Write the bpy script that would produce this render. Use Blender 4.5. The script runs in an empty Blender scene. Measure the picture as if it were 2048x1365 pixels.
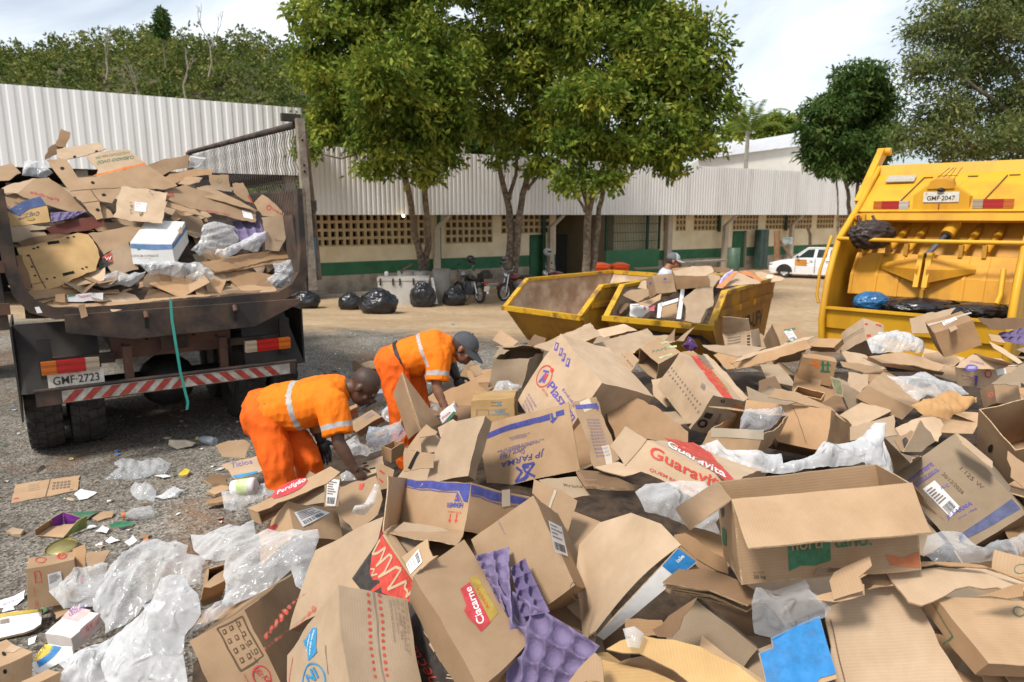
# Scene script: recycling yard. Order: camera, sky, sun, exposure; setting; vehicles; people; cardboard heap; loads.
import bpy,bmesh,math,random
import numpy as np
from mathutils import Vector,Matrix,noise,geometry
R=math.radians
S=bpy.context.scene
C=S.collection
PITCH=R(10.46);FPX=1365.0;CAM_H=2.15
cam_data=bpy.data.cameras.new('camera');cam=bpy.data.objects.new('camera',cam_data);C.objects.link(cam)
cam_data.lens=24.0;cam_data.sensor_width=36.0;cam_data.clip_end=2000;cam_data.clip_start=0.05
cam.location=(0,0,CAM_H);cam.rotation_euler=(R(90)-PITCH,0,0)
cam_data.dof.use_dof=True;cam_data.dof.focus_distance=3.1;cam_data.dof.aperture_fstop=4.0
S.camera=cam
SUN_EL,SUN_AZ=R(54),R(-138)
w=bpy.data.worlds.new('World');S.world=w;w.use_nodes=True
nt=w.node_tree;nt.nodes.clear()
out=nt.nodes.new('ShaderNodeOutputWorld');bg=nt.nodes.new('ShaderNodeBackground')
sky=nt.nodes.new('ShaderNodeTexSky');sky.sky_type='NISHITA';sky.sun_disc=False
sky.sun_elevation=SUN_EL;sky.sun_rotation=SUN_AZ;sky.air_density=1.0;sky.dust_density=1.6
tc=nt.nodes.new('ShaderNodeTexCoord');mp=nt.nodes.new('ShaderNodeMapping');mp.inputs['Scale'].default_value=(1.0,1.0,2.6)
ns=nt.nodes.new('ShaderNodeTexNoise');ns.inputs['Scale'].default_value=1.9;ns.inputs['Detail'].default_value=7;ns.inputs['Roughness'].default_value=0.55
ns.inputs['Distortion'].default_value=0.6
cr=nt.nodes.new('ShaderNodeValToRGB');cr.color_ramp.elements[0].position=0.38;cr.color_ramp.elements[0].color=(0.30,0.30,0.30,1);cr.color_ramp.elements[1].position=0.64;cr.color_ramp.elements[1].color=(0.93,0.93,0.93,1)
mx=nt.nodes.new('ShaderNodeMixRGB');mx.inputs['Color2'].default_value=(10.2,10.8,11.4,1)
L=nt.links.new
L(tc.outputs['Generated'],mp.inputs['Vector']);L(mp.outputs['Vector'],ns.inputs['Vector']);L(ns.outputs['Fac'],cr.inputs['Fac'])
L(cr.outputs['Color'],mx.inputs['Fac']);L(sky.outputs['Color'],mx.inputs['Color1']);L(mx.outputs['Color'],bg.inputs['Color'])
bg.inputs['Strength'].default_value=0.092
L(bg.outputs['Background'],out.inputs['Surface'])
sd=bpy.data.lights.new('sun','SUN');sd.energy=3.1;sd.angle=R(11);sd.color=(1.0,0.95,0.88)
sun=bpy.data.objects.new('sun',sd);C.objects.link(sun);sun.location=(-10,-5,20)
sdir=Vector((math.sin(SUN_AZ)*math.cos(SUN_EL),math.cos(SUN_AZ)*math.cos(SUN_EL),math.sin(SUN_EL)))
sun.rotation_euler=sdir.to_track_quat('Z','Y').to_euler()
S.view_settings.view_transform='Standard';S.view_settings.look='None'
S.view_settings.exposure=0.36;S.view_settings.gamma=1.0;S.view_settings.use_curve_mapping=False
S.cycles.max_bounces=6;S.cycles.transparent_max_bounces=12
CAM=Vector((0,0,CAM_H));FWD=Vector((0,math.cos(PITCH),-math.sin(PITCH)));UPV=Vector((0,math.sin(PITCH),math.cos(PITCH)));RT=Vector((1,0,0))
def ray(x,y):return RT*((x-1024)/FPX)+UPV*((682.5-y)/FPX)+FWD
def at(x,y,zc):return CAM+ray(x,y)*zc
def atz(x,y,z):d=ray(x,y);return CAM+d*((z-CAM_H)/d.z)
def atY(x,y,Y):d=ray(x,y);return CAM+d*(Y/d.y)
def onplane(x,y,p0,n):d=ray(x,y);return CAM+d*((p0-CAM).dot(n)/d.dot(n))
def zoomer(x0,y0,s):return lambda x,y:(x0+x/s,y0+y/s)
ZA=zoomer(940,600,3.657);ZB=zoomer(740,760,3.25);ZC=zoomer(720,1040,3.531);ZD=zoomer(300,920,3.068)
ZE=zoomer(0,860,2.702);ZF=zoomer(1400,600,3.1605);ZG=zoomer(1180,820,2.3594);ZH=zoomer(0,230,3.103)
ZM=zoomer(440,620,3.4125);ZK=zoomer(1000,380,3.0118);ZL=zoomer(1600,280,3.1027);ZT=zoomer(0,560,3.3032)
ORI={}
def tag(o,label=None,cat=None,group=None,kind=None):
 if label:o['label']=label
 if cat:o['category']=cat
 if group:o['group']=group
 if kind:o['kind']=kind
 return o
def thing(name,label,cat,loc,group=None):
 o=bpy.data.objects.new(name,None);C.objects.link(o);o.location=loc;o.empty_display_size=0.1
 ORI[o]=Vector(loc);return tag(o,label,cat,group)
class MB:
 """collects faces; build() links them as one mesh object"""
 def __init__(s):s.v=[];s.f=[];s.m=[];s.uv=[];s.mats=[];s.sm=[]
 def mi(s,m):
  if m not in s.mats:s.mats.append(m)
  return s.mats.index(m)
 def add(s,vs,fs,m,uvs=None,smooth=False):
  b=len(s.v);s.v+=[tuple(p) for p in vs];k=s.mi(m)
  for i,f in enumerate(fs):
   s.f.append(tuple(b+j for j in f));s.m.append(k);s.sm.append(smooth)
   s.uv.append([uvs[j] for j in f] if uvs else [(0,0)]*len(f))
  return s
 def box(s,c,size,m,rot=None,taper=None):
  c=Vector(c);hx,hy,hz=[q/2 for q in size]
  M=rot if rot is not None else Matrix.Identity(3)
  vs=[]
  for dz in (-1,1):
   for dx,dy in ((-1,-1),(1,-1),(1,1),(-1,1)):
    t=taper if (taper and dz>0) else 1
    vs.append(c+M @ Vector((dx*hx*t,dy*hy*t,dz*hz)))
  fs=[(3,2,1,0),(4,5,6,7),(0,1,5,4),(1,2,6,5),(2,3,7,6),(3,0,4,7)]
  return s.add(vs,fs,m)
 def hexa(s,p,m):
  return s.add(p,[(3,2,1,0),(4,5,6,7),(0,1,5,4),(1,2,6,5),(2,3,7,6),(3,0,4,7)],m)
 def prism(s,poly,off,m,mcap=None):
  n=len(poly);off=Vector(off);a=[Vector(p) for p in poly]
  s.add(a+[p+off for p in a],[tuple(range(n))[::-1],tuple(range(n,2*n))],mcap or m)
  s.add(a+[p+off for p in a],[(i,(i+1) % n,n+(i+1) % n,n+i) for i in range(n)],m)
  return s
 def tube(s,pts,r,m,n=8,cap=True,smooth=True,flat=None):
  pts=[Vector(p) for p in pts];k=len(pts)
  rs=r if isinstance(r,(list,tuple)) else [r]*k
  vs=[];up=None
  for i,p in enumerate(pts):
   t=(pts[min(i+1,k-1)]-pts[max(i-1,0)]).normalized()
   if up is None:up=t.orthogonal().normalized()
   up=(up-t*up.dot(t));up=up.normalized() if up.length>1e-5 else t.orthogonal().normalized()
   b=t.cross(up)
   for j in range(n):
    a=2*math.pi*j/n
    vs.append(p+(up*math.cos(a)+b*math.sin(a))*rs[i])
  fs=[(i*n+j,i*n+(j+1) % n,(i+1)*n+(j+1) % n,(i+1)*n+j) for i in range(k-1) for j in range(n)]
  s.add(vs,fs,m,smooth=smooth)
  if cap:s.add(vs[:n]+vs[-n:],[tuple(range(n))[::-1],tuple(range(n,2*n))],m)
  return s
 def lathe(s,prof,c,ax,m,n=24,smooth=True):
  ax=Vector(ax).normalized();u=ax.orthogonal().normalized();v=ax.cross(u);c=Vector(c)
  vs=[c+ax*h+(u*math.cos(2*math.pi*j/n)+v*math.sin(2*math.pi*j/n))*r for r,h in prof for j in range(n)]
  fs=[(i*n+j,i*n+(j+1) % n,(i+1)*n+(j+1) % n,(i+1)*n+j) for i in range(len(prof)-1) for j in range(n)]
  return s.add(vs,fs,m,smooth=smooth)
 def ball(s,c,r,m,n=12,rot=None,smooth=True):
  c=Vector(c);r=Vector((r,r,r)) if not hasattr(r,'__len__') else Vector(r);vs=[];h=n // 2
  for i in range(h+1):
   a=math.pi*i/h
   for j in range(n):
    b=2*math.pi*j/n
    q=Vector((r.x*math.sin(a)*math.cos(b),r.y*math.sin(a)*math.sin(b),r.z*math.cos(a)))
    vs.append(c+(rot @ q if rot is not None else q))
  fs=[(i*n+j,(i+1)*n+j,(i+1)*n+(j+1) % n,i*n+(j+1) % n) for i in range(h) for j in range(n)]
  return s.add(vs,fs,m,smooth=smooth)
 def build(s,name,parent=None,origin=None):
  V=np.array(s.v,dtype=float) if s.v else np.zeros((1,3))
  if parent is not None:o0=ORI[parent]
  elif origin is not None:o0=Vector(origin)
  else:
   lo,hi=V.min(0),V.max(0);o0=Vector(((lo[0]+hi[0])/2,(lo[1]+hi[1])/2,lo[2]))
  me=bpy.data.meshes.new(name)
  me.from_pydata([tuple(r) for r in (V-np.array(o0))],[],s.f)
  for m in s.mats:me.materials.append(m)
  me.polygons.foreach_set('material_index',s.m);me.polygons.foreach_set('use_smooth',s.sm)
  uv=me.uv_layers.new(name='UVMap');flat=[c for f in s.uv for q in f for c in q]
  if len(flat)==2*len(me.loops):uv.data.foreach_set('uv',flat)
  me.validate();me.update()
  o=bpy.data.objects.new(name,me);C.objects.link(o);ORI[o]=o0
  if parent is not None:o.parent=parent
  else:o.location=o0
  return o
def np_mesh(name,V,F,mats,parent=None,fm=None,smooth=False):
 o0=ORI[parent] if parent is not None else Vector(((V[:,0].min()+V[:,0].max())/2,(V[:,1].min()+V[:,1].max())/2,V[:,2].min()))
 me=bpy.data.meshes.new(name);n,k=F.shape
 me.vertices.add(len(V));me.vertices.foreach_set('co',(V-np.array(o0)).astype(np.float32).ravel())
 me.loops.add(n*k);me.loops.foreach_set('vertex_index',F.astype(np.int32).ravel())
 me.polygons.add(n);me.polygons.foreach_set('loop_start',np.arange(0,n*k,k,dtype=np.int32));me.polygons.foreach_set('loop_total',np.full(n,k,dtype=np.int32))
 for m in mats:me.materials.append(m)
 if fm is not None:me.polygons.foreach_set('material_index',fm.astype(np.int32))
 if smooth:me.polygons.foreach_set('use_smooth',np.ones(n,dtype=bool))
 me.update(calc_edges=True)
 o=bpy.data.objects.new(name,me);C.objects.link(o);ORI[o]=o0
 if parent is not None:o.parent=parent
 else:o.location=o0
 return o
MATS={}
def mat(name,col,rough=0.7,col2=None,scale=6.0,bump=0.0,bscale=None,metal=0.0,spec=0.4,detail=5,contrast=(0.35,0.65),coord='Object',emit=None,trans=0.0,alpha=1.0,coat=0.0,zs=1.0):
 if name in MATS:return MATS[name]
 m=bpy.data.materials.new(name);m.use_nodes=True;n=m.node_tree.nodes;l=m.node_tree.links.new
 p=n['Principled BSDF'];p.inputs['Base Color'].default_value=(*col,1);p.inputs['Roughness'].default_value=rough
 p.inputs['Metallic'].default_value=metal;p.inputs['Specular IOR Level'].default_value=spec
 p.inputs['Coat Weight'].default_value=coat
 if alpha<1:p.inputs['Alpha'].default_value=alpha
 t=n.new('ShaderNodeTexCoord')
 if col2 is not None:
  z=n.new('ShaderNodeTexNoise');z.inputs['Scale'].default_value=scale;z.inputs['Detail'].default_value=detail;z.inputs['Roughness'].default_value=0.6
  c=n.new('ShaderNodeValToRGB');c.color_ramp.elements[0].position=contrast[0];c.color_ramp.elements[1].position=contrast[1]
  c.color_ramp.elements[0].color=(*col,1);c.color_ramp.elements[1].color=(*col2,1)
  mz=n.new('ShaderNodeMapping');mz.inputs['Scale'].default_value=(1,1,zs);l(t.outputs[coord],mz.inputs['Vector']);l(mz.outputs['Vector'],z.inputs['Vector']);l(z.outputs['Fac'],c.inputs['Fac']);l(c.outputs['Color'],p.inputs['Base Color'])
 if bump>0:
  z2=n.new('ShaderNodeTexNoise');z2.inputs['Scale'].default_value=bscale or scale*4;z2.inputs['Detail'].default_value=6
  b=n.new('ShaderNodeBump');b.inputs['Strength'].default_value=bump;b.inputs['Distance'].default_value=0.01
  l(t.outputs[coord],z2.inputs['Vector']);l(z2.outputs['Fac'],b.inputs['Height']);l(b.outputs['Normal'],p.inputs['Normal'])
 if emit:p.inputs['Emission Color'].default_value=(*emit[0],1);p.inputs['Emission Strength'].default_value=emit[1]
 if trans>0:
  tr=n.new('ShaderNodeBsdfTranslucent');mxs=n.new('ShaderNodeMixShader');mxs.inputs['Fac'].default_value=trans
  src=p.inputs['Base Color'].links[0].from_socket if p.inputs['Base Color'].links else None
  if src:l(src,tr.inputs['Color'])
  else:tr.inputs['Color'].default_value=(*col,1)
  o=n['Material Output'];l(p.outputs['BSDF'],mxs.inputs[1]);l(tr.outputs['BSDF'],mxs.inputs[2]);l(mxs.outputs['Shader'],o.inputs['Surface'])
 MATS[name]=m;return m
def card(name,col,dark=0.82,wear=1.0):
 """corrugated cardboard: fluting along v, blotches, scuffs; UVs are in metres"""
 if name in MATS:return MATS[name]
 m=bpy.data.materials.new(name);m.use_nodes=True;n=m.node_tree.nodes;l=m.node_tree.links.new
 p=n['Principled BSDF'];p.inputs['Roughness'].default_value=0.72;p.inputs['Specular IOR Level'].default_value=0.28
 t=n.new('ShaderNodeTexCoord')
 z=n.new('ShaderNodeTexNoise');z.inputs['Scale'].default_value=5.0;z.inputs['Detail'].default_value=6;z.inputs['Roughness'].default_value=0.62
 c=n.new('ShaderNodeValToRGB');c.color_ramp.elements[0].position=0.33;c.color_ramp.elements[1].position=0.6
 c.color_ramp.elements[0].color=(col[0]*dark,col[1]*dark*0.97,col[2]*dark*0.93,1);c.color_ramp.elements[1].color=(*col,1)
 wv=n.new('ShaderNodeTexWave');wv.wave_type='BANDS';wv.bands_direction='X';wv.inputs['Scale'].default_value=34.0;wv.inputs['Distortion'].default_value=0.5;wv.inputs['Detail'].default_value=1
 mv=n.new('ShaderNodeMapping');l(t.outputs['UV'],mv.inputs['Vector'])
 fi=n.new('ShaderNodeTexNoise');fi.inputs['Scale'].default_value=90;fi.inputs['Detail'].default_value=4
 st=n.new('ShaderNodeTexNoise');st.inputs['Scale'].default_value=2.2;st.inputs['Detail'].default_value=8;st.inputs['Roughness'].default_value=0.7
 sr=n.new('ShaderNodeValToRGB');sr.color_ramp.elements[0].position=0.55;sr.color_ramp.elements[1].position=0.72;sr.color_ramp.elements[0].color=(0,0,0,1);sr.color_ramp.elements[1].color=(0.45*wear,0.45*wear,0.45*wear,1)
 l(t.outputs['Object'],z.inputs['Vector']);l(z.outputs['Fac'],c.inputs['Fac']);l(mv.outputs['Vector'],wv.inputs['Vector']);l(t.outputs['Object'],fi.inputs['Vector']);l(t.outputs['Object'],st.inputs['Vector']);l(st.outputs['Fac'],sr.inputs['Fac'])
 m1=n.new('ShaderNodeMixRGB');m1.blend_type='MULTIPLY';m1.inputs['Fac'].default_value=0.07;l(c.outputs['Color'],m1.inputs['Color1']);l(wv.outputs['Color'],m1.inputs['Color2'])
 oi=n.new('ShaderNodeObjectInfo');hs=n.new('ShaderNodeHueSaturation');mr=n.new('ShaderNodeMapRange');mr.inputs['To Min'].default_value=0.74;mr.inputs['To Max'].default_value=1.12
 l(oi.outputs['Random'],mr.inputs['Value']);l(mr.outputs['Result'],hs.inputs['Value']);l(m1.outputs['Color'],hs.inputs['Color'])
 m2=n.new('ShaderNodeMixRGB');m2.inputs['Color2'].default_value=(col[0]*0.5,col[1]*0.45,col[2]*0.4,1);l(sr.outputs['Color'],m2.inputs['Fac']);l(hs.outputs['Color'],m2.inputs['Color1'])
 l(m2.outputs['Color'],p.inputs['Base Color'])
 ad=n.new('ShaderNodeMath');ad.operation='MULTIPLY_ADD';ad.inputs[1].default_value=0.16;l(wv.outputs['Fac'],ad.inputs[0]);l(z.outputs['Fac'],ad.inputs[2])
 b=n.new('ShaderNodeBump');b.inputs['Strength'].default_value=0.22;b.inputs['Distance'].default_value=0.005;l(ad.outputs['Value'],b.inputs['Height'])
 cz=n.new('ShaderNodeTexNoise');cz.noise_type='RIDGED_MULTIFRACTAL';cz.inputs['Scale'].default_value=3.3;cz.inputs['Detail'].default_value=3;cz.inputs['Roughness'].default_value=.4;cz.inputs['Distortion'].default_value=.5;l(t.outputs['Object'],cz.inputs['Vector'])
 cp_=n.new('ShaderNodeMath');cp_.operation='POWER';cp_.inputs[1].default_value=4;l(cz.outputs['Fac'],cp_.inputs[0])
 b3=n.new('ShaderNodeBump');b3.inputs['Strength'].default_value=0.35;b3.inputs['Distance'].default_value=0.012;l(cp_.outputs[0],b3.inputs['Height']);l(b.outputs['Normal'],b3.inputs['Normal']);b=b3
 b2=n.new('ShaderNodeBump');b2.inputs['Strength'].default_value=0.06;b2.inputs['Distance'].default_value=0.004;l(fi.outputs['Fac'],b2.inputs['Height']);l(b.outputs['Normal'],b2.inputs['Normal'])
 l(b2.outputs['Normal'],p.inputs['Normal'])
 MATS[name]=m;return m
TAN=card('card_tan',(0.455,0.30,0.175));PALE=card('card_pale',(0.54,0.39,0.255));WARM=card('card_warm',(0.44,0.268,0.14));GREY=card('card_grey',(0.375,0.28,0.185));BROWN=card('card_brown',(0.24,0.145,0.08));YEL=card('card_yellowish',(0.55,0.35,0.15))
EDGE=mat('card_edge',(0.33,0.22,0.12),0.9,(0.52,0.37,0.22),60)
def ink(name,col):
 """print soaked into the card: worn thin in patches so that the board shows through"""
 if 'ink_'+name in MATS:return MATS['ink_'+name]
 m=mat('ink_'+name,col,0.65,tuple(min(1,c*1.2+0.02) for c in col),25);n=m.node_tree.nodes;l=m.node_tree.links.new
 t=n.new('ShaderNodeTexCoord');z=n.new('ShaderNodeTexNoise');z.inputs['Scale'].default_value=42;z.inputs['Detail'].default_value=6;z.inputs['Roughness'].default_value=.7;z2=n.new('ShaderNodeTexNoise');z2.inputs['Scale'].default_value=5;z2.inputs['Detail'].default_value=4
 ad=n.new('ShaderNodeMath');ad.operation='ADD';mr=n.new('ShaderNodeMapRange');mr.inputs['From Min'].default_value=.72;mr.inputs['From Max'].default_value=1.02;mr.inputs['To Min'].default_value=.60;mr.inputs['To Max'].default_value=.97
 l(t.outputs['Object'],z.inputs['Vector']);l(t.outputs['Object'],z2.inputs['Vector']);l(z.outputs['Fac'],ad.inputs[0]);l(z2.outputs['Fac'],ad.inputs[1]);l(ad.outputs[0],mr.inputs['Value']);l(mr.outputs[0],n['Principled BSDF'].inputs['Alpha']);return m
I_BLUE=ink('blue',(0.045,0.055,0.24));I_NAVY=ink('navy',(0.03,0.04,0.12));I_RED=ink('red',(0.52,0.05,0.03));I_BLACK=ink('black',(0.035,0.028,0.025));I_DBR=ink('brown',(0.10,0.055,0.03))
I_GREEN=ink('green',(0.03,0.15,0.07));I_CYAN=ink('cyan',(0.02,0.22,0.42));I_ORANGE=ink('orange',(0.62,0.17,0.03));I_GOLD=ink('gold',(0.33,0.22,0.03));I_VIOLET=ink('violet',(0.11,0.08,0.33));I_WHITE=ink('white',(0.72,0.70,0.66));I_CRIM=ink('crimson',(0.45,0.03,0.04));I_GREYP=ink('greyprint',(0.2,0.15,0.12));I_SKY=ink('azure',(0.010,0.17,0.42));I_PINK=ink('pink',(0.55,0.2,0.2));I_PURPLE=ink('purple',(0.16,0.02,0.24))
PAPER=mat('white_paper',(0.78,0.77,0.75),0.6,(0.68,0.67,0.66),12,0.1)
RNG=random.Random(7)
GX=[(-1e9,0)]
def ground_z(x,y):
 t=min(1,max(0,(y+0.25*x-10.5)/10.5));t=t*t*(3-2*t)
 return -0.75*t
def ground_pt(x,y):
 z=0.0
 for _ in range(40):
  p=atz(x,y,z);z=0.5*z+0.5*ground_z(p.x,p.y)
 return atz(x,y,z)
def ground_material():
 m=bpy.data.materials.new('gravel_and_sand');m.use_nodes=True;n=m.node_tree.nodes;l=m.node_tree.links.new
 p=n['Principled BSDF'];p.inputs['Roughness'].default_value=0.95;p.inputs['Specular IOR Level'].default_value=0.15
 t=n.new('ShaderNodeTexCoord')
 def nz(s,d=6,r=0.6,dist=0):
  q=n.new('ShaderNodeTexNoise');q.inputs['Scale'].default_value=s;q.inputs['Detail'].default_value=d;q.inputs['Roughness'].default_value=r;q.inputs['Distortion'].default_value=dist;l(t.outputs['Object'],q.inputs['Vector']);return q
 def ramp(src,a,b,ca,cb):
  q=n.new('ShaderNodeValToRGB');q.color_ramp.elements[0].position=a;q.color_ramp.elements[1].position=b;q.color_ramp.elements[0].color=(*ca,1);q.color_ramp.elements[1].color=(*cb,1);l(src,q.inputs['Fac']);return q
 vo=n.new('ShaderNodeTexVoronoi');vo.inputs['Scale'].default_value=62;l(t.outputs['Object'],vo.inputs['Vector'])
 stones=ramp(vo.outputs['Color'],0.1,0.95,(0.06,0.054,0.047),(0.40,0.375,0.335))
 big=ramp(nz(.7,9,.68,.6).outputs['Fac'],0.36,0.62,(0.50,0.46,0.41),(1.1,1.06,1.0))
 g=n.new('ShaderNodeMixRGB');g.blend_type='MULTIPLY';g.inputs['Fac'].default_value=1;l(stones.outputs['Color'],g.inputs['Color1']);l(big.outputs['Color'],g.inputs['Color2'])
 earth=ramp(nz(2.3,7,.65).outputs['Fac'],0.3,0.7,(0.13,0.065,0.03),(0.26,0.15,0.08))
 em=ramp(nz(0.8,8,.68,.8).outputs['Fac'],0.52,0.68,(0,0,0),(0.85,0.85,0.85))
 ge=n.new('ShaderNodeMixRGB');l(em.outputs['Color'],ge.inputs['Fac']);l(g.outputs['Color'],ge.inputs['Color1']);l(earth.outputs['Color'],ge.inputs['Color2'])
 s1=ramp(nz(5,8,.65).outputs['Fac'],0.3,0.7,(0.40,0.28,0.165),(0.56,0.425,0.27))
 s2=ramp(nz(0.45,6,.6).outputs['Fac'],0.4,0.65,(0.78,0.74,0.70),(1.0,1.0,1.0))
 sa=n.new('ShaderNodeMixRGB');sa.blend_type='MULTIPLY';sa.inputs['Fac'].default_value=1;l(s1.outputs['Color'],sa.inputs['Color1']);l(s2.outputs['Color'],sa.inputs['Color2'])
 sx=n.new('ShaderNodeSeparateXYZ');l(t.outputs['Object'],sx.inputs['Vector'])
 m1=n.new('ShaderNodeMath');m1.operation='MULTIPLY_ADD';m1.inputs[1].default_value=0.22;l(sx.outputs['X'],m1.inputs[0]);l(sx.outputs['Y'],m1.inputs[2])
 wob=nz(0.55,7,.7,.8);m2=n.new('ShaderNodeMath');m2.operation='MULTIPLY_ADD';m2.inputs[1].default_value=6.0;l(wob.outputs['Fac'],m2.inputs[0]);l(m1.outputs['Value'],m2.inputs[2])
 mk=n.new('ShaderNodeMapRange');mk.inputs['From Min'].default_value=14.6;mk.inputs['From Max'].default_value=16.2;l(m2.outputs['Value'],mk.inputs['Value'])
 fin=n.new('ShaderNodeMixRGB');l(mk.outputs['Result'],fin.inputs['Fac']);l(ge.outputs['Color'],fin.inputs['Color1']);l(sa.outputs['Color'],fin.inputs['Color2'])
 l(fin.outputs['Color'],p.inputs['Base Color'])
 b=n.new('ShaderNodeBump');b.inputs['Strength'].default_value=0.7;b.inputs['Distance'].default_value=0.012;l(vo.outputs['Distance'],b.inputs['Height']);l(b.outputs['Normal'],p.inputs['Normal'])
 return m
def build_ground():
 xs=np.concatenate([[-900,-300,-120],np.linspace(-60,80,141),[140,300,900]]);ys=np.concatenate([[-200,-40],np.linspace(-8,52,121),[80,150,400,1200]])
 V=np.array([(x,y,ground_z(x,y)+(0.012*noise.noise(Vector((x*0.9,y*0.9,0))) if abs(x)<60 else 0)) for y in ys for x in xs]);nx=len(xs)
 F=np.array([(j*nx+i,j*nx+i+1,(j+1)*nx+i+1,(j+1)*nx+i) for j in range(len(ys)-1) for i in range(nx-1)])
 o=np_mesh('ground',V,F,[ground_material()],smooth=True);o['kind']='structure'
 me=o.data;off=np.array(o.location);co=np.empty(len(V)*3,np.float32);me.vertices.foreach_get('co',co);me.vertices.foreach_set('co',(co.reshape(-1,3)+off).astype(np.float32).ravel());o.location=(0,0,0);ORI[o]=Vector((0,0,0))
build_ground()
W0=Vector((-6.95,24.7,0));DW=Vector((0.847,0.531,0)).normalized();NW=Vector((DW.y,-DW.x,0))
GZ=-0.75
def wl(s,z,off=0.0):return W0+DW*s+NW*off+Vector((0,0,z))
def s_at(px,off=0.0):
 k=(px-1024)/FPX/math.cos(PITCH)
 o=W0+NW*off
 k=(px-1024)/FPX/(math.cos(PITCH)+math.sin(PITCH)*0.18)
 return (k*o.y-o.x)/(DW.x-k*DW.y)
def z_at(px,py,off=0.0):p=onplane(px,py,W0+NW*off,NW);return p.z
M_CREAM=mat('cream_paint',(0.79,0.68,0.47),0.8,(0.66,0.54,0.34),1.3,0.15,30)
M_GREENP=mat('green_paint',(0.025,0.12,0.055),0.7,(0.04,0.16,0.075),2.5,0.1,30)
M_STAIN=mat('weathered_plinth',(0.42,0.36,0.28),0.9,(0.25,0.20,0.15),2.2,0.2,30,contrast=(0.45,0.62))
M_DARK=mat('hollow_shade',(0.012,0.011,0.010),0.95)  # near-black colour stands for the shade inside hollows, holes and open sheds
M_METALW=mat('white_sheet_metal',(0.86,0.85,0.83),0.45,(0.70,0.68,0.64),1.6,0.0,spec=0.45,zs=.10,contrast=(.48,.78),detail=8)
M_METALG=mat('grey_sheet_metal',(0.78,0.77,0.75),0.45,(0.60,0.575,0.535),1.5,0.0,spec=0.45,zs=.10,contrast=(.46,.78),detail=8)
M_CONC=mat('concrete',(0.33,0.30,0.26),0.9,(0.24,0.21,0.18),3,0.3,40)
M_COL=mat('column_paint',(0.50,0.42,0.33),0.8,(0.42,0.34,0.26),3)
def corrug(mb,s0,s1,zb,zt,off,m,per=0.21,dep=0.04,z_of=None):
 n=int((s1-s0)/per);vs=[];fs=[]
 prof=[(0,0),(0.30,0),(0.44,1),(0.86,1)]
 for i in range(n+1):
  for a,b in prof:
   s=s0+(i+a)*(s1-s0)/n
   if s>s1+1e-6:continue
   zt2=z_of(s) if z_of else zt
   vs.append(wl(s,zb,off+dep*b));vs.append(wl(s,zt2,off+dep*b))
 k=len(vs) // 2
 fs=[(2*i,2*i+2,2*i+3,2*i+1) for i in range(k-1)]
 mb.add(vs,fs,m)
def slab(mb,s0,s1,z0,z1,o0,o1,m):
 mb.hexa([wl(s0,z0,o1),wl(s1,z0,o1),wl(s1,z0,o0),wl(s0,z0,o0),wl(s0,z1,o1),wl(s1,z1,o1),wl(s1,z1,o0),wl(s0,z1,o0)],m)
def lattice(s0,s1,z0,z1,parent,nrow):
 """breeze-block vent: bars in front of a near-black panel standing for the shaded hollow"""
 mb=MB();cell=0.27;n=max(2,round((s1-s0)/cell));c=(s1-s0)/n;r=(z1-z0)/nrow;bw=0.10
 slab(mb,s0,s1,z0,z1,-0.30,-0.28,M_DARK)
 for i in range(n+1):
  a=max(s0,s0+i*c-bw/2);b=min(s1,s0+i*c+bw/2);slab(mb,a,b,z0,z1,-0.27,0.012,M_VENT)
 for j in range(nrow+1):
  a=max(z0,z0+j*r-bw/2);b=min(z1,z0+j*r+bw/2);slab(mb,s0+.001,s1-.001,a,b,-0.265,0.009,M_VENT)
 return mb.build('vent_lattice',parent)
M_VENT=mat('vent_block',(0.52,0.40,0.22),0.85,(0.42,0.31,0.17),4)
M_FRAMEG=mat('green_frame',(0.02,0.06,0.035),0.6)
shed=thing('long_shed','long low cream shed with green band and white corrugated metal fascia behind the trees','shed',wl(20,GZ))
EAVE=2.155;WT=2.75
vents=[(628,862,4),(890,985,4),(1002,1100,3),(1327,1346,3),(1352,1372,3),(1388,1439,3),(1466,1517,3),(1532,1624,3),(1634,1668,3),(1674,1730,3)]
VZ0={4:2.18-4*0.29,3:2.18-3*0.27}
doors=[(1059,1089),(1467,1496)]
bay=(s_at(1112),s_at(1228))
cuts=[]
for a,b,r in vents:cuts.append((s_at(a),s_at(b),VZ0[r],2.2))
for a,b in doors:cuts.append((s_at(a),s_at(b),GZ+0.12,1.32))
cuts.append((bay[0],bay[1],GZ+0.05,2.4))
wall=MB()
edges=sorted(set([-0.5,48.0]+[c[0] for c in cuts]+[c[1] for c in cuts]))
GB0=lambda s:0.30-0.004*s;GB1=lambda s:0.78-0.002*s
for a,b in zip(edges[:-1],edges[1:]):
 mid=(a+b)/2;holes=sorted([(c[2],c[3]) for c in cuts if c[0] <= mid <= c[1]])
 zs=[GZ-0.3];spans=[]
 cur=GZ-0.3
 for h0,h1 in holes:
  if h0>cur:spans.append((cur,h0))
  cur=h1
 if cur<WT:spans.append((cur,WT))
 lev=[GZ-0.3,GZ+0.72,GZ+1.2,WT];mm=[M_STAIN,M_GREENP,M_CREAM]
 for q0,q1 in spans:
  for i in range(3):
   z0,z1=max(q0,lev[i]),min(q1,lev[i+1])
   if z1-z0>1e-4:slab(wall,a,b,z0,z1,-0.25,0.0,mm[i])
wo=wall.build('wall',shed)
for a,b,r in vents:lattice(s_at(a),s_at(b),VZ0[r],2.2,shed,r)
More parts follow.
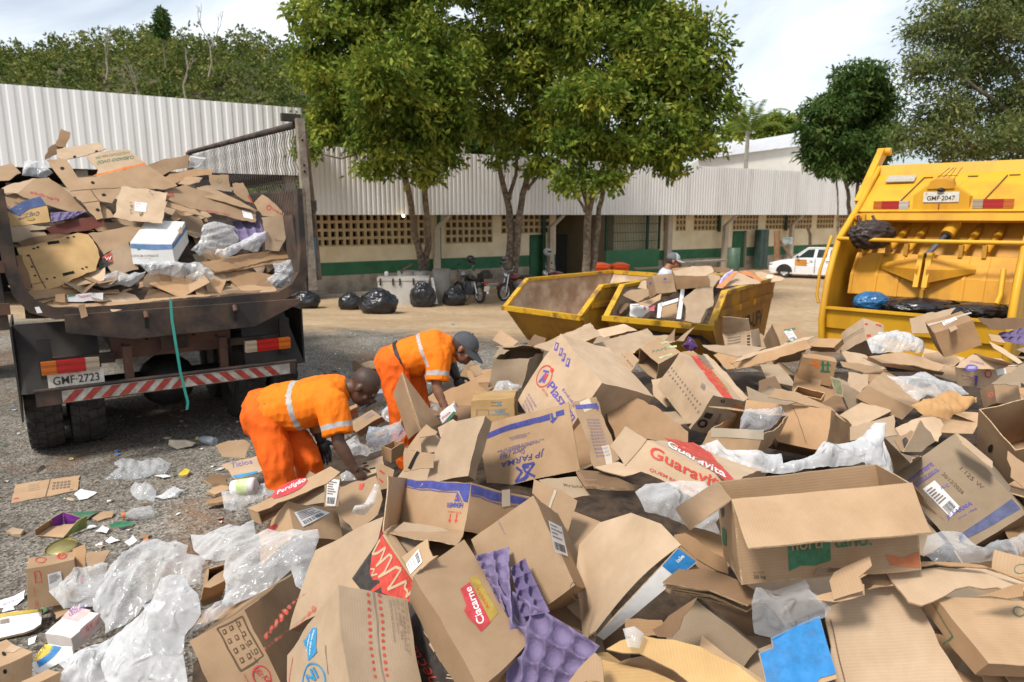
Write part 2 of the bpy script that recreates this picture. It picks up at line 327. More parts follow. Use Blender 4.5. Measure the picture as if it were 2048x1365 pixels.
for a,b in doors:
 d=MB();s0,s1=s_at(a),s_at(b)
 slab(d,s0+.06,s1-.06,GZ+.12,1.26,-.16,-.11,M_GREENP);do=d.build('door',shed)
 f=MB();slab(f,s0,s0+.06,GZ+.12,1.32,-.25,.02,M_FRAMEG);slab(f,s1-.06,s1,GZ+.12,1.32,-.25,.02,M_COL);slab(f,s0+.06,s1-.06,1.26,1.32,-.25,.02,M_FRAMEG);f.build('frame',do)
 h=MB();h.ball(wl(s1-.16,0.3,-.08),.035,M_FRAMEG);h.build('handle',do)
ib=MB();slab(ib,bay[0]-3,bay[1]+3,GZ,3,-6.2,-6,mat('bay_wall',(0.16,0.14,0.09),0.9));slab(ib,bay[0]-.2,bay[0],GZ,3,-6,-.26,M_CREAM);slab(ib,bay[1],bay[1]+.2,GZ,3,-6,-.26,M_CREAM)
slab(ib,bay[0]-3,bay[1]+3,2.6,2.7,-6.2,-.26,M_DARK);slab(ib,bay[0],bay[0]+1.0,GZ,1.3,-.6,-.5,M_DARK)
ib.build('dark_bay',shed)
fa=MB();s1_=48.0
FT=lambda s:4.42+0.02*s*0
corrug(fa,-0.6,s1_,EAVE,4.46,.80,M_METALG,per=.18,dep=.024)
fa.build('fascia',shed)
rf=MB();rf.add([wl(-.6,4.45,.79),wl(s1_,4.45,.79),wl(s1_,4.9,-9),wl(-.6,4.9,-9)],[(0,1,2,3)],M_METALW)
slab(rf,-.6,s1_,EAVE+.02,EAVE+.1,-.25,.76,mat('eave_board',(.4,.36,.3),.8));rf.build('roof',shed)
for px in (872,1102,1345,1452,1585):
 mb=MB();s=s_at(px,0.35)
 if px != 1345:
  slab(mb,s-.11,s+.11,GZ,1.62,.25,.47,M_COL)
  a=wl(s,1.58,.36);b=wl(s+.42,EAVE,.7);mb.tube([wl(s,1.5,.36),a+Vector((0,0,.05)),b],.09,M_COL,8)
  slab(mb,s-.30,s-.16,1.3 if px>1400 else GZ,EAVE,.1,.2,M_FRAMEG) if px>1000 else slab(mb,s+.16,s+.28,GZ+.6,EAVE,.1,.2,M_GREENP)
 else:slab(mb,s-.2,s+.1,GZ,EAVE,.05,.3,M_COL)
 mb.build('column',shed)
gt=thing('bar_gate','green gate of upright steel bars over a solid lower panel','gate',wl(s_at(1270),GZ,.3))
g=MB();ga,gb_=s_at(1213,.3),s_at(1320,.3)
slab(g,ga,gb_,GZ+.05,0.55,.28,.32,M_GATE if 'M_GATE' in globals() else mat('gate_green',(0.03,0.14,0.06),0.6,(0.04,0.17,0.075),2));g.build('solid_panel',gt)
g=MB();MG=MATS['green_frame'];k=34
for i in range(k+1):
 s=ga+(gb_-ga)*i/k;g.tube([wl(s,.55,.3),wl(s,EAVE-.02,.3)],.016 if i not in (0,26,k) else .06,MG,5)
for z in (.95,1.35,1.75):slab(g,ga,gb_,z-.012,z+.012,.29,.31,MG)
g.build('bars',gt)
lb=MB();lb.ball(wl(s_at(807,1.0),2.12,1.0),.055,mat('lamp_lit',(1,.8,.4),.4,emit=((1,.72,.3),6)));tag(lb.build('light_bulb'),'small lit bulb hanging below the metal fascia near the left tree','light')
tall=thing('tall_shed','tall white corrugated metal shed open below at the left behind the truck','shed',wl(-16,GZ,1.4))
mb=MB();corrug(mb,-40,-0.75,3.42,0,1.5,M_METALW,per=0.30,dep=0.018,z_of=lambda s:5.54)
mb.build('cladding',tall)
mb=MB();mb.add([wl(-40,5.53,1.49),wl(-.75,5.53,1.49),wl(-.75,6.2,-12),wl(-40,6.2,-12)],[(0,1,2,3)],M_METALW);mb.add([wl(-.75,3.3,1.49),wl(-.75,5.53,1.49),wl(-.75,6.2,-12),wl(-.75,3.3,-12)],[(0,3,2,1)],M_METALW)
mb.build('roof',tall)
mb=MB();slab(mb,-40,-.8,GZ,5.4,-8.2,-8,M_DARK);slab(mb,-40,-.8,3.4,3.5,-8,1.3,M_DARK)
for q in (-30,-22,-14,-7,-1.2):slab(mb,q-.15,q+.15,GZ,3.6,1.0,1.3,M_CONC)
mb.build('frame',tall)
M_HOUSE=mat('pale_wall',(0.72,0.68,0.61),0.85,(0.66,0.62,0.55),2);M_HROOF=mat('pale_roof',(0.62,0.63,0.66),0.6,(0.56,0.57,0.6),1)
Y0=58
def hp(px,py,Y=Y0):return atY(px,py,Y)
hs=thing('white_building','pale building with a grey white sloping roof beyond the shed on the right','building',(hp(1560,430).x,Y0,GZ))
mb=MB();a,b,c_,d_=hp(1400,318),hp(1602,292),hp(1602,440),hp(1400,440);mb.prism([a,d_,c_,b],(4,30,0),M_HOUSE)
e,f_=hp(1602,292),hp(1720,292,70);mb.add([e,hp(1602,440),hp(1720,440,70),f_],[(0,1,2,3)],mat('cream_end',(0.62,0.54,0.38),.85));mb.build('wall',hs)
mb=MB();mb.hexa([hp(1395,320,57.6),hp(1608,290,57.6),hp(1612,288,66),hp(1395,318,66),hp(1410,299,57.8),hp(1600,266,57.8),hp(1606,264,66),hp(1410,297,66)],M_HROOF);mb.build('roof',hs)
kb=MB();slab(kb,-.6,14,GZ-.2,GZ+.13,.35,.75,M_CONC);o=kb.build('kerb');o['kind']='structure'
def leaf_mat(name,c1,c2,c3,trans=0.3,nsc=0.9):
 m=bpy.data.materials.new(name);m.use_nodes=True;n=m.node_tree.nodes;l=m.node_tree.links.new
 p=n['Principled BSDF'];p.inputs['Roughness'].default_value=0.6;p.inputs['Specular IOR Level'].default_value=0.12
 g=n.new('ShaderNodeNewGeometry');r=n.new('ShaderNodeValToRGB');e=r.color_ramp.elements;e[0].color=(*c1,1);e[1].color=(*c3,1);q=e.new(0.55);q.color=(*c2,1)
 t=n.new('ShaderNodeTexCoord');z=n.new('ShaderNodeTexNoise');z.inputs['Scale'].default_value=nsc;z.inputs['Detail'].default_value=4;l(t.outputs['Object'],z.inputs['Vector'])
 a=n.new('ShaderNodeMath');a.operation='MULTIPLY_ADD';a.inputs[1].default_value=0.62;l(g.outputs['Random Per Island'],a.inputs[0])
 s=n.new('ShaderNodeMath');s.operation='MULTIPLY_ADD';s.inputs[1].default_value=1.5;s.inputs[2].default_value=-0.55;l(z.outputs['Fac'],s.inputs[0]);l(s.outputs['Value'],a.inputs[2])
 l(a.outputs['Value'],r.inputs['Fac']);l(r.outputs['Color'],p.inputs['Base Color'])
 tr=n.new('ShaderNodeBsdfTranslucent');l(r.outputs['Color'],tr.inputs['Color']);mx_=n.new('ShaderNodeMixShader');mx_.inputs['Fac'].default_value=trans
 l(p.outputs['BSDF'],mx_.inputs[1]);l(tr.outputs['BSDF'],mx_.inputs[2]);l(mx_.outputs['Shader'],n['Material Output'].inputs['Surface'])
 return m
LEAF_A=leaf_mat('leaf_olive',(0.046,0.092,0.014),(0.155,0.215,0.027),(0.41,0.395,0.06));LEAF_B=leaf_mat('leaf_deep',(0.028,0.064,0.016),(0.062,0.118,0.026),(0.16,0.21,0.05));LEAF_C=leaf_mat('leaf_dull',(0.055,0.085,0.026),(0.13,0.165,0.05),(0.26,0.26,0.085));LEAF_H=leaf_mat('leaf_hill',(0.038,0.072,0.016),(0.13,0.165,0.034),(0.32,0.29,0.085),0.25,0.17);LEAF_P=leaf_mat('leaf_palm',(0.07,0.12,0.02),(0.14,0.19,0.03),(0.25,0.24,0.06))
BARK=mat('bark',(0.10,0.075,0.052),0.95,(0.25,0.20,0.15),9,0.8,22,contrast=(0.4,0.62));BARKP=mat('pale_bark',(0.34,0.30,0.24),0.9,(0.22,0.18,0.14),4)
def leaves(blobs,n,size,seed,shape=0.42,fill=0.35,droop=0.5,clump=0.22,gap=-.30):
 """leaf-shaped quads in twig tufts spread through the blobs' shells; blobs = (x,y,z,rx,ry,rz)"""
 g=np.random.default_rng(seed);B=np.array(blobs,float);vol=(B[:,3]*B[:,4]*B[:,5])**0.72;vol /= vol.sum()
 nt_=n // 14;bi=g.choice(len(B),nt_,p=vol);d=g.normal(size=(nt_,3));d /= np.linalg.norm(d,axis=1,keepdims=True)
 rad=np.where(g.random(nt_)<fill,g.random(nt_)**0.5*0.85,0.80+0.24*g.random(nt_))
 ctr=B[bi,:3]+d*B[bi,3:]*rad[:,None]
 q=np.array([noise.noise(Vector(c*0.75+seed)) for c in ctr]);q2=np.array([noise.noise(Vector(c*1.9+seed*3)) for c in ctr])
 ctr+=d*B[bi,3:]*(0.30*q+0.20*q2)[:,None];keep=q2>gap;ctr=ctr[keep];dd=d[keep]
 m=len(ctr);k=14;c=np.repeat(ctr,k,0)+g.normal(size=(m*k,3))*clump*np.array([1,1,.7])
 ax=g.normal(size=(m*k,3))*.8+np.repeat(dd,k,0)*.9+np.array([0,0,-droop]);ax /= np.linalg.norm(ax,axis=1,keepdims=True)
 u=np.cross(ax,g.normal(size=(m*k,3)));u /= np.linalg.norm(u,axis=1,keepdims=True)
 s=size*(0.6+0.8*g.random(m*k))[:,None]
 V=np.stack([c,c+ax*s*.5+u*s*shape*.5,c+ax*s,c+ax*s*.5-u*s*shape*.5],1).reshape(-1,3)
 return V,np.arange(len(V)).reshape(-1,4)
def tree(name,label,blobs,limbs,n,size,seed,leafm,barkm=BARK,cat='tree',base=None,group=None,**kw):
 base=base or limbs[0][0][0]
 t=thing(name,label,cat,base,group)
 tr=MB()
 for pts,rr in limbs:
  fine=[];rf_=[]
  for i in range(len(pts)-1):
   for q in range(4):
    u_=q/4;p=Vector(pts[i]).lerp(Vector(pts[i+1]),u_);fine.append(p+Vector((noise.noise(p*1.7),noise.noise(p*1.7+Vector((9,0,0))),0))*.08*(1 if i+q else 0));rf_.append(rr[i]+(rr[i+1]-rr[i])*u_)
  fine.append(Vector(pts[-1]));rf_.append(rr[-1]);tr.tube(fine,[q*.74 for q in rf_],barkm,9)
 tr.build('trunk',t)
 gg=np.random.default_rng(seed+100);sub=[]
 for b_ in blobs:
  for _ in range(11):
   d=gg.normal(size=3);d /= np.linalg.norm(d);d[2]=d[2]*.85+.12;q=.30+.22*gg.random();sub.append((b_[0]+d[0]*b_[3]*.74,b_[1]+d[1]*b_[4]*.74,b_[2]+d[2]*b_[5]*.80,b_[3]*q,b_[4]*q,b_[5]*q*.85))
 kw.setdefault('clump',.15);V,F=leaves(sub+[(b_[0],b_[1],b_[2],b_[3]*.6,b_[4]*.6,b_[5]*.6) for b_ in blobs],n,size,seed,**kw);np_mesh('crown',V,F,[leafm],t)
 return t
def pb(px,py,rpx,Y,ky=1.0,kz=1.0):
 p=atY(px,py,Y);r=rpx/FPX*Y;return (p.x,p.y,p.z,r,r*ky,r*kz)
YT=21.5
def limb(pxs,rs,Y=YT):return ([atY(x,y,Y+dy) for x,y,dy in pxs],rs)
b1=[pb(x,y,r,YT+dy,kz=k) for x,y,r,dy,k in [(690,90,95,0,.9),(790,60,105,.6,.9),(660,190,72,-.3,.8),(760,180,105,-1.2,.8),(860,130,90,-.4,.9),(720,-20,90,.4,.8),(830,-60,110,.8,.8),(880,230,66,-.6,.8),(700,270,62,.3,.55),(800,290,80,-.8,.62),(880,300,52,-.2,.7),(650,250,48,.8,.6),(760,330,50,-.9,.5),(615,305,22,-1.2,.8),(600,130,22,0,1.6),(850,350,40,-.6,.5)]]
l1=[limb([(846,560,2.8),(836,490,2.2),(824,430,1.2),(812,360,0),(800,280,0),(770,170,0)],[.19,.16,.14,.13,.10,.05]),limb([(848,545,2.8),(856,480,2.2),(852,400,1.1),(850,330,.3),(862,230,.3),(850,120,.3)],[.17,.15,.13,.11,.08,.05]),limb([(812,360,0),(740,300,-.4),(680,318,-.8),(615,300,-1.2)],[.06,.05,.035,.02]),limb([(800,290,0),(730,200,.4),(690,120,.2)],[.07,.05,.03])]
tree('broadleaf_tree','leafy green tree with twin trunks behind the white chest freezer',b1,l1,62000,.19,11,LEAF_A)
YT2=24.6
b2=[pb(x,y,r,YT2+dy,kz=k) for x,y,r,dy,k in [(980,60,95,0,.9),(1080,40,105,-.5,.9),(1010,150,80,-.6,.8),(1100,160,90,-1.0,.8),(960,-60,100,.5,.8),(1080,-80,120,.5,.8),(950,190,44,.2,.8),(1010,250,58,.2,.8),(1080,260,66,-.8,.7),(1130,80,70,-1,.9),(1000,320,34,-.6,.5),(1085,330,42,-.8,.5),(950,265,34,1.2,.8)]]
l2=[limb([(1022,590,0),(1018,520,0),(1022,460,0),(1015,400,0),(1000,340,0),(985,250,0),(975,120,0)],[.27,.22,.20,.15,.12,.08,.05],YT2),limb([(1028,560,0),(1036,480,-.1),(1040,420,-.1),(1055,360,-.1),(1075,300,-.1),(1090,180,0)],[.18,.17,.16,.14,.11,.06],YT2),limb([(1018,400,0),(1032,350,0),(1035,270,0),(1040,150,0)],[.11,.09,.07,.04],YT2),limb([(1055,380,-.1),(1080,345,-.2),(1110,300,-.3)],[.08,.06,.04],YT2)]
tree('broadleaf_tree','leafy green tree with a thick mottled trunk behind the motorcycles',b2,l2,54000,.20,12,LEAF_A)
b3=[pb(x,y,r,YT-.5+dy,kz=k) for x,y,r,dy,k in [(1190,60,100,0,.9),(1260,20,100,.5,.9),(1290,110,100,0,.9),(1360,120,78,.4,1),(1200,190,85,-1.2,.8),(1300,220,90,-.8,.8),(1390,210,70,.2,.9),(1180,-80,120,.5,.8),(1290,-60,70,1,.8),(1400,290,55,0,.7),(1330,300,64,-.6,.6),(1250,310,60,-.8,.6),(1160,290,60,-.9,.7),(1140,360,42,-1,.6),(1210,365,48,-1.1,.5),(1340,340,36,.3,.5),(1420,170,30,.3,1.2)]]
l3=[limb([(1172,560,-.5),(1172,500,-.5),(1176,440,-.5),(1180,410,-.5),(1195,370,-.5),(1215,280,-.5),(1230,120,-.3)],[.18,.16,.15,.14,.10,.08,.04]),limb([(1184,560,-.4),(1190,490,-.3),(1198,430,-.2),(1208,370,-.1),(1260,260,0),(1300,150,0)],[.13,.12,.11,.10,.08,.04]),limb([(1176,430,-.5),(1168,380,-.6),(1162,300,-.5),(1150,180,-.4)],[.10,.08,.06,.03]),limb([(1170,425,-.5),(1145,380,-.8),(1125,350,-1)],[.06,.05,.03]),limb([(1215,340,-.3),(1300,300,-.2),(1390,250,0)],[.07,.05,.03])]
tree('broadleaf_tree','leafy green tree with a forked trunk beside the orange bins',b3,l3,70000,.19,13,LEAF_A)
Y4=31
b4=[pb(x,y,r,Y4+dy,kz=k) for x,y,r,dy,k in [(1720,170,55,0,.8),(1690,215,62,0,.8),(1750,230,52,.4,.9),(1660,270,58,0,.7),(1720,290,62,-.6,.7),(1640,310,30,0,.8),(1680,330,40,-.3,.6),(1770,290,45,0,.8),(1735,345,36,0,.5),(1760,180,28,0,1)]]
l4=[limb([(1708,540,0),(1700,420,0),(1692,370,0),(1690,300,0),(1700,220,0)],[.13,.12,.10,.08,.05],Y4),limb([(1714,540,.2),(1716,430,.2),(1715,370,.2),(1735,290,0)],[.12,.10,.09,.05],Y4),limb([(1716,420,.2),(1738,360,.2),(1765,280,0)],[.07,.06,.04],Y4),limb([(1678,540,-.6),(1676,430,-.6),(1674,370,-.4),(1670,300,0)],[.06,.05,.05,.03],Y4)]
tree('mango_tree','dark green rounded tree with thin trunks standing behind the white car',b4,l4,34000,.26,14,LEAF_B,shape=.3,droop=.9)
Y5=24
b5=[pb(x,y,r,Y5+dy,kz=k) for x,y,r,dy,k in [(1930,60,95,0,.5),(2030,100,100,0,.6),(1890,140,60,-.8,.5),(1990,180,90,.4,.7),(1880,220,70,-.5,.6),(1850,180,34,-.6,.6),(1830,115,20,-.6,.5),(1960,270,90,-1,.4),(2050,260,90,-.5,.6),(1830,280,55,-.6,.4),(1905,305,62,-.2,.35),(1870,60,46,-.4,.4),(1960,0,70,0,.5),(2060,0,90,0,.6),(2120,150,110,.5,.8),(1800,270,30,-.2,.5),(2040,310,60,.5,.3),(1860,20,30,0,.5)]]
l5=[limb([(2140,520,0),(2120,400,0),(2080,250,0),(2030,150,0),(1950,60,0)],[.3,.26,.22,.14,.05],Y5),limb([(2090,280,0),(2000,210,-.4),(1920,150,-.6),(1850,120,-.7)],[.14,.10,.06,.03],Y5),limb([(2085,300,0),(1980,300,-.6),(1880,280,-.8),(1820,275,-.8)],[.12,.08,.05,.03],Y5),limb([(2060,220,0),(2060,100,.2),(2060,0,.2)],[.12,.08,.04],Y5)]
tree('spreading_tree','large spreading tree with feathery dull green sprays reaching in behind the yellow truck',b5,l5,84000,.17,15,LEAF_C,shape=.3,fill=.4,droop=.25,clump=.2,gap=-.12)
def bush_tree(name,label,pts,Y,n,size,seed,lm,trunk_px,group=None):
 bl=[pb(x,y,r,Y+dy) for x,y,r,dy in pts];x,y=trunk_px
 return tree(name,label,bl,[([Vector((atY(x,430,Y).x,Y,GZ)),atY(x,y+60,Y),atY(x,y,Y)],[Y*.008,Y*.007,Y*.003])],n,size,seed,lm,group=group)
bush_tree('distant_tree','distant olive green tree peeping above the pale roof right of the palm',[(1550,258,28,0),(1580,250,20,0),(1525,266,18,0),(1470,262,24,0)],75,6000,.5,21,LEAF_A,(1550,290))
bush_tree('distant_tree','dark green tree mass behind the long shed between the yard trunks',[(880,260,60,0),(960,290,50,2),(800,300,60,0),(1000,270,50,0),(1080,290,50,0),(720,300,50,2),(1180,290,60,0),(1280,300,40,0)],52,16000,.5,22,LEAF_B,(930,300))
def palm(label,px,top,base_y,Y,fr,seed,rot=0):
 g=random.Random(seed);t0=atY(px,top,Y);b0=Vector((t0.x,Y,GZ));t=thing('palm_tree',label,'palm',b0)
 m=MB();m.tube([b0,b0.lerp(t0,.5),t0],[.16,.13,.11],BARKP,8);m.build('trunk',t)
 vs=[];fs=[]
 for i in range(fr):
  a=rot+2*math.pi*i/fr+g.uniform(-.2,.2);el=g.uniform(.5,1.35);Lf=g.uniform(2.2,3.0);pts=[]
  for k in range(9):
   u=k/8;e=el-1.5*u*u;pts.append((t0 if not pts else pts[-1])+Vector((math.cos(a)*math.cos(e),math.sin(a)*math.cos(e),math.sin(e)))*(Lf/8 if k else 0))
  side=Vector((-math.sin(a),math.cos(a),0))
  for k in range(1,9):
   for q in range(3):
    p=pts[k-1].lerp(pts[k],q/3);dr=(pts[k]-pts[k-1]).normalized();ll=.75*(1-((k+q/3)/9)**2)+.12
    for sg in (-1,1):
     tip=p+(side*sg*.8+dr*.5+Vector((0,0,-.35)))*ll;b=len(vs);vs+=[p,p+dr*.06+(tip-p)*.4,tip,p-dr*.03+(tip-p)*.4];fs.append((b,b+1,b+2,b+3))
 np_mesh('crown',np.array([tuple(v) for v in vs]),np.array(fs),[LEAF_P],t)
palm('slender palm with drooping fronds standing in front of the pale building',1496,262,345,40,13,3)
palm('palm with yellowing fronds half hidden between the left and middle yard trees',925,250,300,36,11,5,.4)
def hill_h(x,y):
 r=math.exp(-(((x+62)/75)**2))*0.92+0.30*math.exp(-(((x+150)/60)**2))
 t=min(1,max(0,(y-62)/95));t=t*t*(3-2*t)
 return -2+39.5*r*t+2.2*noise.noise(Vector((x*.03,y*.03,3)))
xs=np.linspace(-260,190,91);ys=np.linspace(58,230,40)
V=np.array([(x,y,hill_h(x,y)) for y in ys for x in xs]);nx=len(xs)
F=np.array([(j*nx+i,j*nx+i+1,(j+1)*nx+i+1,(j+1)*nx+i) for j in range(len(ys)-1) for i in range(nx-1)])
o=np_mesh('hill',V,F,[mat('hill_soil',(0.05,0.055,0.022),0.95,(0.10,0.085,0.04),.15)],smooth=True);o['kind']='structure'
g=np.random.default_rng(5);bl=[]
for i in range(1900):
 y=64+100*g.random()**0.8;x=-y*0.92+y*0.85*g.random()**1.0+g.normal()*3
 r=.9+2.4*g.random()**2.2;bl.append((x,y,hill_h(x,y)+r*.55+1.2*(g.random()<.12),r*1.15,r*1.15,r*(0.75+.7*g.random())))
V,F=leaves(bl,240000,.56,31,shape=.6,fill=.12,droop=.2,clump=.34)
tag(np_mesh('forest',V,F,[LEAF_H]),'dense mixed green forest covering the hill behind the sheds','forest',kind='stuff')
def bare(label,px,py0,py1,Y,seed,group=None):
 gg=random.Random(seed);b0=atY(px,py0,Y);h=(py0-py1)/FPX*Y;m=MB()
 def br(p,d,ln,r,k):
  q=p+d*ln;m.tube([p,p.lerp(q,.5)+Vector((gg.uniform(-.1,.1),0,0))*ln,q],[r,r*.85,r*.7],BARKP,5)
  if k>0:
   for _ in range(gg.choice((2,2,3))):
    br(q,(d+Vector((gg.uniform(-.6,.6),gg.uniform(-.4,.4),gg.uniform(-.05,.4)))).normalized(),ln*gg.uniform(.55,.8),r*.62,k-1)
 br(b0-Vector((0,0,2)),Vector((gg.uniform(-.15,.15),0,1)).normalized(),h*.42+1.2,.13,3)
 return tag(m.build('bare_tree'),label,'tree',group)
bare('pale bare forked tree high on the wooded hill, tallest of the leafless trees',415,122,40,96,2)
bare('crooked pale bare tree on the hill just above the tall shed roof',372,190,120,84,3)
bare('short bare tree low on the hill left of the crooked one',278,185,150,84,4)
bare('slim bare tree on the hill above the middle of the tall shed',210,128,75,95,6)
def tall_pine():
 p0=atY(325,60,118);m=thing('conifer_tree','dark layered conifer rising above the hill crest','tree',p0)
 k=MB();k.tube([p0-Vector((0,0,6)),p0+Vector((0,0,3.2))],[.13,.04],BARK,6);k.build('trunk',m)
 bl=[(p0.x,p0.y,p0.z+z,r,r,.35) for z,r in ((-.6,1.1),(.4,1.3),(1.2,1.0),(2.0,.75),(2.7,.45),(3.2,.2))]
 V,F=leaves(bl,2600,.55,9,clump=.2);np_mesh('crown',V,F,[LEAF_B],m)
tall_pine()
def text_mesh(s,size=1.0,bold=0.0,shear=0.0,space=1.0):
 """returns verts (2D, normalised so width = 1 and height in the same units) and faces of a text"""
 cu=bpy.data.curves.new('t','FONT');cu.body=s;cu.size=size;cu.offset=bold;cu.shear=shear;cu.space_character=space;cu.resolution_u=3
 ob=bpy.data.objects.new('t',cu);C.objects.link(ob);dg=bpy.context.evaluated_depsgraph_get()
 me=bpy.data.meshes.new_from_object(ob.evaluated_get(dg));V=[(v.co.x,v.co.y) for v in me.vertices];F=[tuple(p.vertices) for p in me.polygons]
 bpy.data.objects.remove(ob);bpy.data.curves.remove(cu);bpy.data.meshes.remove(me)
 x0=min(v[0] for v in V);x1=max(v[0] for v in V);y0=min(v[1] for v in V);y1=max(v[1] for v in V)
 return [((x-x0)/(x1-x0),(y-y0)/(y1-y0)) for x,y in V],F,(x1-x0)/(y1-y0)
def text3d(mb,s,p0,bx,up,n,m,bold=0.02,off=0.003,shear=0.0):
 """letters filling the rectangle p0 + bx, up; n = outward normal"""
 V,F,_=text_mesh(s,bold=bold,shear=shear);p0=Vector(p0);bx=Vector(bx);up=Vector(up);n=Vector(n)
 mb.add([p0+bx*x+up*y+n*off for x,y in V],F,m)
TH=R(35);TU=Vector((math.cos(TH),math.sin(TH),0));TV=Vector((-TU.y,TU.x,0));T0=atz(62,905,0);T0.z=0
def tp(a,b,z):return T0+TU*a+TV*b+Vector((0,0,z))
def tonb(px,py,b):p=onplane(px,py,T0+TV*b,TV);return p
TROT=Matrix((TU,TV,Vector((0,0,1)))).transposed()
M_RUBBER=mat('tyre_rubber',(0.020,0.019,0.018),0.85,(0.055,0.05,0.043),7,0.25,60)
M_RUST=mat('rusty_steel',(0.034,0.027,0.023),0.75,(0.115,0.07,0.045),3.2,0.2,40,contrast=(0.42,0.68))
M_RUST2=mat('brown_chassis_paint',(0.085,0.04,0.027),0.7,(0.14,0.07,0.045),4,0.15)
M_FLAP=mat('dusty_black_flap',(0.022,0.021,0.021),0.7,(0.085,0.07,0.057),2.2,0.1,contrast=(.35,.8))
M_BLACK=mat('black_steel',(0.014,0.013,0.013),0.55,(0.035,0.03,0.027),5)
M_WOOD=mat('grey_wood',(0.33,0.28,0.215),0.9,(0.17,0.125,0.085),9,0.5,50)
M_WOODB=mat('brown_wood',(0.20,0.135,0.085),0.9,(0.11,0.07,0.045),8,0.4,50)
M_RED=mat('red_lens',(0.36,0.012,0.01),0.25,spec=0.6);M_AMBER=mat('amber_lens',(0.45,0.11,0.01),0.25,spec=0.6);M_CLEAR=mat('clear_lens',(0.34,0.27,0.19),0.3,spec=0.6);M_CLEARG=mat('grey_lens',(0.45,0.42,0.37),0.3)
M_PLATE=mat('plate_white',(0.72,0.69,0.61),0.5,(0.55,0.50,0.42),25)
truck=thing('dump_truck','rusty dark dump truck seen from behind, its bed heaped with flattened cardboard','truck',tp(1.2,2,0))
def wheel(name,ctr,ax,r,wd,parent,rimcol,lugs=30,treads=True):
 """tyre (with cut tread blocks) and rim; ax points outwards"""
 ax=Vector(ax).normalized();u=Vector((0,0,1));v=ax.cross(u);mb=MB();h=wd/2
 prof=[(r*.56,-h*.75),(r*.62,-h),(r*.90,-h),(r*.975,-h*.85),(r*.98,0),(r*.975,h*.85),(r*.90,h),(r*.62,h),(r*.56,h*.75)]
 mb.lathe(prof,ctr,ax,M_RUBBER,48)
 if treads:
  for i in range(lugs):
   for sg in (-1,1):
    a0=2*math.pi*(i+(.25 if sg>0 else -.25))/lugs
    for q,(c0,c1,sh) in enumerate(((0.04,.50,.0),(.54,.98,.35))):
     ring=[]
     for rr in (.965,1.0):
      for cc,aa in ((c0,a0+sh*.06),(c1,a0+(sh+.5)*.06),(c1,a0+(sh+.5)*.06+4.0/lugs),(c0,a0+sh*.06+4.0/lugs)):
       d=u*math.cos(aa)+v*math.sin(aa);ring.append(Vector(ctr)+d*r*rr*(1-.02*(cc>.9))+ax*sg*h*cc*.97)
     mb.hexa(ring,M_RUBBER)
 o=mb.build(name,parent)
 rm=MB();rm.lathe([(r*.57,h*.72),(r*.55,h*.55),(r*.36,h*.35),(r*.30,h*.6),(r*.12,h*.7),(0.001,h*.7)],ctr,ax,rimcol,28);rm.lathe([(r*.57,-h*.72),(r*.5,-h*.5),(0.001,-h*.5)],ctr,ax,rimcol,28)
 rm.build('rim',o);return o
M_RIMD=mat('dirty_rim',(0.09,0.07,0.055),0.7,(0.16,0.12,0.09),8)
for a in (.14,.47,1.92,2.25):wheel('wheel',tp(a,.14,.52),TU*(1 if a>1.2 else -1),.52,.275,truck,M_RIMD)
for a in (.14,.47,1.92,2.25):wheel('wheel',tp(a,1.14,.52),TU*(1 if a>1.2 else -1),.52,.275,truck,M_RIMD)
pf=atY(10,705,9.1);wheel('wheel',Vector((pf.x-.35,pf.y,.52)),-TU,.53,.28,truck,M_RIMD)
ax_=MB();ax_.tube([tp(.6,.14,.52),tp(1.0,.14,.5),tp(1.2,.14,.5),tp(1.4,.14,.5),tp(1.8,.14,.52)],[.09,.11,.2,.11,.09],M_BLACK,10);ax_.ball(tp(1.2,.14,.5),(.27,.27,.27),M_BLACK,14);ax_.build('axle',truck)
ch=MB()
for a in (.78,1.62):ch.box(tp(a,3,.98),(.09,6.6,.24),M_BLACK,TROT)
ch.box(tp(1.2,-.42,.98),(1.02,.10,.22),M_RUST2,TROT);ch.box(tp(1.2,-.48,.985),(.22,.05,.13),M_RUST,TROT)
ch.box(tp(.45,-.50,.90),(.52,.05,.09),M_RUST,TROT);ch.box(tp(1.95,-.50,.93),(.52,.05,.07),M_RUST,TROT)
for a in (.80,1.60):ch.box(tp(a,-.62,.80),(.07,.07,.42),M_RUST2,TROT)
for a in (.8,1.62):ch.box(tp(a,-.35,1.18),(.09,.12,.25),M_RUST2,TROT)
for i in range(5):ch.ball(tp(.78+i*.2,-.475,1.0+.03*(i % 2)),.014,M_BLACK,6)
ch.build('chassis',truck)
bm_=MB();bm_.box(tp(1.16,-.80,.67),(2.12,.06,.125),M_RUST,TROT)
MS_R=mat('stripe_red',(0.36,0.045,0.03),0.55,(0.20,0.03,0.022),20);MS_W=mat('stripe_white',(0.46,0.43,0.38),0.6,(0.26,0.23,0.19),14)
n_=26
bm_.box(tp(1.22,-.832,.668),(1.88,.004,.102),MS_W,TROT)
for i in range(13):
 c=.36+i*.135;sg=1 if c<1.2 else -1;a0=c;sl=.09*sg
 bm_.add([tp(a0-.033-sl/2,-.836,.621),tp(a0+.037-sl/2,-.836,.621),tp(a0+.037+sl/2,-.836,.715),tp(a0-.033+sl/2,-.836,.715)],[(0,1,2,3)],MS_R)
bm_.box(tp(1.16,-.805,.737),(2.14,.07,.012),M_RUST,TROT);bm_.build('bumper',truck)
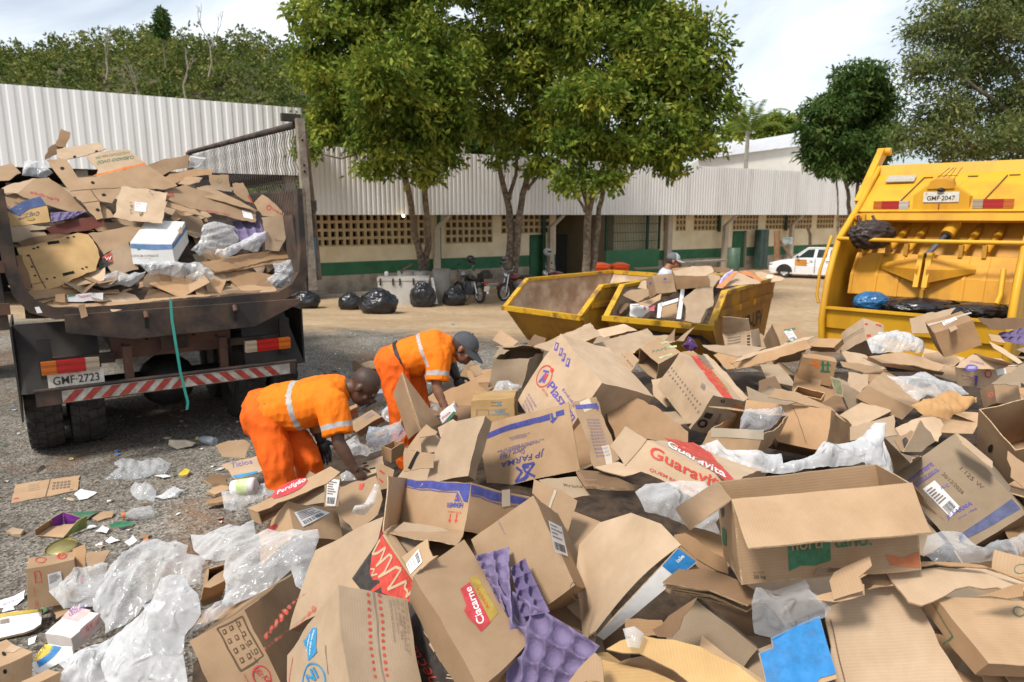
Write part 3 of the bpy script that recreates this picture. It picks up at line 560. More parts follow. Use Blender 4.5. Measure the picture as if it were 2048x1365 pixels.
def light(a0,a1,z0,z1,cols,parent,frame,n_out,dep=.06):
 fr,un,fw=frame;mb=MB();tot=sum(k for k,_ in cols);x=a0
 for k,m in cols:
  x2=x+(a1-a0)*k/tot
  for q in range(4):
   za,zb=z0+(z1-z0)*q/4,z0+(z1-z0)*(q+1)/4
   mb.box(fr((x+x2)/2,fw-dep/2-(.004 if q % 2 else 0),(za+zb)/2),(abs(x2-x)-.002,dep,zb-za),m,un)
  x=x2
 return mb.build('tail_light',parent)
light(.16,.57,.865,.97,[(1,M_AMBER),(1.9,M_RED),(.95,M_CLEAR)],truck,(tp,TROT,-.78),None)
light(1.76,2.18,.87,.975,[(.8,M_CLEAR),(1.6,M_RED),(.9,M_AMBER)],truck,(tp,TROT,-.78),None)
pl=MB();pl.box(tp(.395,-.79,.81),(.40,.008,.13),M_PLATE,TROT);text3d(pl,'GMF·2723',tp(.23,-.795,.765),TU*.33,Vector((0,0,.068)),-TV,I_BLACK,bold=.012)
text3d(pl,'BRASIL',tp(.34,-.795,.853),TU*.09,Vector((0,0,.012)),-TV,I_BLACK);pl.build('licence_plate',truck)
for a0,a1,zt,zb,b in ((.0,.60,1.24,.66,-.52),(1.82,2.40,1.20,.64,-.52)):
 fl=MB();fl.hexa([tp(a0+(.04 if a0<1 else 0),b-.02,zb),tp(a1,b-.02,zb),tp(a1,b,zb),tp(a0,b,zb),tp(a0,b+.12,zt),tp(a1-(.15 if a0>1 else 0),b+.12,zt),tp(a1-(.15 if a0>1 else 0),b+.14,zt),tp(a0,b+.14,zt)],M_FLAP)
 fl.hexa([tp(a0-.02 if a0<1 else a1,b,.42 if a0<1 else zb),tp(a0-.005 if a0<1 else a1+.015,b,.42 if a0<1 else zb),tp(a0-.005 if a0<1 else a1+.015,b+.9,zb),tp(a0-.02 if a0<1 else a1,b+.9,zb),tp(a0-.02 if a0<1 else a1,b,zt),tp(a0-.005 if a0<1 else a1+.015,b,zt),tp(a0-.005 if a0<1 else a1+.015,b+.9,zt),tp(a0-.02 if a0<1 else a1,b+.9,zt)],M_FLAP)
 fl.box(tp((a0+a1)/2+(.1 if a0>1 else -.1),b-.03,.95),(.10,.03,.35),M_BLACK,TROT);fl.build('mud_flap',truck)
bed=MB();BB=-.80;out_=[(-.02,2.35),(.0,1.75),(.04,1.52),(.13,1.38),(.30,1.31),(1.2,1.32),(2.15,1.34),(2.32,1.42),(2.40,1.56),(2.42,1.8),(2.42,2.4)]
inn=[(.07,2.35),(.09,1.75),(.12,1.56),(.19,1.46),(.34,1.39),(1.2,1.40),(2.10,1.42),(2.24,1.49),(2.31,1.6),(2.34,1.8),(2.34,2.4)]
for i in range(len(out_)-1):
 (a0,z0),(a1,z1)=out_[i],out_[i+1];(c0,y0),(c1,y1)=inn[i],inn[i+1]
 bed.hexa([tp(a0,BB,z0),tp(c0,BB,y0),tp(c1,BB,y1),tp(a1,BB,z1),tp(a0,BB+.10,z0),tp(c0,BB+.10,y0),tp(c1,BB+.10,y1),tp(a1,BB+.10,z1)],M_RUST)
 bed.add([tp(a0,BB+.1,z0),tp(a1,BB+.1,z1),tp(a1,4.8,z1),tp(a0,4.8,z0)],[(0,1,2,3)],M_RUST)
bed.hexa([tp(0,4.8,1.3),tp(2.42,4.8,1.3),tp(2.42,4.9,1.3),tp(0,4.9,1.3),tp(0,4.8,2.6),tp(2.42,4.8,2.6),tp(2.42,4.9,2.6),tp(0,4.9,2.6)],M_RUST)
bed.build('bed',truck)
ap=MB();poly=[(.36,1.345),(.36,1.20),(.84,1.10),(1.85,1.115),(2.30,1.31),(2.30,1.345)];ap.prism([tp(a,BB-.05,z) for a,z in poly],TV*.06,M_RUST)
for a in (.95,1.68):ap.box(tp(a,BB-.056,1.245),(.03,.006,.12),M_DARK,TROT);ap.tube([tp(a,BB-.06,1.33),tp(a,BB-.09,1.28)],.022,M_RUST2,8)
ap.build('tailboard_apron',truck)
po=MB();po.hexa([tp(-.10,BB+.03,1.25),tp(-.01,BB+.03,1.25),tp(-.01,BB+.13,1.25),tp(-.10,BB+.13,1.25),tp(-.13,BB+.03,2.3),tp(-.04,BB+.03,2.3),tp(-.04,BB+.13,2.3),tp(-.13,BB+.13,2.3)],M_RUST)
for z in (1.42,1.75,2.1):po.box(tp(-.06,BB+.02,z),(.14,.05,.09),M_RUST2,TROT)
po.build('corner_post',truck)
wp=MB();a_,b_=tonb(622,580,BB+.05),tonb(597,238,BB+.05);ac=lambda p:(p-T0).dot(TU)
wp.hexa([tp(ac(a_)-.035,BB,a_.z),tp(ac(a_)+.05,BB,a_.z),tp(ac(a_)+.05,BB+.07,a_.z),tp(ac(a_)-.035,BB+.07,a_.z),tp(ac(b_)-.03,BB,b_.z),tp(ac(b_)+.04,BB,b_.z),tp(ac(b_)+.04,BB+.07,b_.z),tp(ac(b_)-.03,BB+.07,b_.z)],M_WOOD)
for z in (2.85,2.62,2.56):wp.ball(tp(ac(b_)+.005+(b_.z-z)*.02,BB-.001,z),.012,M_DARK,6)
wp.build('wooden_post',truck)
wp=MB();q1,q2=tonb(608,262,BB+.12),tonb(636,560,BB+.12);wp.tube([q1,q1.lerp(q2,.5)+TU*.01,q2],[.03,.035,.04],M_WOODB,8);k_=tonb(619,412,BB+.08);wp.tube([k_-Vector((0,0,.05)),k_+Vector((0,0,.05))],.07,M_RUST,10)
wp.tube([tonb(629,475,BB+.08),tonb(631,545,BB+.08)],.012,mat('cyan_strap',(.02,.22,.33),.5),6);wp.build('side_pole',truck)
fe=MB();RA=2.40;zt0=3.02;f0,f1=BB+.1,4.6;MW=mat('rusty_wire',(0.09,0.07,0.06),.6)
rail=[tp(RA,f0,3.0),tp(RA,f1,3.12)];fe.tube([rail[0],rail[1]],.035,M_RUST,8);fe.tube([rail[1],tp(RA,f1,1.8)],.05,M_WOODB,8);fe.box(tp(RA-.05,f0,3.06),(.18,.05,.07),M_RUST,TROT)
fe.build('guard_rail',truck)
fm=MB();st_=.085;nz_=12
for i in range(int((f1-f0)/st_)):
 pts=[tp(RA+.004*(j % 2),f0+st_*(i+.5+(.48 if j % 2 else -.48 if False else 0)),1.9+j*.095) for j in range(13)]
 pts=[tp(RA,f0+st_*(i+(.02 if (j+0) % 2 else .98)),1.9+j*.095) for j in range(13)]
 fm.tube(pts,.0045,MW,3,cap=False,smooth=False)
fm.build('wire_mesh',truck)
sw=MB();sw.hexa([tp(2.36,BB+.1,1.5),tp(2.40,BB+.1,1.5),tp(2.40,4.8,1.5),tp(2.36,4.8,1.5),tp(2.36,BB+.25,2.15),tp(2.40,BB+.25,2.15),tp(2.40,4.8,2.0),tp(2.36,4.8,2.0)],M_RUST);sw.build('side_wall',truck)
cab=MB();cab.hexa([tp(.1,5.1,.6),tp(2.3,5.1,.6),tp(2.3,7.2,.6),tp(.1,7.2,.6),tp(.15,5.15,2.5),tp(2.25,5.15,2.5),tp(2.25,6.9,2.5),tp(.15,6.9,2.5)],M_RUST2);cab.build('cab',truck)
st=MB();pts=[(341,598,-.87),(344,640,-.885),(352,690,-.90),(361,745,-.90),(372,790,-.90),(376,805,-.90),(374,820,-.90)];P=[tonb(x,y,b) for x,y,b in pts]
vs=[];[vs.extend((p-TU*.011,p+TU*.011)) for p in P];st.add(vs,[(2*i,2*i+1,2*i+3,2*i+2) for i in range(len(P)-1)],mat('teal_strap',(0.04,0.32,0.25),.4));vs2=[Vector(v)+TV*.003 for v in vs];st.add(vs2,[(2*i+2,2*i+3,2*i+1,2*i) for i in range(len(P)-1)],MATS['teal_strap'])
tag(st.build('packing_strap'),'teal plastic strap dangling from the tail of the dark truck','strap')
GTH=R(42);GU=Vector((math.cos(GTH),-math.sin(GTH),0));GV=Vector((-GU.y,GU.x,0));G0=atz(1640,690,.36);G0.z=0
def gp(a,b,z):return G0+GU*a+GV*b+Vector((0,0,z))
GROT=Matrix((GU,GV,Vector((0,0,1)))).transposed()
M_YEL=mat('yellow_paint',(0.655,0.345,0.016),0.5,(0.44,0.19,0.018),2.1,0.12,9,contrast=(.46,.80),spec=.35,detail=9,zs=.3)
M_YELD=mat('worn_yellow_paint',(0.60,0.28,0.015),0.55,(0.34,0.14,0.02),2.6,0.12,14,contrast=(.45,.78),zs=.35)
M_YELT=mat('tan_yellow_paint',(0.50,0.28,0.03),0.6,(0.40,0.19,0.03),3)
gt2=thing('refuse_truck','yellow refuse truck with its rear hopper open towards the heap','truck',gp(1.08,2,0))
GW=2.16;prof=[(0,.10,.36),(-.09,.30,.73),(.0,.25,1.0),(.03,.3,1.27),(.16,.5,1.55),(.37,.75,1.82),(.95,1.2,2.14),(1.30,1.55,2.34),(2.0,2.2,2.82)]
def cheek(a0,a1):
 mb=MB();back=2.6
 pts=[(-.0,.36),(-.09,.73),(-.04,1.0),(.03,1.27),(.17,1.55),(.37,1.82),(.85,2.10),(1.26,2.34),(2.0,2.86),(2.6,2.86),(2.6,.36)]
 inner=[(1.6,.36),(1.6,.5)]
 mb.prism([gp(a0,b,z) for b,z in pts],GU*(a1-a0),M_YEL)
 mb.tube([gp((a0+a1)/2,b-.02,z) for b,z in pts[:9]],.045,M_YEL,8)
 return mb.build('hopper_cheek',gt2)
cheek(0,.05);cheek(GW-.05,GW)
mb=MB();mb.hexa([gp(.05,-.01,.62),gp(GW-.05,-.01,.62),gp(GW-.05,.05,.62),gp(.05,.05,.62),gp(.05,-.06,.90),gp(GW-.05,-.06,.90),gp(GW-.05,.02,.90),gp(.05,.02,.90)],M_YEL)
mb.hexa([gp(.05,.06,.36),gp(GW-.05,.06,.36),gp(GW-.05,.12,.36),gp(.05,.12,.36),gp(.05,.05,.62),gp(GW-.05,.05,.62),gp(GW-.05,.11,.62),gp(.05,.11,.62)],M_YEL)
mb.hexa([gp(.05,-.10,.885),gp(GW-.05,-.10,.885),gp(GW-.05,.0,.885),gp(.05,.0,.885),gp(.05,-.10,.915),gp(GW-.05,-.10,.915),gp(GW-.05,.0,.915),gp(.05,.0,.915)],M_YEL);mb.build('hopper_sill',gt2)
mb=MB();mb.add([gp(.05,.0,.62),gp(GW-.05,.0,.62),gp(GW-.05,1.2,.5),gp(.05,1.2,.5),gp(GW-.05,1.9,1.4),gp(.05,1.9,1.4),gp(GW-.05,1.7,2.15),gp(.05,1.7,2.15)],[(0,1,2,3),(3,2,4,5),(5,4,6,7)],mat('hopper_inside',(.16,.085,.03),.8,(.30,.15,.035),3));mb.build('hopper_floor',gt2)
mb=MB();mb.hexa([gp(.05,.90,2.08),gp(GW-.05,.90,2.08),gp(GW-.05,1.0,2.05),gp(.05,1.0,2.05),gp(.05,.92,2.17),gp(GW-.05,.92,2.17),gp(GW-.05,1.0,2.14),gp(.05,1.0,2.14)],M_YEL)
mb.hexa([gp(.06,1.02,2.20),gp(GW-.06,1.02,2.20),gp(GW-.06,1.06,2.17),gp(.06,1.06,2.17),gp(.06,1.90,2.74),gp(GW-.06,1.90,2.74),gp(GW-.06,1.94,2.71),gp(.06,1.94,2.71)],M_YEL)
for a,c in ((.62,.52),(1.62,1.52)):
 p0,p1=gp(a+.08,1.78,2.675),gp(c,1.16,2.285);mb.tube([p0+Vector((0,0,.012)),p1+Vector((0,0,.012))],.009,M_RUST2,5)
for a in (1.30,1.78,.75):mb.box(gp(a,1.80,2.69),(.12,.02,.012),M_RUST2,GROT)
mb.build('sloping_panel',gt2)
mb=MB();mb.hexa([gp(.05,1.92,2.72),gp(GW-.05,1.92,2.72),gp(GW-.05,2.6,2.72),gp(.05,2.6,2.72),gp(.05,1.98,2.90),gp(GW-.05,1.98,2.90),gp(GW-.05,2.6,2.90),gp(.05,2.6,2.90)],M_YEL);mb.build('roof_beam',gt2)
for a in (-.03,GW+.03):
 mb=MB();mb.hexa([gp(a-.05,1.25,2.36),gp(a+.05,1.25,2.36),gp(a+.05,1.38,2.32),gp(a-.05,1.38,2.32),gp(a-.045,2.25,3.18),gp(a+.045,2.25,3.18),gp(a+.045,2.42,3.08),gp(a-.045,2.42,3.08)],M_YEL);mb.tube([gp(a-.07,2.34,3.13),gp(a+.12,2.34,3.13)],.06,M_YEL,12)
 mb.build('lifting_arm',gt2)
mb=MB();hp_=[(.74,2.15),(.74,2.42),(.92,2.56),(1.20,2.55),(1.40,2.40),(1.42,2.15)];mb.prism([gp(a,1.06,z) for a,z in hp_],GV*.35,M_YELD if False else M_YEL)
mb.add([gp(a,1.04,z) for a,z in ((.90,2.50),(.93,2.60),(1.0,2.63),(1.1,2.63),(1.19,2.60),(1.22,2.50))]+[gp(a,1.20,z+.03) for a,z in ((.90,2.50),(.93,2.60),(1.0,2.63),(1.1,2.63),(1.19,2.60),(1.22,2.50))],[(0,1,2,3,4,5),(0,6,7,1),(1,7,8,2),(2,8,9,3),(3,9,10,4),(4,10,11,5)],M_YELD)
mb.ball(gp(1.07,1.04,2.485),(.055,.04,.03),M_BLACK,10);mb.tube([gp(1.06,1.055,2.30),gp(1.06,1.055,2.17)],.006,M_RUST2,5)
for da,db in ((-.11,-.05),(-.04,0),(.05,.03),(.12,.1)):mb.tube([gp(1.06+da,1.1,2.60),gp(1.10+db,1.55,2.80)],.005,M_RUST,4)
mb.tube([gp(.97,1.28,2.68),gp(1.2,1.28,2.68)],.005,M_RUST,4);mb.build('plate_housing',gt2)
mb=MB();mb.box(gp(1.075,1.05,2.39),(.42,.008,.135),M_PLATE,GROT);text3d(mb,'GMF·2047',gp(.91,1.045,2.345),GU*.33,Vector((0,0,.062)),-GV,I_BLACK,bold=.012);text3d(mb,'Brasil',gp(1.04,1.045,2.43),GU*.07,Vector((0,0,.014)),-GV,I_BLACK);mb.ball(gp(.90,1.045,2.435),(.01,.006,.008),I_RED,6)
mb.build('licence_plate',gt2)
light(.24,.69,2.235,2.345,[(.6,M_AMBER),(1.2,M_RED),(.65,M_CLEARG)],gt2,(gp,GROT,1.12),None);light(1.44,1.89,2.235,2.355,[(.65,M_CLEAR),(1.2,M_RED),(.6,M_AMBER)],gt2,(gp,GROT,1.12),None)
mb=MB();
for a in (.49,1.64):mb.box(gp(a,1.10,2.2),(.08,.05,.09),M_YELD,GROT)
mb.box(gp(1.07,1.075,2.175),(1.95,.1,.012),M_YELD,GROT);mb.box(gp(1.07,1.12,2.21),(1.95,.02,.012),M_YELD,GROT);mb.build('light_bracket',gt2)
nrm_=Vector(GU).cross(gp(0,1.9,2.74)-gp(0,1.02,2.2)).normalized();up_=(gp(0,1.9,2.74)-gp(0,1.02,2.2)).normalized()
if nrm_.z<0:nrm_=-nrm_
mb=MB();bc=gp(.41,1.74,2.655)+nrm_*.02;mb.hexa([bc-GU*.19-up_*.09,bc+GU*.19-up_*.09,bc+GU*.19+up_*.09,bc-GU*.19+up_*.09]+[q+nrm_*.015 for q in (bc-GU*.19-up_*.09,bc+GU*.19-up_*.09,bc+GU*.19+up_*.09,bc-GU*.19+up_*.09)],mat('cast_badge',(.42,.38,.31),.5,(.33,.3,.24),20))
text3d(mb,'EQUITRAN',bc-GU*.165-up_*.045+nrm_*.015,GU*.33,up_*.09,nrm_,mat('badge_letter',(.52,.47,.38),.5),off=.003);mb.build('badge',gt2)
mb=MB();mb.box(gp(.12,.86,2.06),(.17,.06,.2),M_YEL,GROT);mb.ball(gp(.12,.82,2.1),(.05,.05,.05),M_AMBER,12);mb.build('amber_lamp',gt2)
mb=MB();mb.tube([gp(.02,.30,1.83),gp(.4,.28,1.822),gp(1.08,.28,1.815),gp(GW,.30,1.82)],.028,M_YEL,10);mb.build('cross_bar',gt2)
mb=MB();bl_=[(.80,1.62),(.70,1.50),(.56,1.33),(.50,1.06)]
for i in range(3):
 (b0,z0),(b1,z1)=bl_[i],bl_[i+1];mb.hexa([gp(.16,b1,z1),gp(GW-.12,b1,z1),gp(GW-.12,b1+.08,z1),gp(.16,b1+.08,z1),gp(.16,b0,z0-.001),gp(GW-.12,b0,z0-.001),gp(GW-.12,b0+.08,z0-.001),gp(.16,b0+.08,z0-.001)],M_YELD)
for a in (.16,.47,.74,1.50,1.72,2.0):
 for i in range(3):
  (b0,z0),(b1,z1)=bl_[i],bl_[i+1];mb.hexa([gp(a,b1-.02,z1),gp(a+.04,b1-.02,z1),gp(a+.04,b1,z1),gp(a,b1,z1),gp(a,b0-.02,z0),gp(a+.04,b0-.02,z0),gp(a+.04,b0,z0),gp(a,b0,z0)],M_YELD)
ctr=[gp(1.08+d,.42,1.36) for d in (-.05,.05)]
for sg in (-1,1):
 c0=1.08+sg*.05;tip=1.08+sg*.55
 mb.add([gp(c0,.50,1.60),gp(tip,.64,1.50),gp(tip,.60,1.42),gp(c0,.36,1.27),gp(c0,.34,1.45),gp(tip,.60,1.46)],[(0,1,5,4) if sg>0 else (4,5,1,0),(4,5,2,3) if sg>0 else (3,2,5,4)],M_YELD)
 mb.hexa([gp(c0-.03,.30,1.22),gp(c0+.03,.30,1.22),gp(c0+.03,.55,1.22),gp(c0-.03,.55,1.22),gp(c0-.03,.45,1.66),gp(c0+.03,.45,1.66),gp(c0+.03,.62,1.66),gp(c0-.03,.62,1.66)],M_YEL)
mb.box(gp(1.08,.5,1.1),(.05,.06,.14),M_YELT,GROT);mb.build('packer_blade',gt2)
mb=MB();mb.tube([gp(1.26,1.12,2.03),gp(1.21,.95,1.88)],.085,M_YEL,14);mb.tube([gp(1.26,1.2,2.03),gp(1.2,.93,1.86)],.06,M_BLACK,12);mb.tube([gp(1.21,.98,1.9),gp(1.08,.52,1.62)],.035,mat('chrome_ram',(.25,.25,.26),.25,metal=.8),12);mb.build('hydraulic_ram',gt2)
mb=MB()
for a in (.55,.78,1.42,1.68,.25):mb.tube([gp(a+.12,1.5,2.04),gp(a,.85,1.66)],.05,M_YELD,6);mb.box(gp(a,.80,1.68),(.05,.1,.16),M_YELT,GROT)
mb.add([gp(.05,1.45,2.1),gp(GW-.05,1.45,2.1),gp(GW-.05,1.15,1.6),gp(.05,1.15,1.6)],[(0,1,2,3)],M_YELD);mb.build('carrier_plate',gt2)
mb=MB();mb.hexa([gp(-.02,2.6,.7),gp(GW+.02,2.6,.7),gp(GW+.02,6.6,.7),gp(-.02,6.6,.7),gp(-.02,2.6,2.82),gp(GW+.02,2.6,2.82),gp(GW+.02,6.6,2.82),gp(-.02,6.6,2.82)],M_YEL);mb.build('body',gt2)
for b in (3.1,4.3):
 for a in (.15,GW-.15):wheel('wheel',gp(a,b,.5),GU*(1 if a>1 else -1),.5,.28,gt2,M_RIMD,treads=False)
mb=MB();mb.tube([gp(-.06,.30,1.86),gp(-.10,.06,1.40),gp(-.10,-.0,1.05),gp(-.06,-.02,.95)],.022,M_YEL,8);mb.build('grab_rail',gt2);mb=MB();mb.tube([gp(GW-.2,.28,1.5),gp(GW-.18,.1,1.2),gp(GW-.2,.03,1.1)],.03,M_YEL,8);mb.build('grab_rail',gt2)
mb=MB();mb.tube([gp(1.86,2.0,2.9),gp(1.93,2.1,3.25)],.02,M_RUST,6);mb.tube([gp(1.96,2.0,2.9),gp(1.94,2.1,3.25)],.04,M_RUST,6);mb.build('roof_bracket',gt2)
M_SKY=mat('skip_yellow',(0.50,0.25,0.014),0.6,(0.25,0.115,0.03),2.6,0.1,14,contrast=(.42,.66),zs=.4);M_SKI=mat('skip_rust',(0.34,0.22,0.13),0.8,(0.62,0.49,0.36),2.4,0.15,20,contrast=(.40,.66))
def skip(label,p_left,p_right,Lx,marks):
 P0=atz(*p_left);P1=atz(*p_right);P0.z=P1.z=0
 wv=(P1-P0);W=1.58;wd=wv.normalized();ld=Vector((-wd.y,wd.x,0))
 zl,zr,L0,L1,B0,B1=.65,1.07,.52,2.95+Lx,.55,2.35+Lx
 f=lambda a,l,z:P0+wd*a+ld*l+Vector((0,0,z))
 t=thing('skip_container',label,'skip',f(W/2,1.4,0))
 side=[(0,zl),(L0,zr),(L1,zr),(B1,.04),(B0,.04)]
 def wallm(ps,n_out,name):
  mb=MB();q=[Vector(p) for p in ps];k=len(q);n=Vector(n_out)
  mb.add([p+n*.012 for p in q],[tuple(range(k))],M_SKY);mb.add([p-n*.012 for p in q],[tuple(range(k))[::-1]],M_SKI);return mb
 for a,n in ((0,-wd),(W,wd)):
  mb=wallm([f(a,l,z) for l,z in side],n,'side')
  if a>0:
   for z0,z1,l0,l1 in ((.76,.84,.24,2.68+Lx),):mb.hexa([f(a+.013,l0,z0),f(a+.05,l0,z0),f(a+.05,l1,z0),f(a+.013,l1,z0),f(a+.013,l0,z1),f(a+.05,l0,z1),f(a+.05,l1,z1),f(a+.013,l1,z1)],M_SKY)
   for l in (1.15,1.9):mb.box(f(a+.03,l,.80),(.08,.05,.08),M_YELD,Matrix((wd,ld,Vector((0,0,1)))).transposed())
   for s_,l0,l1,z0,z1 in marks:text3d(mb,s_,f(a,l0,z0),ld*(l1-l0),Vector((0,0,z1-z0)),wd,I_BLACK,off=.016,bold=.03)
  mb.build('side_panel',t)
 wallm([f(0,0,zl),f(W,0,zl),f(W,B0,.04),f(0,B0,.04)],-ld,'').build('front_panel',t);wallm([f(0,L1,zr),f(W,L1,zr),f(W,B1,.04),f(0,B1,.04)],ld,'').build('back_panel',t);wallm([f(0,B0,.04),f(W,B0,.04),f(W,B1,.04),f(0,B1,.04)],Vector((0,0,-1)),'').build('floor_panel',t)
 rim=MB();RM=Matrix((wd,ld,Vector((0,0,1)))).transposed();q=.045
 for a in (0,W):
  for (l0,z0),(l1,z1) in zip(side[:2],side[1:3]):
   rim.hexa([f(a-q,l0,z0-.02),f(a+q,l0,z0-.02),f(a+q,l1,z1-.02),f(a-q,l1,z1-.02),f(a-q,l0,z0+.03),f(a+q,l0,z0+.03),f(a+q,l1,z1+.03),f(a-q,l1,z1+.03)],M_SKR)
 rim.hexa([f(-q,-.05,zl-.045),f(W+q,-.05,zl-.045),f(W+q,.05,zl-.045),f(-q,.05,zl-.045),f(-q,-.05,zl+.028),f(W+q,-.05,zl+.028),f(W+q,.05,zl+.028),f(-q,.05,zl+.028)],M_SKR)
 rim.hexa([f(-q,L1-.05,zr-.04),f(W+q,L1-.05,zr-.04),f(W+q,L1+.05,zr-.04),f(-q,L1+.05,zr-.04),f(-q,L1-.05,zr+.027),f(W+q,L1-.05,zr+.027),f(W+q,L1+.05,zr+.027),f(-q,L1+.05,zr+.027)],M_SKR);rim.build('rim',t)
 return f
M_SKR=mat('skip_rim',(0.58,0.32,0.014),0.5,(0.22,0.12,0.03),5,.1,contrast=(.5,.62))
skipA=skip('empty yellow skip with a rusty brown inside, left of the full one',(1010,615,.65),(1160,635,.65),0,[('DVO',1.0,1.45,.86,1.02)])
skipB=skip('yellow skip filled with cardboard, lettered UFV on its side',(1212,634,.66),(1407,652,.66),.4,[('DVO-UFV',1.2,2.6,.36,.62)])
CD=Vector((.87,-.5,0)).normalized();CDr=Vector((CD.y,-CD.x,0));c0=ground_pt(1567,556);CO=c0-CD*.72;CO.z=GZ
def cp(l,w_,z):return CO+CD*(l if l<.72 else .72+(l-.72)*.76)-CDr*w_+Vector((0,0,z))
car=thing('white_car','white estate car with an orange panel on its front door parked by the shed','car',cp(2,.8,0))
M_CARW=mat('white_car_paint',(0.78,0.79,0.80),0.25,spec=.6,coat=.5);M_GLASS=mat('car_glass',(0.03,0.04,0.04),0.05,spec=.8);M_HUB=mat('silver_hubcap',(.45,.46,.48),.35,metal=.5)
def body_ring(l,zb,zt,w0,w1):
 return [cp(l,.0+w0,zb),cp(l,-.02+w0,(zb+zt)/2),cp(l,.05+w0,zt),cp(l,1.6-w0-.05,zt),cp(l,1.6-w0+.02,(zb+zt)/2),cp(l,1.6-w0,zb)]
secs=[(0.02,.32,.62,.12),(.12,.22,.70,.05),(.45,.20,.80,.02),(1.0,.20,.88,.0),(1.25,.20,.92,0),(2.4,.20,.95,0),(4.5,.20,.96,0),(5.1,.24,.95,.04),(5.2,.35,.85,.1)]
mb=MB();vs=[];[vs.extend(body_ring(l,zb,zt,w0,0)) for l,zb,zt,w0 in secs];k=6
mb.add(vs,[(i*k+j,i*k+(j+1) % k,(i+1)*k+(j+1) % k,(i+1)*k+j) for i in range(len(secs)-1) for j in range(k)]+[tuple(range(6)),tuple(range(len(vs)-6,len(vs)))[::-1]],M_CARW,smooth=False)
for l in (.72,3.95):
 mb.prism([cp(l+.36*math.cos(a)*(1 if math.cos(a)<0 and l<1 else 1.3),-.021,.29+.36*math.sin(a)) for a in [math.pi*i/12 for i in range(13)]],CDr*.012,M_BLACK)
mb.build('body',car)
mb=MB();cabp=[(1.15,.93),(1.95,1.40),(4.7,1.42),(5.1,.95)]
mb.add([cp(l,.05+(z-.93)*.25,z) for l,z in cabp]+[cp(l,1.55-(z-.93)*.25,z) for l,z in cabp],[(0,1,2,3),(7,6,5,4),(0,4,5,1),(1,5,6,2),(2,6,7,3)],M_CARW);mb.tube([cp(1.2,.05,.95),cp(1.97,.16,1.40),cp(4.7,.17,1.42)],.03,M_CARW,6);mb.build('roof',car)
def win(pts,nm='window'):
 mb=MB();mb.add([cp(l,.05+(z-.93)*.25-.012,z) for l,z in pts],[tuple(range(len(pts)))],M_GLASS);return mb.build(nm,car)
win([(1.45,.96),(1.62,1.08),(2.0,1.33),(2.38,1.35),(2.32,.98)]);win([(2.50,.98),(2.56,1.34),(3.1,1.35),(3.05,.99)]);win([(3.2,.99),(3.25,1.34),(4.6,1.33),(4.8,1.0)])
mb=MB();mb.add([cp(1.22,.2,.965),cp(1.93,.3,1.37),cp(1.93,1.3,1.37),cp(1.22,1.4,.965)],[(0,1,2,3)],M_GLASS);mb.build('windscreen',car)
mb=MB();mb.add([cp(1.30,-.026,.62),cp(1.30,-.026,.87),cp(1.98,-.026,.88),cp(1.98,-.026,.62)],[(0,1,2,3)],mat('orange_sticker',(.66,.27,.03),.5));mb.add([cp(1.40,-.028,.595),cp(1.40,-.028,.615),cp(2.02,-.028,.615),cp(2.02,-.028,.595)],[(0,1,2,3)],I_BLACK)
text3d(mb,'UFV',cp(1.52,-.027,.80),CD*.35,Vector((0,0,.05)),CDr,I_DBR);text3d(mb,'Uso exclusivo',cp(1.48,-.027,.70),CD*.48,Vector((0,0,.05)),CDr,I_DBR);mb.build('door_sticker',car)
for a,b in ((1.34,2.42),(2.45,3.3)):
 mb=MB();z0,z1=.28,.93
 for l in (a,b):mb.tube([cp(l,-.02,z0),cp(l,-.024,.58),cp(l,.045,z1)],.007,M_BLACK,4)
 mb.box(cp(b-.2,-.035,.82),(.02,.14,.03),M_BLACK,Matrix((CDr,CD,Vector((0,0,1)))).transposed());mb.build('door',car)
mb=MB();mb.ball(cp(.1,.15,.64),(.1,.14,.07),mat('headlamp',(.5,.5,.5),.15,spec=.8),10);mb.build('headlight',car)
mb=MB();mb.ball(cp(1.45,-.1,1.0),(.07,.1,.06),M_BLACK,8);mb.build('wing_mirror',car)
for l in (.72,3.95):
 for w_ in (.08,1.5):
  o=wheel('wheel',cp(l,w_,.29),CDr*(1 if w_<1 else -1),.29,.17,car,M_HUB,treads=False)
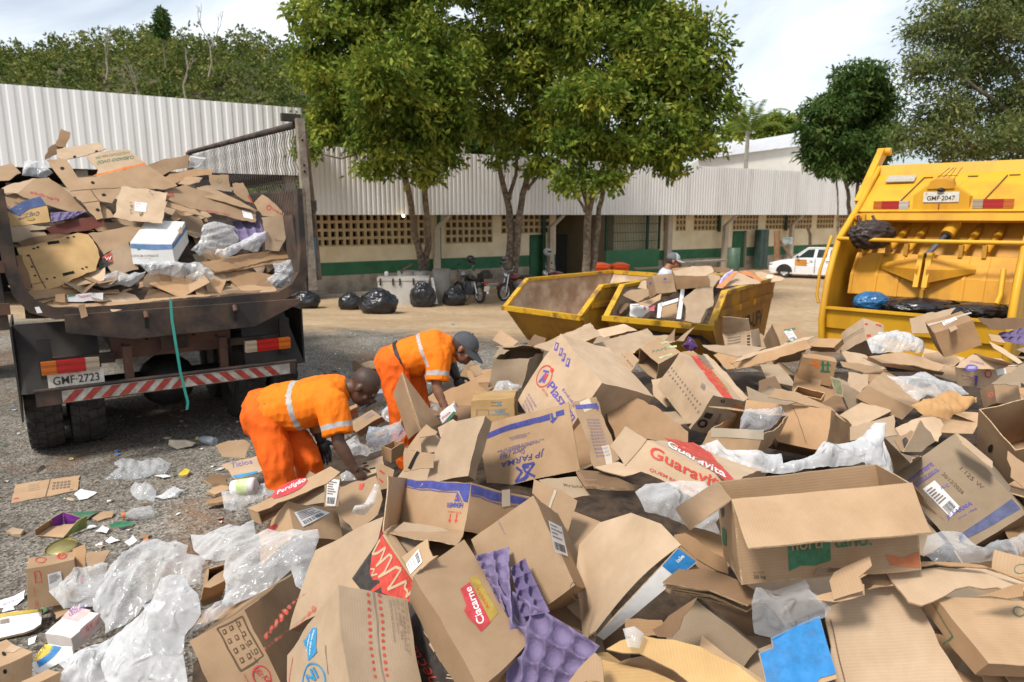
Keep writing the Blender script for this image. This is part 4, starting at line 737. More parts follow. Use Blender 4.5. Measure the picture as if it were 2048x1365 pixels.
def moto(label,rear,front,tank,seat=True,box=False,lean=.12,hb=0):
 rear=Vector(rear);front=Vector(front);f=(front-rear);f.z=0;f.normalize();s=Vector((f.y,-f.x,0));up=(Vector((0,0,1))+s*lean).normalized()
 def q(x,y,z):return rear+f*x+s*y+up*z
 t=thing('motorcycle',label,'motorcycle',rear);RO=Matrix((f,s,up)).transposed();CHR=mat('chrome',(.55,.55,.56),.2,metal=.9)
 for x in (0,1.3):
  mb=MB();mb.lathe([(.235,-.035),(.27,-.055),(.305,-.03),(.31,0),(.305,.03),(.27,.055),(.235,.035),(.235,-.035)],q(x,0,.31),s,M_RUBBER,32);w_=mb.build('wheel',t)
  mb=MB();mb.lathe([(.235,-.03),(.215,-.03),(.215,.03),(.235,.03)],q(x,0,.31),s,CHR,32);mb.tube([q(x,-.06,.31),q(x,.06,.31)],.05,M_HUB,10)
  for k in range(10):a=k*math.pi/5;mb.tube([q(x,0,.31),q(x+.22*math.cos(a),0,.31+.22*math.sin(a))],.004,CHR,4)
  mb.build('rim',w_)
 mb=MB();mb.tube([q(1.3,-.08,.31),q(1.08,-.08,.9)],.022,CHR,8);mb.tube([q(1.3,.08,.31),q(1.08,.08,.9)],.022,CHR,8);mb.build('fork',t)
 mb=MB();mb.tube([q(1.06,0,.85),q(.6,0,.72),q(.1,0,.72),q(-.15,0,.75)],.03,M_BLACK,8);mb.tube([q(1.02,0,.8),q(.75,0,.3),q(.3,0,.3),q(0,0,.31)],.025,M_BLACK,8);mb.tube([q(.25,0,.7),q(.35,0,.3)],.03,M_BLACK,8)
 mb.tube([q(.0,-.12,.33),q(.18,-.13,.68)],.03,CHR,8);mb.tube([q(.0,.12,.33),q(.18,.13,.68)],.03,CHR,8);mb.tube([q(.5,-.05,.2),q(.45,-.22,.05)],.012,M_BLACK,6);mb.build('frame',t)
 mb=MB();mb.box(q(.62,0,.36),(.34,.24,.26),mat('engine_grey',(.06,.06,.065),.5,(.15,.15,.15),20),RO);mb.tube([q(.7,0,.45),q(.74,0,.66)],.09,MATS['engine_grey'],10);mb.build('engine',t)
 mb=MB();mb.tube([q(.75,.12,.4),q(.7,.15,.22),q(.3,.16,.24)],.025,CHR,8);mb.tube([q(.35,.16,.25),q(-.2,.17,.36)],.045,CHR,10);mb.build('exhaust',t)
 mb=MB();mb.ball(q(.72,0,.80),(.29,.14,.13),tank,16,RO);mb.build('fuel_tank',t)
 mb=MB();mb.ball(q(.22,0,.77),(.36,.12,.07),M_BLACK,14,RO);mb.build('seat',t)
 mb=MB();mb.tube([q(1.0,-.36,1.02),q(1.04,-.2,1.04),q(1.08,0,.98),q(1.04,.2,1.04),q(1.0,.36,1.02)],.013,CHR,8)
 for y in (-.34,.34):mb.tube([q(.96,y*1.05,1.02),q(1.04,y*.8,1.04)],.02,M_BLACK,8);mb.tube([q(1.04,y*.7,1.04),q(1.0,y*.9,1.22)],.007,CHR,5);mb.ball(q(1.0,y*.95,1.25),(.02,.06,.04),M_BLACK,8,RO)
 mb.build('handlebar',t)
 mb=MB();mb.ball(q(1.17,0,.87),(.08,.10,.10),CHR,12,RO);mb.build('headlight',t)
 mb=MB();a0=[q(1.3+.34*math.cos(a),y,.31+.34*math.sin(a)) for a in [R(20+i*20) for i in range(8)] for y in (-.07,.07)];mb.add(a0,[(2*i,2*i+1,2*i+3,2*i+2) for i in range(7)],tank);a0=[q(.36*math.cos(a),y,.31+.36*math.sin(a)) for a in [R(60+i*18) for i in range(6)] for y in (-.08,.08)];mb.add(a0,[(2*i,2*i+1,2*i+3,2*i+2) for i in range(5)],M_BLACK);mb.build('mudguard',t)
 mb=MB();mb.box(q(-.28,0,.70),(.07,.18,.08),M_RED,RO);mb.build('tail_light',t)
 mb=MB();mb.box(q(-.38,0,.52),(.02,.20,.17),M_PLATE,RO);mb.build('licence_plate',t)
 if box:
  mb=MB();mb.ball(q(-.22,0,.98),(.22,.2,.16),M_BLACK,14,RO);mb.box(q(-.2,0,.92),(.4,.36,.16),M_BLACK,RO);mb.build('top_box',t)
 return q
def helmet(label,c,fdir,shell):
 t=MB();c=Vector(c);f=Vector(fdir).normalized();s=Vector((f.y,-f.x,0));RO=Matrix((f,s,Vector((0,0,1)))).transposed()
 h=thing('helmet',label,'helmet',c)
 t.ball(c,(.15,.125,.135),shell,16,RO);t.ball(c+f*.03-Vector((0,0,.06)),(.13,.11,.09),shell,12,RO);t.build('shell',h)
 v=MB();v.ball(c+f*.06+Vector((0,0,.005)),(.105,.115,.06),M_BLACK,12,RO);v.build('visor',h)
M_MBLK=mat('moto_black_paint',(.012,.012,.014),.2,spec=.7);M_MRED=mat('moto_red_paint',(.14,.01,.015),.25,spec=.6);M_SILV=mat('helmet_silver',(.32,.33,.35),.3,spec=.6);M_BLKG=mat('helmet_black',(.02,.02,.022),.15,spec=.8)
def gpt(x,y):p=ground_pt(x,y);return p
q=moto('black motorcycle with a rear top box parked by the concrete pipes',gpt(958,607),Vector((-1.75,23.55,GZ)),M_MBLK,box=True);helmet('black and white helmet on the handlebar of the black motorcycle',q(1.0,.15,1.42),Vector((1,-.4,0)),M_BLKG)
q=moto('dark red motorcycle facing the camera at the foot of the middle tree',Vector((.65,24.2,GZ)),gpt(1014,602),M_MRED);helmet('patterned grey helmet on the dark red motorcycle before the middle tree',q(1.0,.12,1.38),Vector((-.5,-1,0)),mat('helmet_pattern',(.25,.22,.22),.3,(.05,.03,.03),14))
q=moto('red motorcycle mostly hidden behind the empty skip',Vector((2.3,24.6,GZ)),Vector((1.05,24.2,GZ)),M_MRED);helmet('shiny silver helmet on the motorcycle standing before the green door',q(1.0,.1,1.62),Vector((1,-.6,0)),M_SILV)
M_FRZ=mat('freezer_enamel',(0.60,0.58,0.53),0.4,(0.50,0.46,0.40),3)
fz=thing('chest_freezer','old white chest freezer with black hinges standing in the sand','freezer',Vector((-3.55,22.3,GZ)));fx=Vector((1,.1,0)).normalized();fy=Vector((-fx.y,fx.x,0));FRO=Matrix((fx,fy,Vector((0,0,1)))).transposed();fc=Vector((-3.55,22.35,GZ))
mb=MB();mb.box(fc+Vector((0,0,.40)),(1.62,.66,.80),M_FRZ,FRO);mb.build('cabinet',fz);mb=MB();mb.box(fc+Vector((0,0,.86)),(1.66,.70,.10),M_FRZ,FRO);mb.build('lid',fz)
for d in (-.72,-.32,-.1,.33):mb=MB();mb.box(fc+fx*d-fy*.36+Vector((0,0,.78)),(.05,.03,.22),M_BLACK,FRO);mb.build('hinge',fz)
mb=MB();mb.lathe([(.001,0),(.06,0),(.06,.16),(.04,.18),(.001,.18)],fc-fx*.55+Vector((0,0,.912)),(0,0,1),PAPER,12);tag(mb.build('plastic_cup'),'white plastic pot standing on the chest freezer','cup')
def pipe(label,px,py,Y,r,h):
 p=atY(px,py,Y);p.z=GZ;mb=MB();mb.lathe([(r,0),(r,h),(r-.06,h),(r-.06,.02)],p,(0,0,1),M_CONC,28);tag(mb.build('concrete_pipe'),label,'pipe','concrete pipes beside the freezer')
pipe('broad concrete pipe standing upright right of the freezer',884,600,22.9,.30,1.12);pipe('concrete pipe behind the freezer under the left tree',818,590,23.6,.38,1.0);pipe('short concrete pipe half hidden behind the freezer',843,590,23.3,.24,1.02)
mb=MB();p=atY(868,575,22.0);mb.hexa([atY(872,608,21.9)+Vector((d,e,0)) for d,e in ((-.06,0),(.06,0),(.06,.03),(-.06,.03))]+[atY(864,556,22.4)+Vector((d,e,0)) for d,e in ((-.04,0),(.04,0),(.04,.03),(-.04,.03))],PAPER);tag(mb.build('white_board'),'narrow white board leaning on the broad concrete pipe','board')
mb=MB();a=atY(812,540,23.2);mb.hexa([a+Vector(v) for v in ((-.2,0,-.1),(.2,.1,.15),(.2,.3,.15),(-.2,.3,-.1),(-.2,0,-.02),(.2,.1,.23),(.2,.3,.23),(-.2,.3,-.02))],M_WOODB);tag(mb.build('wood_block'),'brown wooden block lying on the concrete pipe under the tree','block')
def bin_(label,px0,px1,ytop,Y):
 c=atY((px0+px1)/2,ytop,Y);w_=(px1-px0)/FPX*Y;t=thing('wheelie_bin',label,'bin',Vector((c.x,Y,GZ)),'orange bins by the shed');OR=mat('orange_plastic',(.72,.10,.012),.45,(.62,.08,.012),3);h=c.z-GZ
 mb=MB();b0=.38*w_;t0=.46*w_
 mb.hexa([Vector((c.x+a*b0,Y+b*b0,GZ+.1)) for a,b in ((-1,-1),(1,-1),(1,1),(-1,1))]+[Vector((c.x+a*t0,Y+b*t0,GZ+h-.1)) for a,b in ((-1,-1),(1,-1),(1,1),(-1,1))],OR)
 mb.hexa([Vector((c.x+a*t0*1.08,Y+b*t0*1.08,GZ+h-.10)) for a,b in ((-1,-1),(1,-1),(1,1),(-1,1))]+[Vector((c.x+a*t0*1.1,Y+b*t0*1.1,GZ+h-.04)) for a,b in ((-1,-1),(1,-1),(1,1),(-1,1))],OR);mb.build('body',t)
 mb=MB();mb.ball(Vector((c.x,Y,GZ+h-.05)),(t0*.98,t0*.98,.09),OR,12);mb.tube([Vector((c.x-t0*.8,Y-t0*1.12,GZ+h-.12)),Vector((c.x+t0*.8,Y-t0*1.12,GZ+h-.12))],.03,OR,6);mb.build('lid',t)
 for a in (-1,1):mb=MB();mb.lathe([(.001,-.03),(.1,-.03),(.1,.03),(.001,.03)],Vector((c.x+a*b0,Y+b0,GZ+.1)),(1,0,0),M_RUBBER,14);mb.build('wheel',t)
bin_('larger orange wheelie bin beside the third tree trunk',1176,1219,527,25.2);bin_('smaller orange wheelie bin in front of the green gate',1222,1257,527,25.6)
def wpost(name,label,px,ytop,ybot,Y,r,m,cat,bend=None):
 mb=MB();b=atY(px,ybot,Y);tpt=atY(px,ytop,Y);b.z=GZ;pts=[b,tpt] if not bend else [b,atY(px,bend[1],Y),atY(px+bend[0],ytop,Y)]
 mb.tube(pts,r,m,10);return tag(mb.build(name),label,cat)
wpost('wooden_post','stout orange brown wooden post near the bonnet of the white car',1554,462,545,32.5,.14,mat('orange_wood',(.32,.17,.08),.9,(.2,.11,.06),5),'post')
wpost('fence_post','thin dark fence post with a bent top behind the white car',1620,455,545,33.5,.07,M_WOODB,'post',(-5,470))
lk=thing('metal_locker','tall dark green metal locker against the shed wall left of the orange post','locker',wl(s_at(1531),GZ,.6));mb=MB();s0,s1=s_at(1523,.6),s_at(1540,.6);slab(mb,s0,s1,GZ+.1,1.38,.25,.6,mat('locker_green',(.03,.06,.05),.5,(.05,.085,.07),3));mb.build('cabinet',lk)
for i in range(2):mb=MB();slab(mb,s0+.02+i*(s1-s0)/2,s0+(i+1)*(s1-s0)/2-.02,GZ+.14,1.34,.605,.625,MATS['locker_green']);mb.build('door',lk)
sg=MB();c=atY(1575,482,33.2);sg.box(c,(.48,.04,.34),mat('sign_face',(.20,.25,.24),.5,(.42,.42,.4),9));text3d(sg,'AVISO',c+Vector((-.16,-.022,.05)),Vector((.32,0,0)),Vector((0,0,.08)),Vector((0,-1,0)),I_GREEN);sg.tube([c-Vector((0,0,.1)),Vector((c.x,c.y,GZ))],.03,M_WOODB,6);tag(sg.build('notice_sign'),'small grey green notice sign on a post behind the car bonnet','sign')
br=MB();br.tube([atY(1560,482,32.6),atY(1585,520,32.2)],.07,M_WOODB,8);tag(br.build('wooden_brace'),'slanting wooden brace leaning on the orange brown post','brace')
bt=MB();a,b=atY(1360,529,31),atY(1456,523,33.5);d=(b-a).normalized();n_=Vector((-d.y,d.x,0));bt.hexa([a,b,b+n_*.5,a+n_*.5]+[p+Vector((0,0,.08)) for p in (a,b,b+n_*.5,a+n_*.5)],M_CONC)
for u_ in (.1,.9):p=a.lerp(b,u_)+n_*.25;bt.tube([Vector((p.x,p.y,GZ)),p],.08,M_CONC,6)
tag(bt.build('concrete_bench'),'long pale concrete bench along the shed wall behind the full skip','bench')
bt=MB();a,b=atY(1270,541,29),atY(1345,537,30);bt.hexa([a,b,b+Vector((0,.6,0)),a+Vector((0,.6,0))]+[p+Vector((0,0,.06)) for p in (a,b,b+Vector((0,.6,0)),a+Vector((0,.6,0)))],mat('table_top',(.25,.2,.12),.7));bt.tube([a+Vector((.1,.1,0)),Vector((a.x+.05,a.y+.1,GZ))],.03,M_WOODB,6);bt.tube([b+Vector((-.1,.1,0)),Vector((b.x-.05,b.y+.1,GZ))],.03,M_WOODB,6);tag(bt.build('low_table'),'low brown table in front of the green gate panel','table')
bt=MB();c=atY(1468,500,34);bt.lathe([(.28,GZ-GZ),(.3,.1),(.3,1.3),(.26,1.32)],Vector((c.x,c.y,GZ)),(0,0,1),mat('drum_green',(.05,.10,.06),.5,(.09,.14,.09),3),18);tag(bt.build('green_drum'),'dull green drum standing at the right hand green door','drum')
M_BAG=mat('black_bag',(0.010,0.010,0.012),0.28,(0.022,0.022,0.026),4,spec=.55)
def crumple(V,seed,amp,fr):
 out=[]
 for p in V:
  q_=Vector(p)*fr+Vector((seed*7.1,seed*3.3,0));a=noise.ridged_multi_fractal(q_,0.9,2.1,5,1.0,2.0)
  out.append(a*amp)
 return np.array(out)
def sphere_grid(n):
 bm=bmesh.new();bmesh.ops.create_icosphere(bm,subdivisions=n,radius=1);V=np.array([tuple(v.co) for v in bm.verts]);F=np.array([[v.index for v in f.verts] for f in bm.faces]);bm.free();return V,F
SPH4=sphere_grid(5);SPH5=sphere_grid(6)
def bag_black(label,px,py,wpx,hpx,seed,Y=None,tie=True):
 g_=ground_pt(px,py);Yy=g_.y;w_=wpx/FPX*Yy/2;h=hpx/FPX*Yy;V,F=SPH4;V=V.copy();d=crumple(V,seed,.09,1.5)+crumple(V,seed+5,.035,4.5)
 V *= (0.86+d)[:,None];V[:,2]=np.maximum(V[:,2],-.62);top=V[:,2]>.55;V[top,:2] *= .8
 V=V*np.array([w_,w_*.9,h/1.5])+np.array([g_.x,g_.y+w_*.5,g_.z+.62*h/1.5])
 o=np_mesh('rubbish_bag',V,F,[M_BAG],smooth=True);tag(o,label,'rubbish bag','black rubbish bags in the sand')
 return o
for i,(lab,px,py,wp_,hp__) in enumerate([('black rubbish bag by the rear corner of the dark truck',609,618,56,34),('smaller black rubbish bag touching the largest one',698,620,46,32),('largest black rubbish bag, lying in front of the freezer',754,628,78,46),('upright black rubbish bag leaning on the freezer',845,615,52,48),('black rubbish bag at the wheel of the black motorcycle',908,612,46,36)]):bag_black(lab,px,py,wp_,hp__,i+1)
bg_=bag_black('sliver of a black bag behind the tail of the dark truck',574,612,22,20,9)
def remeshed(name,mb,voxel,mats_fn,parent,smooth_it=3,wrinkle=0.0,wfreq=9.0,seed=0,stretch=(1,1,1)):
 """union the overlapping closed pieces of mb into ONE continuous skin, smooth it, add cloth folds, then pick a material per face"""
 tmp=mb.build('tmp',origin=(0,0,0));md=tmp.modifiers.new('r','REMESH');md.mode='VOXEL';md.voxel_size=voxel
 ms=tmp.modifiers.new('s','SMOOTH');ms.iterations=smooth_it;ms.factor=.5
 dg=bpy.context.evaluated_depsgraph_get();me=bpy.data.meshes.new_from_object(tmp.evaluated_get(dg));me.name=name
 old=tmp.data;bpy.data.objects.remove(tmp);bpy.data.meshes.remove(old)
 if wrinkle:
  co=[(v.co.copy(),v.normal.copy()) for v in me.vertices]
  for v,(c,n) in zip(me.vertices,co):
   q=Vector((c.x*stretch[0],c.y*stretch[1],c.z*stretch[2]))*wfreq+Vector((seed,seed*2.3,0))
   a=noise.noise(q)+.55*(1-abs(noise.noise(q*1.9))*2.2)
   v.co=c+n*wrinkle*a
 mats,fn=mats_fn;me.materials.clear()
 for m in mats:me.materials.append(m)
 for p in me.polygons:p.material_index=fn(p.center);p.use_smooth=True
 o0=ORI[parent]
 for v in me.vertices:v.co -= o0
 me.update();o=bpy.data.objects.new(name,me);C.objects.link(o);o.parent=parent;ORI[o]=o0;return o
def loft(mb,rings,m,n=18):
 """rings = (centre, dirA, ra, dirB, rb): closed body of elliptical sections"""
 vs=[Vector(c)+Vector(A).normalized()*ra*math.cos(2*math.pi*j/n)+Vector(B).normalized()*rb*math.sin(2*math.pi*j/n) for c,A,ra,B,rb in rings for j in range(n)]
 k=len(rings);mb.add(vs,[(i*n+j,i*n+(j+1) % n,(i+1)*n+(j+1) % n,(i+1)*n+j) for i in range(k-1) for j in range(n)]+[tuple(range(n))[::-1],tuple(range((k-1)*n,k*n))],m)
def limbm(mb,pts,rs,m):
 mb.tube(pts,rs,m,12)
 for p,r in zip(pts,rs):mb.ball(p,r*.995,m,12)
M_OR=mat('orange_shirt',(0.85,0.20,0.008),0.75,(0.76,0.16,0.008),5,.25,60,spec=.2);M_ORT=mat('orange_trousers',(0.82,0.135,0.010),0.78,(0.70,0.105,0.010),4,.25,60,spec=.2)
M_REFL=mat('reflective_band',(0.42,0.42,0.40),0.45,(0.34,0.34,0.32),30);M_SKIN1=mat('dark_brown_skin',(0.075,0.036,0.022),0.5,(0.11,0.055,0.034),6,spec=.45);M_SKIN2=mat('brown_skin',(0.20,0.095,0.055),0.5,(0.26,0.125,0.075),6,spec=.4);M_SKIN3=mat('tan_skin',(0.36,0.17,0.10),0.5,(0.30,0.14,0.08),6)
M_HAIR=mat('cropped_hair',(0.046,0.025,0.017),0.55,(0.065,0.035,0.024),50);M_GLOVE=mat('black_rubber_glove',(0.013,0.016,0.018),0.38,(0.03,0.034,0.036),8,.1,spec=.5);M_CUFF=mat('tan_cuff',(0.30,0.15,0.07),.8);M_BELT=mat('dark_belt',(.02,.014,.012),.6);M_BOOT=mat('black_boot',(.02,.018,.016),.6);M_CAPG=mat('grey_cap',(0.055,0.058,0.065),.8,(.075,.078,.085),20);M_EYE=mat('eye_dark',(.012,.01,.01),.2)
def hand(mb,wrist,tip_dir,palm_side,size,m,curl=.5):
 """palm, four fingers of different lengths with knuckle bends, thumb from the side of the palm"""
 d=Vector(tip_dir).normalized();s=Vector(palm_side);s=(s-d*s.dot(d)).normalized();n=d.cross(s);w=Vector(wrist);L_=size
 mb.tube([w-d*.03,w+d*.02],[.030,.033],m,10);mb.ball(w,.031,m,10)
 c=w+d*L_*.30;R_=Matrix((d,s,n)).transposed();mb.ball(c,(L_*.30,L_*.24,L_*.11),m,12,R_)
 for i,(off,ln) in enumerate(((.19,.42),(.07,.48),(-.06,.45),(-.18,.35))):
  p0=w+d*L_*.46+s*off*L_;p1=p0+(d+n*curl*.35).normalized()*ln*.42*L_;p2=p1+(d*(1-curl*.35)+n*curl).normalized()*ln*.33*L_;p3=p2+(d*(1-curl*.9)+n*curl*1.3).normalized()*ln*.25*L_
  limbm(mb,[p0-d*.02,p0,p1,p2,p3],[.0105,.0105,.0098,.009,.008],m)
 t0=w+d*L_*.16+s*.2*L_;t1=t0+(s*.8+d*.55).normalized()*.22*L_;t2=t1+(d*.9+s*.25+n*curl*.5).normalized()*.22*L_;limbm(mb,[t0,t1,t2],[.014,.012,.0095],m)
def bent_man(label,J,skin,hairy,cap):
 """J: joints as world points (side-on bend)"""
 base=J['footN'].copy();base.z=min(J['footN'].z,J['footF'].z);t=thing('person',label,'person',base)
 ac=J['across'].normalized()
 spine=(J['chest']-J['pelvis']).normalized();back=ac.cross(spine).normalized()
 if back.z<0:back=-back
 b=MB();fwd=J['face'].normalized();hu=(J['crown']-fwd*fwd.dot(J['crown'])).normalized();hs=hu.cross(fwd).normalized();HR=Matrix((fwd,hs,hu)).transposed();hc=J['head']
 H=lambda x,y,z:hc+fwd*x+hs*y+hu*z
 b.ball(H(-.012,0,.03),(.100,.077,.092),skin,20,HR);b.ball(H(.028,0,-.045),(.070,.060,.078),skin,16,HR);b.ball(H(.072,0,-.088),(.026,.030,.022),skin,12,HR);b.ball(H(.085,0,.022),(.016,.05,.015),skin,10,HR)
 limbm(b,[H(.088,0,.008),H(.108,0,-.028)],[.012,.017],skin);b.ball(H(.096,.014,-.032),.010,skin,8);b.ball(H(.096,-.014,-.032),.010,skin,8);b.ball(H(.088,0,-.056),(.013,.026,.007),skin,10,HR);b.ball(H(.086,0,-.069),(.013,.023,.007),skin,10,HR)
 for y in (-1,1):b.ball(H(-.012,y*.080,-.012),(.020,.010,.032),skin,12,HR);b.ball(H(.06,y*.045,-.025),(.02,.018,.018),skin,10,HR)
 nb=J['neck'];limbm(b,[H(-.035,0,-.05),H(-.04,0,-.09).lerp(nb,.5),nb],[.056,.056,.066],skin)
 loft(b,[(J['pelvis']-spine*.05,ac,.13,back,.10),(J['pelvis'].lerp(J['chest'],.4),ac,.12,back,.09),(J['chest'],ac,.15,back,.10),(nb-spine*.02,ac,.10,back,.06)],skin)
 for k in ('N','F'):
  limbm(b,[J['sh'+k],J['el'+k].lerp(J['sh'+k],.5),J['el'+k],J['el'+k].lerp(J['wr'+k],.3),J['wr'+k]],[.052,.050,.041,.043,.029],skin)
  limbm(b,[J['hip'+k],J['kn'+k],J['an'+k]],[.075,.052,.040],skin)
  f_=J['toe'+k];b.ball(J['foot'+k]+f_*.06+Vector((0,0,.045)),(.13,.05,.045),skin,12,Matrix((f_,Vector((-f_.y,f_.x,0)),Vector((0,0,1)))).transposed());limbm(b,[J['an'+k],J['foot'+k]+Vector((0,0,.05))],[.045,.05],skin)
 if J.get('bareN',False):hand(b,J['wrN'],J['hdN'],J['hsN'],.19,skin,.5)
 if J.get('bareF',False):hand(b,J['wrF'],J['hdF'],J['hsF'],.19,skin,.5)
 remeshed('body',b,.0075,([skin,M_BOOT],lambda c:1 if c.z<base.z+.16 else 0),t,3)
 for y in (-1,1):e=MB();e.ball(H(.079,y*.033,.0),.0105,M_EYE,8);e.build('eye',t)
 if hairy=='crop':
  h=MB();h.ball(H(-.016,0,.034),(.0992,.0768,.0905),M_HAIR,28,HR);h.build('hair',t)
 else:
  h=MB();h.ball(H(-.028,0,.012),(.096,.0775,.085),M_HAIR,20,HR);h.build('hair',t)
  c_=thing_part=MB();hd=[(.104*math.cos(a),.104*math.sin(a)) for a in [i*R(15) for i in range(7)]]
  vs=[];n=24
  for r_,z_ in hd:
   for j in range(n):a=2*math.pi*j/n;vs.append(H(-.012+(r_+.004)*1.08*math.cos(a),r_*.86*math.sin(a),.030+z_*.98))
  c_.add(vs,[(i*n+j,i*n+(j+1) % n,(i+1)*n+(j+1) % n,(i+1)*n+j) for i in range(6) for j in range(n)],M_CAPG,smooth=True)
  vs=[];m_=13
  for j in range(m_):
   a=R(-78+156*j/(m_-1));x0,y0=-.012+.108*1.08*math.cos(a),.090*math.sin(a);ext=.088*math.cos(a)**.6 if math.cos(a)>0 else 0
   for dz in (0,-.006):vs+=[H(x0,y0,.032+dz),H(x0+ext,y0*.93,.012+dz-.012*(1-math.cos(a))-.2*ext)]
  fs=[]
  for j in range(m_-1):i=4*j;fs+=[(i,i+4,i+5,i+1),(i+2,i+3,i+7,i+6),(i+1,i+5,i+7,i+3)]
  c_.add(vs,fs,M_CAPG);c_.ball(H(-.012,0,.136),.008,M_CAPG,8)
  if cap=='mark':
   sw=[(-.5,.1),(-.35,-.25),(-.1,-.3),(.6,.25),(-.05,-.05),(-.25,-.02)]
   y0=-.045;c_.add([H(.098-.35*abs(v_[0]*.05+y0)*.5,(v_[0]*.05+y0)*hs_sign,.062+v_[1]*.05)+fwd*.004+hs*(-.002) for v_ in sw for hs_sign in (J['capside'],)],[tuple(range(6)),tuple(range(6))[::-1]],mat('yellow_mark',(.65,.42,.03),.6))
  c_.build('cap',t)
 s=MB();pl,chs=J['pelvis'],J['chest'];Ls=(nb-pl).length
 loft(s,[(pl-spine*.02,ac,.185,back,.145),(pl+spine*.10,ac,.190,back,.155),(pl.lerp(chs,.5)-back*.015,ac,.205,back,.165),(chs-back*.005,ac,.222,back,.150),(chs+spine*.12,ac,.215,back,.125),(nb-spine*.01,ac,.125,back,.085),(nb+spine*.015,ac,.080,back,.068)],M_OR)
 slv={}
 for k in ('N','F'):
  a0=J['sh'+k];a1=a0+(J['el'+k]-a0)*.80;slv[k]=(a0,a1);s.tube([a0-(a1-a0)*.1,a0,a0.lerp(a1,.5),a1],[.08,.100,.096,.092],M_OR,16);s.ball(a0,.098,M_OR,14)
 def shirt_m(c):
  u_=(c-pl).dot(spine)/Ls
  for k in ('N','F'):
   a0,a1=slv[k];d=a1-a0;q=(c-a0).dot(d)/d.dot(d);rad=(c-a0-d*q).length
   if .52<q<1.2 and rad<.125:return 1 if .66<q<.82 else 0
  return 1 if J['band'][0]<u_<J['band'][1] else 0
 remeshed('shirt',s,.0095,([M_OR,M_REFL],shirt_m),t,3,.011,9.5,3,(1.3,1,.6))
 q=MB();loft(q,[(pl+spine*.07,ac,.176,back,.135),(pl,ac,.190,back,.150),(pl-spine*.08,ac,.185,back,.145),(pl-spine*.15-back*.03,ac,.15,back,.11)],M_ORT)
 for k in ('N','F'):
  hp_,kn,an=J['hip'+k],J['kn'+k],J['an'+k];limbm(q,[hp_,hp_.lerp(kn,.5),kn,kn.lerp(an,.5),an+(an-kn)*-.04],[.122,.110,.092,.088,.080],M_ORT)
 def tr_m(c):
  for k in ('N','F'):
   kn,an=J['kn'+k],J['an'+k];d=an-kn;u_=(c-kn).dot(d)/d.dot(d);r_=(c-kn-d*u_).length
   if J['tband'][0]<u_<J['tband'][1] and r_<.13:return 1
  return 0
 remeshed('trousers',q,.0105,([M_ORT,M_REFL],tr_m),t,3,.016,8.5,8,(1,1,.6))
 kb_=.186 if hairy=='crop' else .200;bl=MB();loft(bl,[(pl+spine*.035,ac,kb_,back,kb_*.815),(pl+spine*.066,ac,kb_,back,kb_*.815)],M_BELT,24);bl.build('belt',t)
 for k in ('N','F'):
  if not J.get('bare'+k,False):
   g=MB();hand(g,J['wr'+k],J['hd'+k],J['hs'+k],.20,M_GLOVE,.55);limbm(g,[J['wr'+k]-J['hd'+k].normalized()*.05,J['wr'+k]],[.044,.038],M_GLOVE)
   go=remeshed('glove',g,.005,([M_GLOVE],lambda c:0),t,1);cf=MB();dd=J['hd'+k].normalized();cf.tube([J['wr'+k]-dd*.11,J['wr'+k]-dd*.05],[.050,.048],J.get('cuff',M_CUFF),14);cf.build('cuff',go)
 return t
def M3(x,y,zc):px,py=ZM(x,y);return at(px,py,zc)
J=dict(pelvis=M3(330,690,4.52),chest=M3(690,600,4.50),neck=M3(860,530,4.50),head=M3(985,525,4.48),across=Vector((.10,-1,.05)),face=Vector((.62,-.10,-.78)),crown=Vector((.78,-.05,.62)),
         shN=M3(765,640,4.34),elN=M3(810,905,4.30),wrN=M3(915,1085,4.32),hdN=Vector((.6,.1,-.8)),hsN=Vector((.3,.9,0)),bareN=True,
         shF=M3(720,640,4.70),elF=M3(640,790,4.74),wrF=M3(690,880,4.66),hdF=Vector((.22,-.1,-.95)),hsF=Vector((1,0,.2)),
         hipN=M3(300,730,4.44),knN=M3(395,990,4.36),anN=M3(455,1240,4.42),hipF=M3(400,760,4.64),knF=M3(600,960,4.58),anF=M3(640,1250,4.66),band=(.385,.45),tband=(.33,.44),toeN=Vector((.9,-.4,0)).normalized(),toeF=Vector((.95,-.3,0)).normalized())
for k in 'NF':
 J['an'+k].z=.17;kz=J['hip'+k].lerp(J['an'+k],.52);J['kn'+k].z=.5*kz.z+.5*J['kn'+k].z;p=J['an'+k].copy();p.z=.07;J['foot'+k]=p
bent_man('shaven headed worker in orange bending over the heap, bare right hand reaching in among boxes',J,M_SKIN1,'crop',None)
ZR=5.5
J=dict(pelvis=M3(1205,360,ZR),chest=M3(1425,270,ZR),neck=M3(1585,235,ZR),head=M3(1668,262,ZR-.02),across=Vector((.08,-1,.05)),face=Vector((.80,-.15,-.58)),crown=Vector((.58,-.05,.80)),
         shN=M3(1490,305,ZR-.16),elN=M3(1480,530,ZR-.2),wrN=M3(1522,640,ZR-.2),hdN=Vector((.45,.1,-.88)),hsN=Vector((.3,.9,0)),bareN=True,
         shF=M3(1530,300,ZR+.2),elF=M3(1555,400,ZR+.25),wrF=M3(1612,455,ZR+.15),hdF=Vector((.42,-.2,-.88)),hsF=Vector((1,0,.3)),cuff=M_GLOVE,
         hipN=M3(1180,390,ZR-.1),knN=M3(1225,590,ZR-.15),anN=M3(1265,800,ZR-.05),hipF=M3(1270,400,ZR+.1),knF=M3(1360,570,ZR+.08),anF=M3(1365,800,ZR+.15),band=(.50,.555),tband=(.60,.75),toeN=Vector((.9,-.4,0)).normalized(),toeF=Vector((.95,-.3,0)).normalized(),capside=1)
